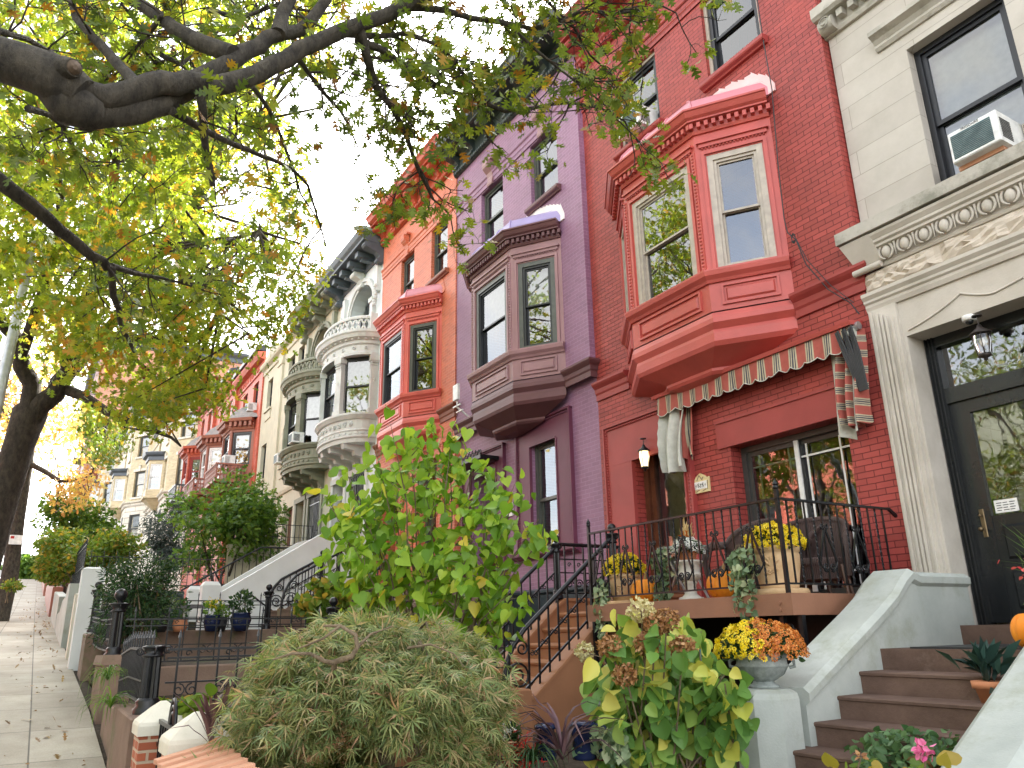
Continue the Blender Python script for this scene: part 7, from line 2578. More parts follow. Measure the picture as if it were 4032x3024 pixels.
# houses across the road: their brick shows in the window glass and they shade the lower fronts
for i, (x0, x1, mat) in enumerate(((-46, -34, 'apt_brick'), (-33.9, -20, 'far_red'), (-19.9, -6, 'olive_stone'), (-5.9, 9, 'cream_wall'))):
    lab = ["brick house across the road opposite the cream house", "red brick house across the road opposite the bow fronts", "olive stone house across the road opposite the purple house", "cream house across the road opposite the limestone house"][i]
    zg = zs((x0 + x1) / 2)
    root = thing("row_house", lab, "house", ((x0 + x1) / 2, -27, zg))
    f = Fr(x1, -27.0, PI)
    W_ = x1 - x0
    hs = [(1.2 + k * 2.6, 2.4 + k * 2.6, zg + 1.5 + r_ * 3.3, zg + 3.6 + r_ * 3.3) for k in range(int((W_ - 1.5) / 2.6)) for r_ in range(3)]
    mb = MB()
    mb.wall(f, 0, W_, zg - 1, zg + 10.8, hs, 0.25)
    mb.poly([(x0, -27, zg + 10.8), (x1, -27, zg + 10.8), (x1, -36, zg + 10.8), (x0, -36, zg + 10.8)])
    mb.build('brick_wall', M[mat], root)
    mb = MB()
    mb.sweep([(0, zg + 10), (0.1, zg + 10.1), (0.1, zg + 10.5), (0.6, zg + 10.8), (0.6, zg + 11), (0, zg + 11.1)], [(x1, -27), (x0, -27)])
    mb.build('cornice', M['slate_paint'], root)
    for h in hs:
        mb = MB()
        mb.obox(f, h[0], h[1], -0.25, -0.2, h[2], h[3])
        mb.build('window', M['door_black'], root)
# ------------------------------------------------------------------ props
GRP = {}


def pumpkin(label, x, y, z, r, group=None, sq=0.82):
    root = thing("pumpkin", label, "pumpkin", (x, y, z), group=group)
    mb = MB()
    n, m = 60, 16
    vs, fs = [], []
    for i in range(m + 1):
        t = -PI / 2 + PI * i / m
        for k in range(n):
            a = 2 * PI * k / n
            rr = r * (1 - 0.09 * abs(math.cos(6 * a)) ** 3) * (math.cos(t) ** 0.8 if 0 < i < m else 0.02)
            zz = r * sq * math.sin(t) - (0.12 * r * math.exp(-(rr / (0.3 * r)) ** 2) if t > 0 else -0.08 * r * math.exp(-(rr / (0.35 * r)) ** 2))
            vs.append((x + rr * math.cos(a), y + rr * math.sin(a), z + r * sq * 0.93 + zz))
    for i in range(m):
        for k in range(n):
            l = (k + 1) % n
            fs.append([i * n + k, i * n + l, (i + 1) * n + l, (i + 1) * n + k])
    mb.add(vs, fs, True)
    mb.build('flesh', M['pumpkin'], root)
    mb = MB()
    zt = z + r * sq * 1.72
    mb.tube([(x, y, zt - 0.02), (x + 0.01, y, zt + 0.35 * r), (x + 0.15 * r, y + 0.05 * r, zt + 0.6 * r)], [0.14 * r, 0.09 * r, 0.08 * r], 7)
    mb.build('stalk', M['stem'], root)
    return root


M['petal_yellow'] = m_leaf("yellow_mum_petal", [(0, (0.75, 0.5, 0.005)), (0.7, (0.85, 0.66, 0.01)), (1, (0.9, 0.78, 0.08))], 0.2)
M['petal_orange'] = m_leaf("orange_mum_petal", [(0, (0.45, 0.11, 0.015)), (0.7, (0.65, 0.22, 0.04)), (1, (0.75, 0.36, 0.1))], 0.2)
M['petal_white'] = m_leaf("white_mum_petal", [(0, (0.7, 0.72, 0.68)), (1, (0.85, 0.85, 0.82))], 0.2)
M['petal_red'] = m_leaf("red_flower_petal", [(0, (0.35, 0.01, 0.01)), (1, (0.6, 0.04, 0.03))], 0.2)
M['petal_pink'] = m_leaf("pink_flower_petal", [(0, (0.65, 0.1, 0.3)), (1, (0.8, 0.3, 0.5))], 0.2)
M['petal_coral'] = m_leaf("coral_flower_petal", [(0, (0.7, 0.05, 0.07)), (1, (0.8, 0.18, 0.16))], 0.2)
DAISY = []
for k in range(8):
    a = 2 * PI * k / 8
    DAISY.append([(0.1 * math.cos(a), 0.1 * math.sin(a), 0.05), (0.42 * math.cos(a - 0.3), 0.42 * math.sin(a - 0.3), 0.0), (0.5 * math.cos(a), 0.5 * math.sin(a), -0.08), (0.42 * math.cos(a + 0.3), 0.42 * math.sin(a + 0.3), 0.0)])


def mum(root, c, rad, n, petals, seed, fsize=0.045, squash=0.75, split=None):
    """dome of chrysanthemum leaves and blossoms added to a pot's plant as parts"""
    r = np.random.default_rng(seed)
    c = np.array(c, float)
    d = norm(r.normal(size=(900, 3)))
    d[:, 2] = np.abs(d[:, 2]) * 1.0 - 0.25 * (r.random(900) < 0.3)
    P = c + d * rad * np.array([1, 1, squash]) * r.uniform(0.55, 0.86, (900, 1))
    leaf_obj('foliage', root, M['leaf_dark'], P, r.uniform(0.03, 0.055, 900), OVAL, axis=d, up=d, jitter=0.7, seed=seed)
    d = norm(r.normal(size=(n, 3)))
    d[:, 2] = np.abs(d[:, 2]) - 0.12
    d = norm(d)
    P = c + d * rad * np.array([1, 1, squash]) * r.uniform(0.95, 1.04, (n, 1))
    if split is None:
        leaf_obj('blossoms', root, petals, P, r.uniform(0.75, 1.1, n) * fsize, DAISY, axis=None, up=d * 3, jitter=0.4, seed=seed + 1)
        # axis of the daisy must lie in the dome: rotate by using the normal as 'up'
    else:
        s_ = (d @ np.array(split[1])) + r.normal(size=n) * 0.12
        for mat, sel, nm in ((petals, s_ <= 0.14, 'blossoms'), (split[0], s_ > 0.14, 'orange_blossoms')):
            leaf_obj(nm, root, mat, P[sel], r.uniform(0.75, 1.1, sel.sum()) * fsize, DAISY, up=d[sel] * 3, jitter=0.4, seed=seed + 2)


def clay_pot(root, x, y, z, prof, mat, name='pot', n=28):
    mb = MB()
    mb.lathe(prof, (x, y, z), n)
    mb.build(name, mat, root)


def trail(root, start, drop, n, seed, mat='leaf_trail', size=(0.05, 0.085), spread=0.07, name='trailing_vine'):
    r = np.random.default_rng(seed)
    mb = MB()
    C = []
    for k in range(n):
        p = np.array(start, float) + np.array([r.normal() * spread, r.normal() * spread * 0.4, 0])
        L = drop * r.uniform(0.55, 1.0)
        pts = [p + np.array([0, 0, 0.02])]
        for j in range(9):
            pts.append(pts[-1] + np.array([r.normal() * 0.012, r.normal() * 0.01 - (0.02 if j == 0 else 0), -L / 9]))
        mb.tube(pts, 0.0025, 4, False)
        for q in pts[1:]:
            for s_ in range(3):
                C.append(q + r.normal(size=3) * 0.022)
    mb.build(name, STEM, root)
    C = np.array(C)
    leaf_obj('vine_leaves', root, M[mat], C, r.uniform(*size, len(C)), HEART, axis=np.array([[0, -0.3, -0.6]]), up=np.array([[0.4, -0.7, 0.4]]), jitter=0.6, seed=seed)


# big sand-coloured pot with yellow mums at the deck corner
t = thing("flower_pot", "large sand-coloured pot with leaf emblem and yellow mums at the deck corner", "flower pot", (-5.5, -1.55, DZ))
x, y = -5.52, -1.5
clay_pot(t, x, y, DZ, [(0.0, 0), (0.26, 0.0), (0.285, 0.02), (0.285, 0.05), (0.27, 0.07), (0.2, 0.075)], M['sand_pot'], 'saucer')
clay_pot(t, x, y, DZ, [(0.0, 0.06), (0.185, 0.06), (0.19, 0.09), (0.225, 0.3), (0.23, 0.4), (0.222, 0.43), (0.245, 0.44), (0.25, 0.47), (0.245, 0.49), (0.22, 0.49), (0.2, 0.46), (0.0, 0.45)], M['sand_pot'])
mb = MB()
f = Fr(x, y, math.atan2(0.65, 0.76) - 0.25)
for k in range(5):
    a = PI / 2 + (k - 2) * 0.42
    mb.tube([f.p(0, 0.205, 0.56), f.p(0.06 * math.cos(a), 0.235, 0.56 + 0.09 * math.sin(a)), f.p(0.09 * math.cos(a) * 1.3, 0.232, 0.56 + 0.12 * math.sin(a))], [0.006, 0.014, 0.004], 6)
for s_ in (-1, 1):
    mb.spiral(f, 0.222, s_ * 0.03, 0.53, 0.03, 1.2, 0, s_, 0.007)
mb.build('emblem', M['sand_pot'], t)
mum(t, (x, y, DZ + 0.5), 0.3, 260, M['petal_yellow'], 101, 0.075, 0.78)
trail(t, (x - 0.14, y - 0.33, DZ + 0.5), 0.95, 9, 102)
# sand pot with yellow mums at the left of the deck
t = thing("flower_pot", "sand-coloured pot with yellow mums at the stair end of the deck", "flower pot", (-7.85, -1.55, DZ))
x, y = -7.86, -1.6
clay_pot(t, x, y, DZ, [(0.0, 0), (0.25, 0.0), (0.26, 0.04), (0.2, 0.05)], M['sand_pot'], 'saucer')
clay_pot(t, x, y, DZ, [(0.0, 0.04), (0.16, 0.04), (0.205, 0.3), (0.2, 0.32), (0.22, 0.33), (0.22, 0.37), (0.19, 0.37), (0.0, 0.35)], M['sand_pot'])
mb = MB()
f = Fr(x, y, 0.45)
for k in range(3):
    mb.spiral(f, 0.195, -0.02 + 0.02 * k, 0.13 + DZ + 0.06 * k, 0.045, 1.2, k, 1 if k % 2 else -1, 0.007)
mb.build('emblem', M['sand_pot'], t)
mum(t, (x, y, DZ + 0.4), 0.27, 230, M['petal_yellow'], 103, 0.07, 0.85)
trail(t, (x - 0.22, y - 0.22, DZ + 0.3), 0.75, 8, 104)
pumpkin("orange pumpkin between the stair-end pot and the white urn", -7.42, -1.65, DZ, 0.185)
pumpkin("orange pumpkin between the white urn and the large corner pot", -6.16, -1.62, DZ, 0.19)
pumpkin("small pumpkin in the shade beside the top of the tan-brown stoop", -8.55, -1.2, 0.26 - 0.3, 0.1)
pumpkin("pumpkin half hidden by the near grey stair wall", -3.3, -1.3, zl, 0.15, sq=0.95)
# white urn with white mums
t = thing("garden_urn", "chalk-white fluted urn on the deck", "urn", (-6.72, -1.6, DZ))
x, y = -6.72, -1.58
mb = MB()
mb.lathe([(0.0, 0), (0.14, 0.0), (0.14, 0.04), (0.1, 0.05), (0.07, 0.08), (0.065, 0.18), (0.085, 0.2), (0.07, 0.22)], (x, y, DZ), 24)
mb.lathe([(0.07, 0.215), (0.15, 0.26), (0.16, 0.29)], (x, y, DZ), 48, True, 0.12, 16)
mb.lathe([(0.15, 0.285), (0.13, 0.3), (0.115, 0.34), (0.125, 0.4), (0.16, 0.425), (0.165, 0.44), (0.15, 0.45), (0.0, 0.44)], (x, y, DZ), 24)
mb.build('bowl', M['urn_white'], t)
t = thing("flower_pot", "small terracotta pot of white mums standing on the white urn", "flower pot", (x, y, DZ + 0.44))
clay_pot(t, x, y, DZ + 0.44, [(0.0, 0), (0.085, 0.0), (0.1, 0.09), (0.112, 0.09), (0.112, 0.12), (0.0, 0.115)], M['terracotta'])
mum(t, (x, y, DZ + 0.56), 0.185, 150, M['petal_white'], 105, 0.06, 0.8)
t = thing("trailing_plant", "string of small round leaves hanging over the deck edge by the urn", "plant", (-7.0, -1.8, DZ + 0.4))
trail(t, (-7.02, -1.72, DZ + 0.62), 0.95, 10, 106, spread=0.06)
# bistro table with corn bundle
t = thing("bistro_table", "small folding table by the red house door", "table", (-7.2, -1.05, DZ))
mb = MB()
mb.box(-7.55, -1.3, DZ + 0.66, -7.05, -0.85, DZ + 0.685)
mb.build('tabletop', m_plain("pale_green_metal", (0.22, 0.28, 0.25), 0.4), t)
for a, b in (((-7.5, -1.25), (-7.1, -1.25)), ((-7.1, -0.9), (-7.5, -0.9))):
    mb = MB()
    mb.bar((a[0], a[1], DZ), (b[0], b[1], DZ + 0.66), 0.022)
    mb.bar((b[0], a[1] + 0.02, DZ), (a[0], a[1] + 0.02, DZ + 0.66), 0.022)
    mb.build('leg_frame', M['steel'], t)
t = thing("corn_bundle", "dried corn bundle tied with an orange bow on the folding table", "decoration", (-7.2, -1.1, DZ + 0.685))
r = np.random.default_rng(5)
P = np.array([(-7.2, -1.1, DZ + 0.78)]) + r.normal(size=(60, 3)) * np.array([0.03, 0.03, 0.05])
leaf_obj('husks', t, m_leaf("dry_husk", [(0, (0.5, 0.36, 0.16)), (1, (0.75, 0.62, 0.38))], 0.3), P, r.uniform(0.1, 0.2, 60), LANCE, axis=np.array([[0, 0, 2.0]]), jitter=0.6, seed=1)
P = np.array([(-7.2, -1.14, DZ + 0.78)]) + r.normal(size=(14, 3)) * 0.02
leaf_obj('bow', t, M['petal_orange'], P, 0.1, OVAL, jitter=1, seed=2)


# wicker chairs
def m_wicker():
    m, nt, bs = new_mat("dark_brown_wicker")
    co = coords(nt)
    w = nt.nodes.new("ShaderNodeTexWave")
    w.bands_direction = 'Z'
    w.inputs["Scale"].default_value = 34
    w.inputs["Distortion"].default_value = 1.5
    nt.links.new(co, w.inputs["Vector"])
    w2 = nt.nodes.new("ShaderNodeTexWave")
    w2.inputs["Scale"].default_value = 16
    nt.links.new(co, w2.inputs["Vector"])
    h = mth(nt, 'MULTIPLY', w.outputs["Fac"], mth(nt, 'ADD', w2.outputs["Fac"], 0.3))
    nt.links.new(ramp(nt, h, [(0.1, (0.035, 0.02, 0.017)), (0.9, (0.17, 0.105, 0.09))]), bs.inputs["Base Color"])
    bs.inputs["Roughness"].default_value = 0.5
    bump(nt, h, bs, 0.9, 0.01)
    return m


M['wicker'] = m_wicker()


def wicker_chair(label, x, y, rz):
    t = thing("wicker_chair", label, "chair", (x, y, DZ), rz, "wicker chairs on the deck", local=True)
    mb = MB()            # rounded barrel back, opens to -y
    n, m = 26, 10
    vs = []
    for side in (0, 1):
        for j in range(m + 1):
            for i in range(n + 1):
                a = -0.35 + (PI + 0.7) * i / n
                q = max(0.0, math.sin(PI * i / n)) ** 0.55
                top = 0.6 + 0.28 * q
                R_ = 0.29 - 0.03 * side + 0.05 * j / m
                vs.append((R_ * math.cos(a), 0.04 + R_ * 0.9 * math.sin(a) + 0.1 * q * (j / m), 0.3 + (top - 0.3) * j / m))
    k = (n + 1) * (m + 1)
    fs = []
    for j in range(m):
        for i in range(n):
            a0 = j * (n + 1) + i
            fs.append([a0, a0 + 1, a0 + n + 2, a0 + n + 1])
            fs.append([k + a0, k + a0 + n + 1, k + a0 + n + 2, k + a0 + 1])
    mb.add(vs, fs, True)
    mb.tube([tuple((Vector(vs[m * (n + 1) + i]) + Vector(vs[k + m * (n + 1) + i])) / 2) for i in range(n + 1)], 0.032, 8)
    mb.build('backrest', M['wicker'], t)
    for s_ in (-1, 1):
        mb = MB()
        mb.tube([(s_ * 0.33, -0.02, 0.62), (s_ * 0.35, -0.2, 0.62), (s_ * 0.35, -0.3, 0.58), (s_ * 0.34, -0.33, 0.45), (s_ * 0.32, -0.3, 0.2)], [0.04, 0.05, 0.05, 0.035, 0.025], 10)
        mb.build('armrest', M['wicker'], t)
    mb = MB()
    mb.lathe([(0.0, 0.3), (0.3, 0.3), (0.33, 0.33), (0.33, 0.38), (0.3, 0.4), (0.0, 0.4)], (0, 0, 0), 26)
    mb.build('seat', M['wicker'], t)
    mb = MB()
    mb.lathe([(0.31, 0.31), (0.29, 0.18)], (0, 0, 0), 26)
    mb.build('skirt', M['wicker'], t)
    for sx in (-1, 1):
        for sy in (-1, 1):
            mb = MB()
            mb.tube([(sx * 0.25, sy * 0.22, 0.32), (sx * 0.28, sy * 0.25, 0.0)], 0.018, 8)
            mb.build('leg', m_plain("cane_leg", (0.12, 0.07, 0.05), 0.5), t)
    return t


ch = wicker_chair("brown wicker chair nearest the deck corner rail, its rounded back towards the glass door", -5.62, -0.72, 0.55)
ch2 = dup(ch, (-6.15, -0.5, DZ), -0.1, "brown wicker chair behind the large pot of yellow mums")
ch3 = dup(ch, (-6.55, -0.85, DZ), -1.3, "brown wicker chair with only its arm showing above the right pumpkin")
# urn with yellow and orange mums on the grey pier
t = thing("garden_urn", "weathered grey urn on the grey stair pier", "urn", (-4.66, -2.84, -0.465))
mb = MB()
x, y, z = -4.66, -2.84, -0.465
mb.lathe([(0.0, 0), (0.12, 0), (0.12, 0.015), (0.09, 0.03), (0.08, 0.05)], (x, y, z), 24)
mb.lathe([(0.08, 0.045), (0.17, 0.1), (0.205, 0.16)], (x, y, z), 48, True, 0.05, 14)
mb.lathe([(0.2, 0.155), (0.215, 0.165), (0.2, 0.18), (0.195, 0.22), (0.215, 0.235), (0.22, 0.25), (0.19, 0.255), (0.0, 0.24)], (x, y, z), 28)
for s_ in (0.7, 0.7 + PI):
    mb.tube([(x + 0.215 * math.cos(s_), y + 0.215 * math.sin(s_), z + 0.22), (x + 0.25 * math.cos(s_), y + 0.25 * math.sin(s_), z + 0.2), (x + 0.25 * math.cos(s_), y + 0.25 * math.sin(s_), z + 0.16), (x + 0.21 * math.cos(s_), y + 0.21 * math.sin(s_), z + 0.15)], 0.014, 6)
mb.build('bowl', M['urn_grey'], t)
t = thing("mum_plant", "dome of half yellow, half orange mums in the grey urn", "flowers", (x, y, z + 0.24))
mum(t, (x, y, z + 0.26), 0.36, 560, M['petal_yellow'], 107, 0.055, 0.72, (M['petal_orange'], (0.8, 0.55, 0.22)))
# pots on the grey steps
t = thing("potted_plant", "terracotta pot with dark drooping leaves on an upper grey step", "pot plant", (-3.45, -1.95, zl - 2 * Rr))
x, y, z = -3.32, -2.0, zl - 2 * Rr
clay_pot(t, x, y, z, [(0, 0), (0.075, 0), (0.1, 0.1), (0.118, 0.1), (0.12, 0.15), (0, 0.14)], M['terracotta'])
r = np.random.default_rng(1)
P = np.array([(x, y, z + 0.22)]) + r.normal(size=(46, 3)) * 0.05
leaf_obj('leaves', t, m_leaf("blue_green_leaf", [(0, (0.012, 0.035, 0.03)), (1, (0.05, 0.11, 0.09))], 0.2), P, r.uniform(0.14, 0.24, 46), [[(0, 0, 0), (0.25, 0.12, 0.06), (0.6, 0.13, 0.1), (1, 0, -0.1), (0.6, -0.13, 0.1), (0.25, -0.12, 0.06)]], axis=(P - np.array((x, y, z + 0.1))) * 9, up=np.array([[0, 0, 1.0]]), jitter=0.4, seed=3)
t = thing("potted_plant", "brown planter of low bright leafy greenery on the lower grey steps", "pot plant", (-3.5, -2.9, zl - 5 * Rr))
x, y, z = -3.3, -2.72, zl - 4 * Rr - 0.12
clay_pot(t, x, y, z, [(0, 0), (0.2, 0), (0.24, 0.16), (0.26, 0.17), (0.26, 0.2), (0, 0.19)], m_stone("ochre_brown_pot", (0.24, 0.14, 0.06), (0.33, 0.2, 0.09), 4))
r = np.random.default_rng(2)
n = 620
C = np.array([(x - 0.14, y - 0.08, z + 0.19)]) + norm(r.normal(size=(n, 3))) * (r.random((n, 1)) ** 0.4) * np.array([0.46, 0.38, 0.17])
leaf_obj('leaves', t, m_leaf("fresh_sage_leaf", [(0, (0.04, 0.1, 0.035)), (1, (0.16, 0.27, 0.12))], 0.3), C, r.uniform(0.05, 0.09, n), OVAL, axis=np.array([[0, 0, -0.2]]), up=np.array([[0.1, -0.3, 1.5]]), jitter=0.6, seed=4)
mb = MB()
for k in range(16):
    q = C[k]
    mb.tube([(x, y, z + 0.15), (q + np.array((x, y, z + 0.15))) / 2 + (0, 0, 0.04), q], 0.004, 4, False)
mb.build('stems', STEM, t)


def bloom(name, label, base, h, mat, n, seed, rad=0.05, leafmat=None, nl=0):
    r = np.random.default_rng(seed)
    t = thing(name, label, "flower", tuple(base))
    mb = MB()
    b = np.array(base)
    top = b + (0.02, 0, h)
    mb.tube([b, (b + top) / 2 + r.normal(size=3) * 0.01, top], 0.005, 5)
    mb.build('stalk', STEM, t)
    d = norm(r.normal(size=(n, 3)))
    leaf_obj('petals', t, mat, top + d * rad * r.uniform(0.3, 1, (n, 1)), 0.035, OVAL, axis=d, up=d, jitter=0.6, seed=seed)
    if nl:
        P = b + (0, 0, h * 0.5) + norm(r.normal(size=(nl, 3))) * np.array([0.14, 0.14, h * 0.35])
        leaf_obj('leaves', t, leafmat, P, r.uniform(0.06, 0.11, nl), HEART, up=np.array([[0, 0, 1.0]]), jitter=0.7, seed=seed + 1)
    return t


bloom("geranium", "pink geranium head at the foot of the grey steps", at(1998, 1680, 4.3), 0.12, M['petal_pink'], 40, 7, 0.04, M['leaf_lime'], 6)
bloom("geranium", "seedling with faded bud and round leaves at the bottom of the grey steps", at(1860, 1685, 4.8), 0.11, M['hyd_dry'], 6, 8, 0.015, M['leaf_lime'], 7)
t = thing("potted_plant", "red begonia in a dark tub beside the black door", "pot plant", (-3.25, -1.3, zl))
x, y, z = -3.1, -1.05, zl
clay_pot(t, x, y, z, [(0, 0), (0.13, 0), (0.19, 0.3), (0.2, 0.3), (0.2, 0.34), (0, 0.33)], M['dark_plastic'])
r = np.random.default_rng(12)
C = np.array([(x - 0.04, y, z + 0.42)]) + norm(r.normal(size=(150, 3))) * np.array([0.22, 0.22, 0.17])
leaf_obj('leaves', t, M['leaf_green'], C, r.uniform(0.06, 0.11, 150), HEART, axis=np.array([[0, 0, -0.5]]), up=np.array([[0, -0.3, 1.0]]), jitter=0.6, seed=1)
C = np.array([(x - 0.06, y, z + 0.58)]) + r.normal(size=(90, 3)) * np.array([0.13, 0.13, 0.06])
leaf_obj('blossoms', t, M['petal_coral'], C, 0.045, OVAL, up=np.array([[0, 0, 1.0]]), jitter=0.8, seed=2)
C = np.array([(x, y, z + 0.4)]) + r.normal(size=(30, 3)) * 0.03
leaf_obj('grass_blades', t, M['leaf_green'], C, r.uniform(0.4, 0.7, 30), [[(0, 0, 0), (0.5, 0.008, 0.1), (1, 0, -0.1), (0.5, -0.008, 0.1)]], axis=np.array([[-0.6, 0, 1.6]]), jitter=0.6, seed=3)

# things standing low beside the tan stoop
def lantern_can(label, c):
    t = thing("garden_lantern", label, "lantern", tuple(c))
    mb = MB()
    mb.lathe([(0, 0), (0.07, 0), (0.075, 0.02), (0.062, 0.2), (0.085, 0.205), (0.085, 0.225), (0.06, 0.24), (0, 0.245)], c, 20)
    mb.build('can', M['blue_glaze'], t)
    return t


lantern_can("dark lidded can behind the purple cordyline, left of the watering can", at(1181, 1640, 6.2))
t = thing("watering_can", "dark blue watering can with raised spout below the hydrangea", "watering can", tuple(at(1263, 1640, 6.2)))
c = np.array(at(1263, 1640, 6.2))
mb = MB()
mb.lathe([(0, 0), (0.085, 0), (0.09, 0.02), (0.075, 0.22), (0.095, 0.225), (0.095, 0.25), (0.05, 0.255), (0, 0.25)], c, 20)
mb.build('tank', M['blue_glaze'], t)
mb = MB()
sp = np.array(at(1238, 1580, 6.1))
mb.tube([c + (0, -0.03, 0.08), (c + sp) / 2 + (0, 0, -0.02), sp], [0.022, 0.018, 0.02], 10)
mb.tube([sp, sp + norm(sp - c) * 0.035], [0.028, 0.036], 12)
mb.build('spout', M['blue_glaze'], t)
mb = MB()
mb.tube([c + (0.06, 0.05, 0.03), c + (0.14, 0.1, 0.1), c + (0.13, 0.1, 0.22), c + (0.05, 0.04, 0.24)], 0.01, 8)
mb.build('handle', M['blue_glaze'], t)
t = thing("stone_frog", "grey-green stone animal figure sitting beside the hydrangea", "statue", tuple(at(1330, 1590, 6.4)))
c = np.array(at(1333, 1590, 6.4))
mb = MB()
mb.tube([c + (0, 0, -0.05), c + (0.0, 0, 0.06), c + (-0.01, -0.01, 0.14), c + (-0.03, -0.03, 0.2)], [0.09, 0.085, 0.065, 0.05], 14)
mb.ell(c + (-0.04, -0.045, 0.225), 0.07, 0.065, 0.045, 12, 8)
mb.ell(c + (-0.075, -0.075, 0.22), 0.05, 0.05, 0.026, 12, 6)
mb.ell(c + (-0.05, -0.02, 0.262), 0.02, 0.02, 0.02, 8, 6)
mb.ell(c + (-0.01, -0.06, 0.262), 0.02, 0.02, 0.02, 8, 6)
for s_ in (-1, 1):
    mb.tube([c + (-0.02 + 0.05 * s_, -0.05, 0.12), c + (-0.04 + 0.06 * s_, -0.09, 0.05), c + (-0.04 + 0.055 * s_, -0.1, -0.05)], [0.03, 0.024, 0.026], 8)
mb.build('body', M['urn_grey'], t)
t = thing("flower_pot", "terracotta pot with trailing round leaves by the stone frog", "flower pot", tuple(at(1310, 1640, 6.3)))
c = np.array(at(1310, 1640, 6.3))
clay_pot(t, c[0], c[1], c[2], [(0, 0), (0.09, 0), (0.12, 0.16), (0.135, 0.16), (0.135, 0.2), (0, 0.19)], m_stone("red_glazed_pot", (0.22, 0.04, 0.03), (0.3, 0.06, 0.04), 4, 0.3))
trail(t, (c[0], c[1] - 0.12, c[2] + 0.2), 0.2, 9, 111, spread=0.1)
t = thing("flower_pot", "glossy red pot half hidden in the Japanese maple", "flower pot", tuple(at(1042, 1525, 6.1)))
c = np.array(at(1048, 1530, 6.3))
clay_pot(t, c[0], c[1], c[2] - 0.05, [(0, 0), (0.07, 0), (0.09, 0.1), (0.1, 0.105), (0.1, 0.13), (0, 0.12)], m_plain("gloss_red_glaze", (0.5, 0.02, 0.02), 0.15))
t = thing("mum_plant", "white mums at the right edge of the Japanese maple", "flowers", tuple(at(1085, 1580, 6.0)))
mum(t, at(1085, 1590, 5.75), 0.12, 90, M['petal_white'], 113, 0.04, 0.8)
t = thing("flower_clump", "clump of red feathery flowers under the white mums", "flowers", tuple(at(1118, 1645, 5.7)))
c = np.array(at(1122, 1640, 5.7))
r = np.random.default_rng(14)
P = c + r.normal(size=(260, 3)) * np.array([0.07, 0.07, 0.07])
leaf_obj('petals', t, M['petal_red'], P, 0.05, LANCE, axis=np.array([[0, 0, 1.0]]), jitter=0.8, seed=2)

# pots in the far garden, on the ledge
def far_pot(label, x, y, z, r_, h, mat, leaf, n, seed, shape=OVAL, flower=None, sh=1.0):
    t = thing("potted_plant", label, "pot plant", (x, y, z))
    clay_pot(t, x, y, z, [(0, 0), (r_ * 0.7, 0), (r_, h * 0.6), (r_ * 0.85, h * 0.92), (r_, h), (0, h * 0.95)], mat)
    rr_ = np.random.default_rng(seed)
    P = np.array([(x, y, z + h + r_ * 0.7 * sh)]) + norm(rr_.normal(size=(n, 3))) * (rr_.random((n, 1)) ** 0.4) * np.array([r_ * 1.1, r_ * 1.1, r_ * 0.9 * sh])
    leaf_obj('foliage', t, leaf, P, rr_.uniform(0.05, 0.09, n), shape, up=np.array([[0, 0, 0.6]]), axis=np.array([[0, 0, 0.4]]), jitter=0.8, seed=seed)
    if flower:
        P = np.array([(x, y, z + h + r_ * 1.3 * sh)]) + rr_.normal(size=(40, 3)) * np.array([r_ * 0.6, r_ * 0.6, 0.05])
        leaf_obj('blossoms', t, flower, P, 0.06, DAISY, up=np.array([[0, 0, 2.0]]), jitter=0.5, seed=seed + 1)
    return t


ZP = 0.1
far_pot("round navy glazed pot with a dark bush before the white stoop", -16.2, -4.45, ZP, 0.2, 0.34, M['blue_glaze'], M['leaf_dark'], 260, 1, sh=1.3)
far_pot("navy pot with yellow blooms left of the round navy pot", -16.2, -4.98, ZP, 0.16, 0.3, M['blue_glaze'], M['leaf_green'], 120, 2, flower=M['petal_yellow'])
far_pot("second dark pot tucked behind the pot of yellow blooms", -16.5 + 0.1, -4.78, ZP, 0.12, 0.26, M['dark_plastic'], M['leaf_green'], 60, 3)
far_pot("terracotta box pot with a thin plant on the far ledge", -16.2, -5.55, ZP, 0.14, 0.22, M['terracotta'], M['leaf_dark'], 60, 4, sh=1.6)
far_pot("black square planter with striped grass leaves on the far ledge", -16.2, -5.95, ZP, 0.22, 0.4, M['dark_plastic'], M['leaf_lime'], 120, 5, [[(0, 0, 0), (1.2, 0.09, 0.2), (2.6, 0, -0.9), (1.2, -0.09, 0.2)]], sh=0.6)
t = thing("garden_bench", "grey plank bench behind the far potted plants", "bench", (-16.9, -5, ZP))
mb = MB()
mb.box(-17.05, -5.5, ZP + 0.45, -16.75, -4.55, ZP + 0.5)
mb.build('seat', m_plain("grey_bench_plank", (0.2, 0.19, 0.2), 0.7), t)
for yy in (-5.35, -4.7):
    mb = MB()
    mb.box(-17.0, yy - 0.04, ZP, -16.8, yy + 0.04, ZP + 0.45)
    mb.build('leg', M['grey_stucco'], t)
t = thing("planter_box", "dark green planter box with round-pattern rim beyond the far cross fence", "planter", (-18.5, -5.6, 0.1))
mb = MB()
mb.box(-18.9, -6.4, 0.1, -18.4, -5.2, 0.95)
for k in range(9):
    mb.box(-18.39, -6.35 + k * 0.13, 0.85, -18.37, -6.27 + k * 0.13, 0.93)
mb.build('box', m_plain("dark_green_metal", (0.015, 0.03, 0.028), 0.5), t)

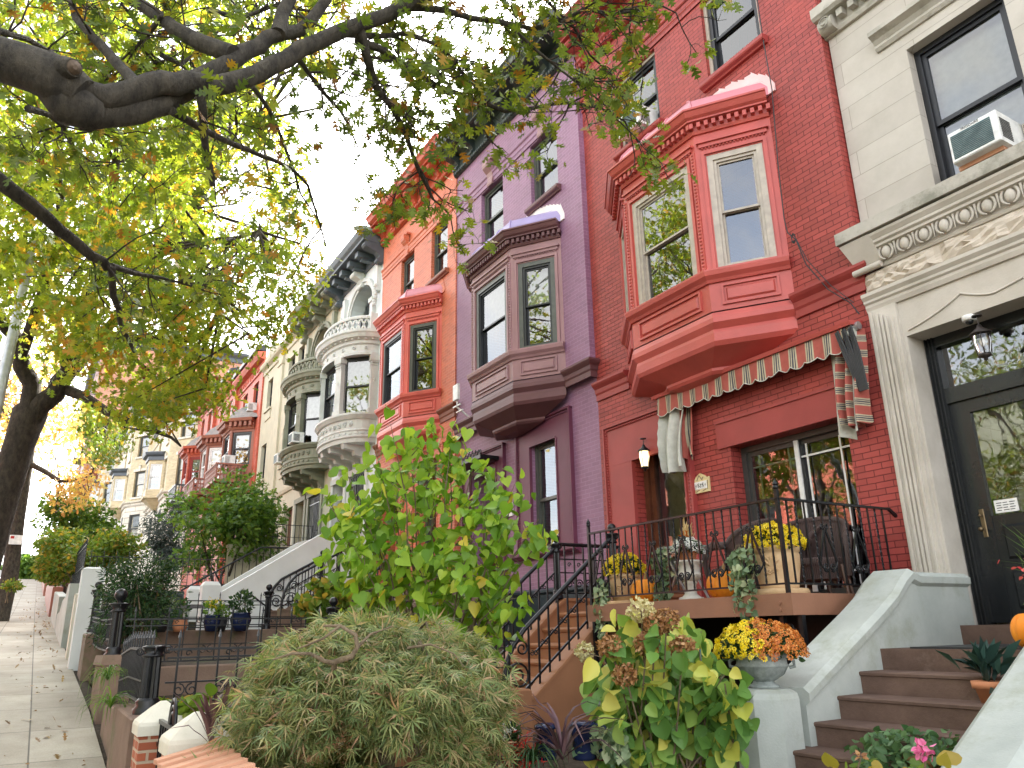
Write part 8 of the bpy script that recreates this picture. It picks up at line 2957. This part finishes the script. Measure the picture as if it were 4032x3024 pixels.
# ------------------------------------------------------------------ appliances and lamps on the walls
def aircon(label, fr, u, z, w=0.48, h=0.34, out=0.36, rec=0.12, letter=None, grille=None):
    t = thing("air_conditioner", label, "air conditioner", fr.p(u, 0, z), group=None)
    mb = MB()
    mb.bevbox(fr, u - w / 2, u + w / 2, -rec, out, z, z + h, 0.012)
    b = mb.build('case', M['ac_white'], t)
    mb = MB()
    mb.obox(fr, u - w / 2 + 0.03, u + w / 2 - 0.06, out, out + 0.004, z + 0.035, z + h - 0.05)
    mb.build('coil_grille', M['ac_grille'], t)
    mb = MB()
    n = 13
    for k in range(n):
        zz = z + 0.045 + k * (h - 0.1) / n
        mb.obox(fr, u - w / 2 + 0.03, u + w / 2 - 0.06, out + 0.004, out + 0.009, zz, zz + 0.004)
    mb.build('grille_bars', M['urn_grey'] if not grille else grille, t)
    mb = MB()
    for k in range(11):
        zz = z + 0.06 + k * (h - 0.12) / 11
        a = [fr.p(u + w / 2 + 0.001, o_, zz) for o_ in (out - 0.05, out - 0.25)]
        mb.bar(a[0], a[1], 0.006, 0.012)
    mb.build('side_louvres', M['dark_plastic'], t)
    return t


t = aircon("white air conditioner with dark teal grille in the limestone house window", f2, -3.34 - LX0, 4.63, 0.5, 0.36, 0.42)
lt_ = text_obj('lettering', "FRIGIDAIRE", 0.036, M['ink'], t, f2.p(-3.34 - LX0 - 0.01, 0.4225, 4.63 + 0.336), FACE)
mb = MB()
mb.obox(f2, -3.34 - LX0 - 0.26, -3.34 - LX0 + 0.2, -0.05, 0.3, 4.585, 4.63)
mb.build('wood_prop', M['wood_board'], t)
mb = MB()
for k in range(7):
    mb.obox(f2, -3.34 - LX0 + 0.26 + k * 0.02, -3.34 - LX0 + 0.272 + k * 0.02, -0.18, -0.08, 4.66, 4.98)
    mb.obox(f2, -3.34 - LX0 - 0.4 + k * 0.02, -3.34 - LX0 - 0.388 + k * 0.02, -0.18, -0.08, 4.66, 4.98)
mb.build('accordion_panel', M['tan_win'], t)
fr_red = Fr(X[1], 0.0)
aircon("cream air conditioner in the upper left window of the red house", fr_red, -8.62 - X[1], 8.24, 0.56, 0.38, 0.3, 0.15)
aircon("white air conditioner at the olive bow window", Fr(-26.5, -1.0), 0.9, 6.2, 0.5, 0.36, 0.28)
aircon("grey-white air conditioner in the cream house window beside the olive bow", Fr(-31.2, 0), 0, 6.65, 0.55, 0.4, 0.35)
aircon("air conditioner in the top right window of the far red house by the cream one", Fr(-37.5, 0), 0, 10.42, 0.6, 0.42, 0.4)
aircon("air conditioner in the brown oriel of the far red house nearest the cream one", Fr(-38.0, -0.75), 0, 7.8, 0.6, 0.45, 0.4)
aircon("air conditioner in the red oriel by the yellow houses", Fr(-49.6, -0.8), 0, 8.65, 0.7, 0.45, 0.4)


def lantern(label, c, lit, roof_mat, h=0.3, r_=0.09):
    t = thing("hanging_lantern", label, "lantern", tuple(c))
    x, y, z = c
    mb = MB()
    mb.lathe([(0.05, 0), (0.05, 0.012), (0.012, 0.02)], (x, y, z - 0.015), 12)
    mb.tube([(x, y, z), (x, y, z - 0.1)], 0.006, 6)
    mb.lathe([(0.004, 0.1), (0.02, 0.09), (0.03, 0.06), (r_ * 1.15, 0.0), (r_ * 1.15, -0.015), (r_ * 0.8, -0.015)], (x, y, z - 0.2), 16)
    mb.lathe([(r_ * 0.6, 0.0), (r_ * 0.75, -0.02), (0.02, -0.04), (0.02, -0.06), (0.004, -0.075)], (x, y, z - 0.2 - h * 0.75), 14)
    for k in range(4):
        a = k * PI / 2 + 0.4
        mb.tube([(x + r_ * 0.95 * math.cos(a), y + r_ * 0.95 * math.sin(a), z - 0.21), (x + r_ * 0.7 * math.cos(a), y + r_ * 0.7 * math.sin(a), z - 0.2 - h * 0.75)], 0.005, 5)
    mb.build('frame', roof_mat, t)
    mb = MB()
    mb.lathe([(r_ * 0.85, -0.215 + 0.0), (r_ * 0.92, -0.3), (r_ * 0.62, -0.2 - h * 0.74)], (x, y, z), 16)
    if lit:
        m, nt, bs = new_mat("frosted_lit_lamp_glass")
        bs.inputs["Base Color"].default_value = (0.8, 0.72, 0.5, 1)
        bs.inputs["Emission Color"].default_value = (1.0, 0.78, 0.4, 1)
        bs.inputs["Emission Strength"].default_value = 0.4
        mb.build('lamp_glass', m, t)
        mb = MB()
        mb.ell((x, y, z - 0.31), r_ * 0.95, r_ * 0.95, 0.03, 10, 6)
    else:
        m = M['clear_lamp'] = m_glass("clear_lamp_glass", 1.5, 0.001, (0.95, 0.95, 0.95))
        mb.build('lamp_glass', m, t)
        mb = MB()
        mb.ell((x, y, z - 0.3), 0.028, 0.028, 0.05, 10, 8)
        mb.build('bulb', M['white_plastic'], t)
    return t


lantern("lit black lantern glowing in the red house doorway", (-9.02, -0.12, 2.86), True, M['iron'], 0.34, 0.085)
lantern("unlit glass lantern under the limestone door lintel", (-3.78, -0.1 + 0.0, 2.99 + 0.02), False, M['bronze'], 0.3, 0.09)
mb = MB()
t = thing("security_camera", "white dome security camera under the limestone door lintel", "camera", (-3.92, 0.04, 3.08))
mb.lathe([(0.065, 0), (0.07, -0.02), (0.07, -0.055), (0.05, -0.06)], (-3.92, 0.03, 3.08), 20)
mb.build('housing', M['white_plastic'], t)
mb = MB()
mb.ell((-3.92, 0.02, 3.015), 0.04, 0.04, 0.035, 14, 8)
mb.build('dome', M['door_black'], t)
# house number tile on the red house
t = thing("house_number_tile", "small arched ceramic number tile beside the glass door of the red house", "number plate", (-7.98, -0.02, 1.95))
ft = Fr(-7.96, 0.0)
mb = MB()
prof = [(-0.16, 0), (0.16, 0), (0.165, 0.21), (0.12, 0.2), (0.08, 0.24), (0.0, 0.28), (-0.08, 0.24), (-0.12, 0.2), (-0.165, 0.21)]
k = len(prof)
A = [ft.p(u, 0.0, 1.84 + z) for u, z in prof]
B = [ft.p(u, 0.025, 1.84 + z) for u, z in prof]
mb.add(A + B, [list(range(k))[::-1], list(range(k, 2 * k))] + [[i, (i + 1) % k, k + (i + 1) % k, k + i] for i in range(k)])
mb.build('tile', m_stone("cream_yellow_ceramic", (0.6, 0.48, 0.22), (0.75, 0.66, 0.4), 25, 0.25, 40, 0.05), t)
mb = MB()
mb.obox(ft, -0.12, 0.12, 0.025, 0.03, 1.89, 2.0)
p_ = mb.build('number_panel', M['white_plastic'], t)
mb = MB()
for u, s_ in ((-0.045, 1), (0.0, -1), (0.045, 1)):
    mb.spiral(ft, 0.032, u, 1.958, 0.016, 1.0, 0.5, s_, 0.0035)
    mb.spiral(ft, 0.032, u, 1.93, 0.018, 1.0, 2.5, -s_, 0.0035)
for u in (-0.09, 0.09):
    mb.bar(ft.p(u - 0.015, 0.031, 1.945), ft.p(u + 0.015, 0.031, 1.945), 0.004)
    mb.bar(ft.p(u, 0.031, 1.925), ft.p(u, 0.031, 1.965), 0.004)
mb.build('number_marks', M['ink'], p_)
mb = MB()
for u0, z0, u1, z1 in ((-0.07, 2.02, -0.02, 2.09), (-0.02, 2.09, 0.03, 2.02), (0.03, 2.02, 0.06, 2.06), (-0.13, 1.87, -0.1, 1.95), (0.13, 1.87, 0.14, 2.0), (-0.1, 1.86, -0.03, 1.88), (0.03, 1.86, 0.1, 1.88), (-0.145, 1.95, -0.13, 2.03)):
    mb.bar(ft.p(u0, 0.026, z0), ft.p(u1, 0.026, z1), 0.008)
mb.build('leaf_pattern', m_plain("grey_brown_glaze", (0.15, 0.12, 0.1), 0.3), t)
# plaque of the purple house
t = thing("number_plaque", "white arched plaque beside the purple house window", "number plate", (-13.3, -0.02, 2.3))
fp = Fr(-13.32, 0.0)
mb = MB()
prof = [(-0.13, 0), (0.13, 0), (0.13, 0.2)] + [(0.13 * math.cos(a), 0.2 + 0.13 * math.sin(a)) for a in np.linspace(0.3, PI - 0.3, 6)] + [(-0.13, 0.2)]
k = len(prof)
mb.add([fp.p(u, 0, 2.2 + z) for u, z in prof] + [fp.p(u, 0.03, 2.2 + z) for u, z in prof], [list(range(k))[::-1], list(range(k, 2 * k))] + [[i, (i + 1) % k, k + (i + 1) % k, k + i] for i in range(k)])
p_ = mb.build('plate', M['white_plastic'], t)
mb = MB()
for u, s_ in ((-0.05, 1), (0.0, -1), (0.05, 1)):
    mb.spiral(fp, 0.033, u, 2.33, 0.025, 1.0, 0.5, s_, 0.005)
    mb.spiral(fp, 0.033, u, 2.28, 0.022, 1.0, 2.5, -s_, 0.005)
mb.build('plate_marks', M['ink'], p_)
# white antenna box and bracket on the purple house
t = thing("wall_antenna", "white antenna panel on an angled bracket beside the purple bay", "antenna", (-15.1, -0.4, 4.9))
fq = Fr(-14.75, -0.12)
mb = MB()
mb.bevbox(fq, -0.22, 0.02, 0.3, 0.36, 4.98, 5.35, 0.01)
mb.build('panel', M['white_plastic'], t)
mb = MB()
mb.bar(fq.p(-0.05, 0, 4.6), fq.p(-0.15, 0.3, 4.85), 0.035)
mb.bar(fq.p(-0.3, 0.3, 4.86), fq.p(0.05, 0.3, 4.86), 0.03)
mb.bar(fq.p(-0.25, 0.24, 4.74), fq.p(0.05, 0.24, 4.74), 0.03)
mb.bar(fq.p(-0.1, 0.3, 4.85), fq.p(-0.1, 0.3, 5.0), 0.03)
mb.build('bracket', M['white_plastic'], t)
# cables on the red house
t = thing("wall_cable", "thin dark cables hanging down the red house past the bay", "cable", (-5.8, -0.1, 4.8))
mb = MB()
mb.tube([(-5.86, -0.06, 9.6), (-5.84, -0.08, 8.1), (-5.8, -0.1, 7.2), (-5.86, -0.12, 6.0), (-5.9, -0.1, 5.2), (-5.85, -0.14, 4.95), (-5.75, -0.12, 4.8)], 0.008, 5)
mb.tube([(-5.75, -0.12, 4.8), (-5.65, -0.13, 4.4), (-5.4, -0.12, 3.95), (-5.15, -0.1, 3.68), (-5.06, -0.1, 3.5)], 0.008, 5)
mb.tube([(-5.75, -0.12, 4.82), (-5.62, -0.14, 4.45), (-5.35, -0.13, 3.98), (-5.1, -0.11, 3.66)], 0.006, 5)
for k in range(4):
    mb.tube([(-5.78 + 0.03 * math.cos(a_), -0.13, 4.82 + 0.06 * math.sin(a_) + 0.01 * k) for a_ in np.linspace(0, 2 * PI, 9)], 0.005, 4)
mb.build('cable', M['dark_plastic'], t)
# pale metal lamp pole at the left edge
t = thing("street_lamp", "pale metal lamp pole rising past the second oak", "lamp post", (-11.3, -8.78, zs(-11.3)))
mb = MB()
mb.tube([(-11.3, -8.78, zs(-11.3) - 0.1), (-11.6, -8.78, 1.0), (-12.2, -8.79, 3.3), (-13.3, -8.8, 5.5), (-13.6, -8.8, 6.3)], [0.09, 0.085, 0.075, 0.068, 0.06], 12)
mb.build('pole', M['steel'], t)
mb = MB()
mb.tube([(-13.6, -8.8, 6.3), (-13.7, -9.3, 7.0), (-13.7, -10.2, 7.3)], 0.04, 8)
mb.build('arm', M['steel'], t)
mb = MB()
mb.ell((-13.7, -10.5, 7.3), 0.14, 0.3, 0.08, 10, 6)
mb.build('lamp_head', M['steel'], t)
# small notice on the third tree trunk
t = thing("street_sign", "small white notice fixed to the third street tree", "sign", tuple(at(38, 1165, 36.5)))
c = np.array(at(34, 1166, 36.4))
mb = MB()
fs_ = Fr(c[0], c[1], PI / 2)
mb.obox(fs_, -0.22, 0.22, 0.0, 0.03, c[2] - 0.18, c[2] + 0.18)
p_ = mb.build('plate', M['white_plastic'], t)
mb = MB()
mb.obox(fs_, -0.18, -0.06, 0.03, 0.035, c[2] + 0.04, c[2] + 0.14)
mb.build('red_mark', M['petal_red'], p_)
# white car crossing at the top of the street
t = thing("parked_car", "white car seen side-on at the top of the sidewalk", "car", (-121, -10.0, zs(-121)))
fc = Fr(-120.0, -13.4, PI / 2)
zc_ = zs(-120.0)
mb = MB()
side = [(0.0, 0.45), (0.05, 0.25), (4.3, 0.25), (4.4, 0.5), (4.35, 0.8), (3.5, 0.95), (2.9, 1.4), (1.4, 1.45), (0.6, 0.98), (0.1, 0.9)]
k = len(side)
L_ = [fc.p(u, 0.0, zc_ + z) for u, z in side]
R_ = [fc.p(u, -1.7, zc_ + z) for u, z in side]
mb.add(L_ + R_, [list(range(k)), list(range(k, 2 * k))[::-1]] + [[i, k + i, k + (i + 1) % k, (i + 1) % k] for i in range(k)])
mb.build('body', M['white_win'], t)
mb = MB()
mb.poly([fc.p(u, 0.01, zc_ + z) for u, z in [(0.75, 0.98), (3.3, 0.98), (2.8, 1.36), (1.45, 1.38)]])
mb.build('window', M['door_black'], t)
for u in (0.8, 3.6):
    mb = MB()
    mb.tube([fc.p(u, 0.02, zc_ + 0.32), fc.p(u, -0.2, zc_ + 0.32)], 0.32, 18)
    w_ = mb.build('wheel', M['dark_plastic'], t)
    mb = MB()
    mb.tube([fc.p(u, 0.03, zc_ + 0.32), fc.p(u, 0.0, zc_ + 0.32)], 0.2, 14)
    mb.build('rim', M['steel'], w_)
# hedge tree at the top of the hill
bush("shrub", "round green tree far up where the sidewalk ends", "tree", at(62, 1232, 118), 3.2, 1400, (0.4, 0.7), M['leaf_green'], 60)
bush("shrub", "strip of low planting round the third tree's pit", "plant", at(24, 1266, 35), 0.5, 400, (0.08, 0.13), M['leaf_lime'], 63, squash=(2.0, 0.8, 0.3), stems=2)

# repeats of a kind carry one group phrase
GROUPS = {"pumpkin": "pumpkins on the porch and stoops", "air_conditioner": "air conditioners in the house windows", "iron_fence": "black iron fences of the front gardens", "row_house": "row houses along the street", "apartment_house": "pale yellow brick houses up the hill", "oak_tree": "oaks along the street", "stoop": "stoops of the row houses", "brick_pier": "low brick piers with cream caps", "gate_post": "white and cream gate posts", "stone_curb": "stone walls and plinths along the gardens", "flower_pot": "pots on the porch and by the stoop", "potted_plant": "potted plants on steps and ledges", "cordyline": "purple spiky cordylines", "grass_tuft": "grass tufts by the walls", "shrub": "shrubs of the front gardens", "hosta_plant": "pale leafy plants behind the near fence", "garden_tree": "small garden trees", "geranium": "seedlings at the foot of the grey steps", "garden_urn": "garden urns", "mum_plant": "chrysanthemums", "hanging_lantern": "hanging lanterns at the doors"}
for o in list(scene.objects):
    if o.parent is None and o.get("label") and not o.get("group"):
        g_ = GROUPS.get(o.name.split(".")[0])
        if g_:
            o["group"] = g_
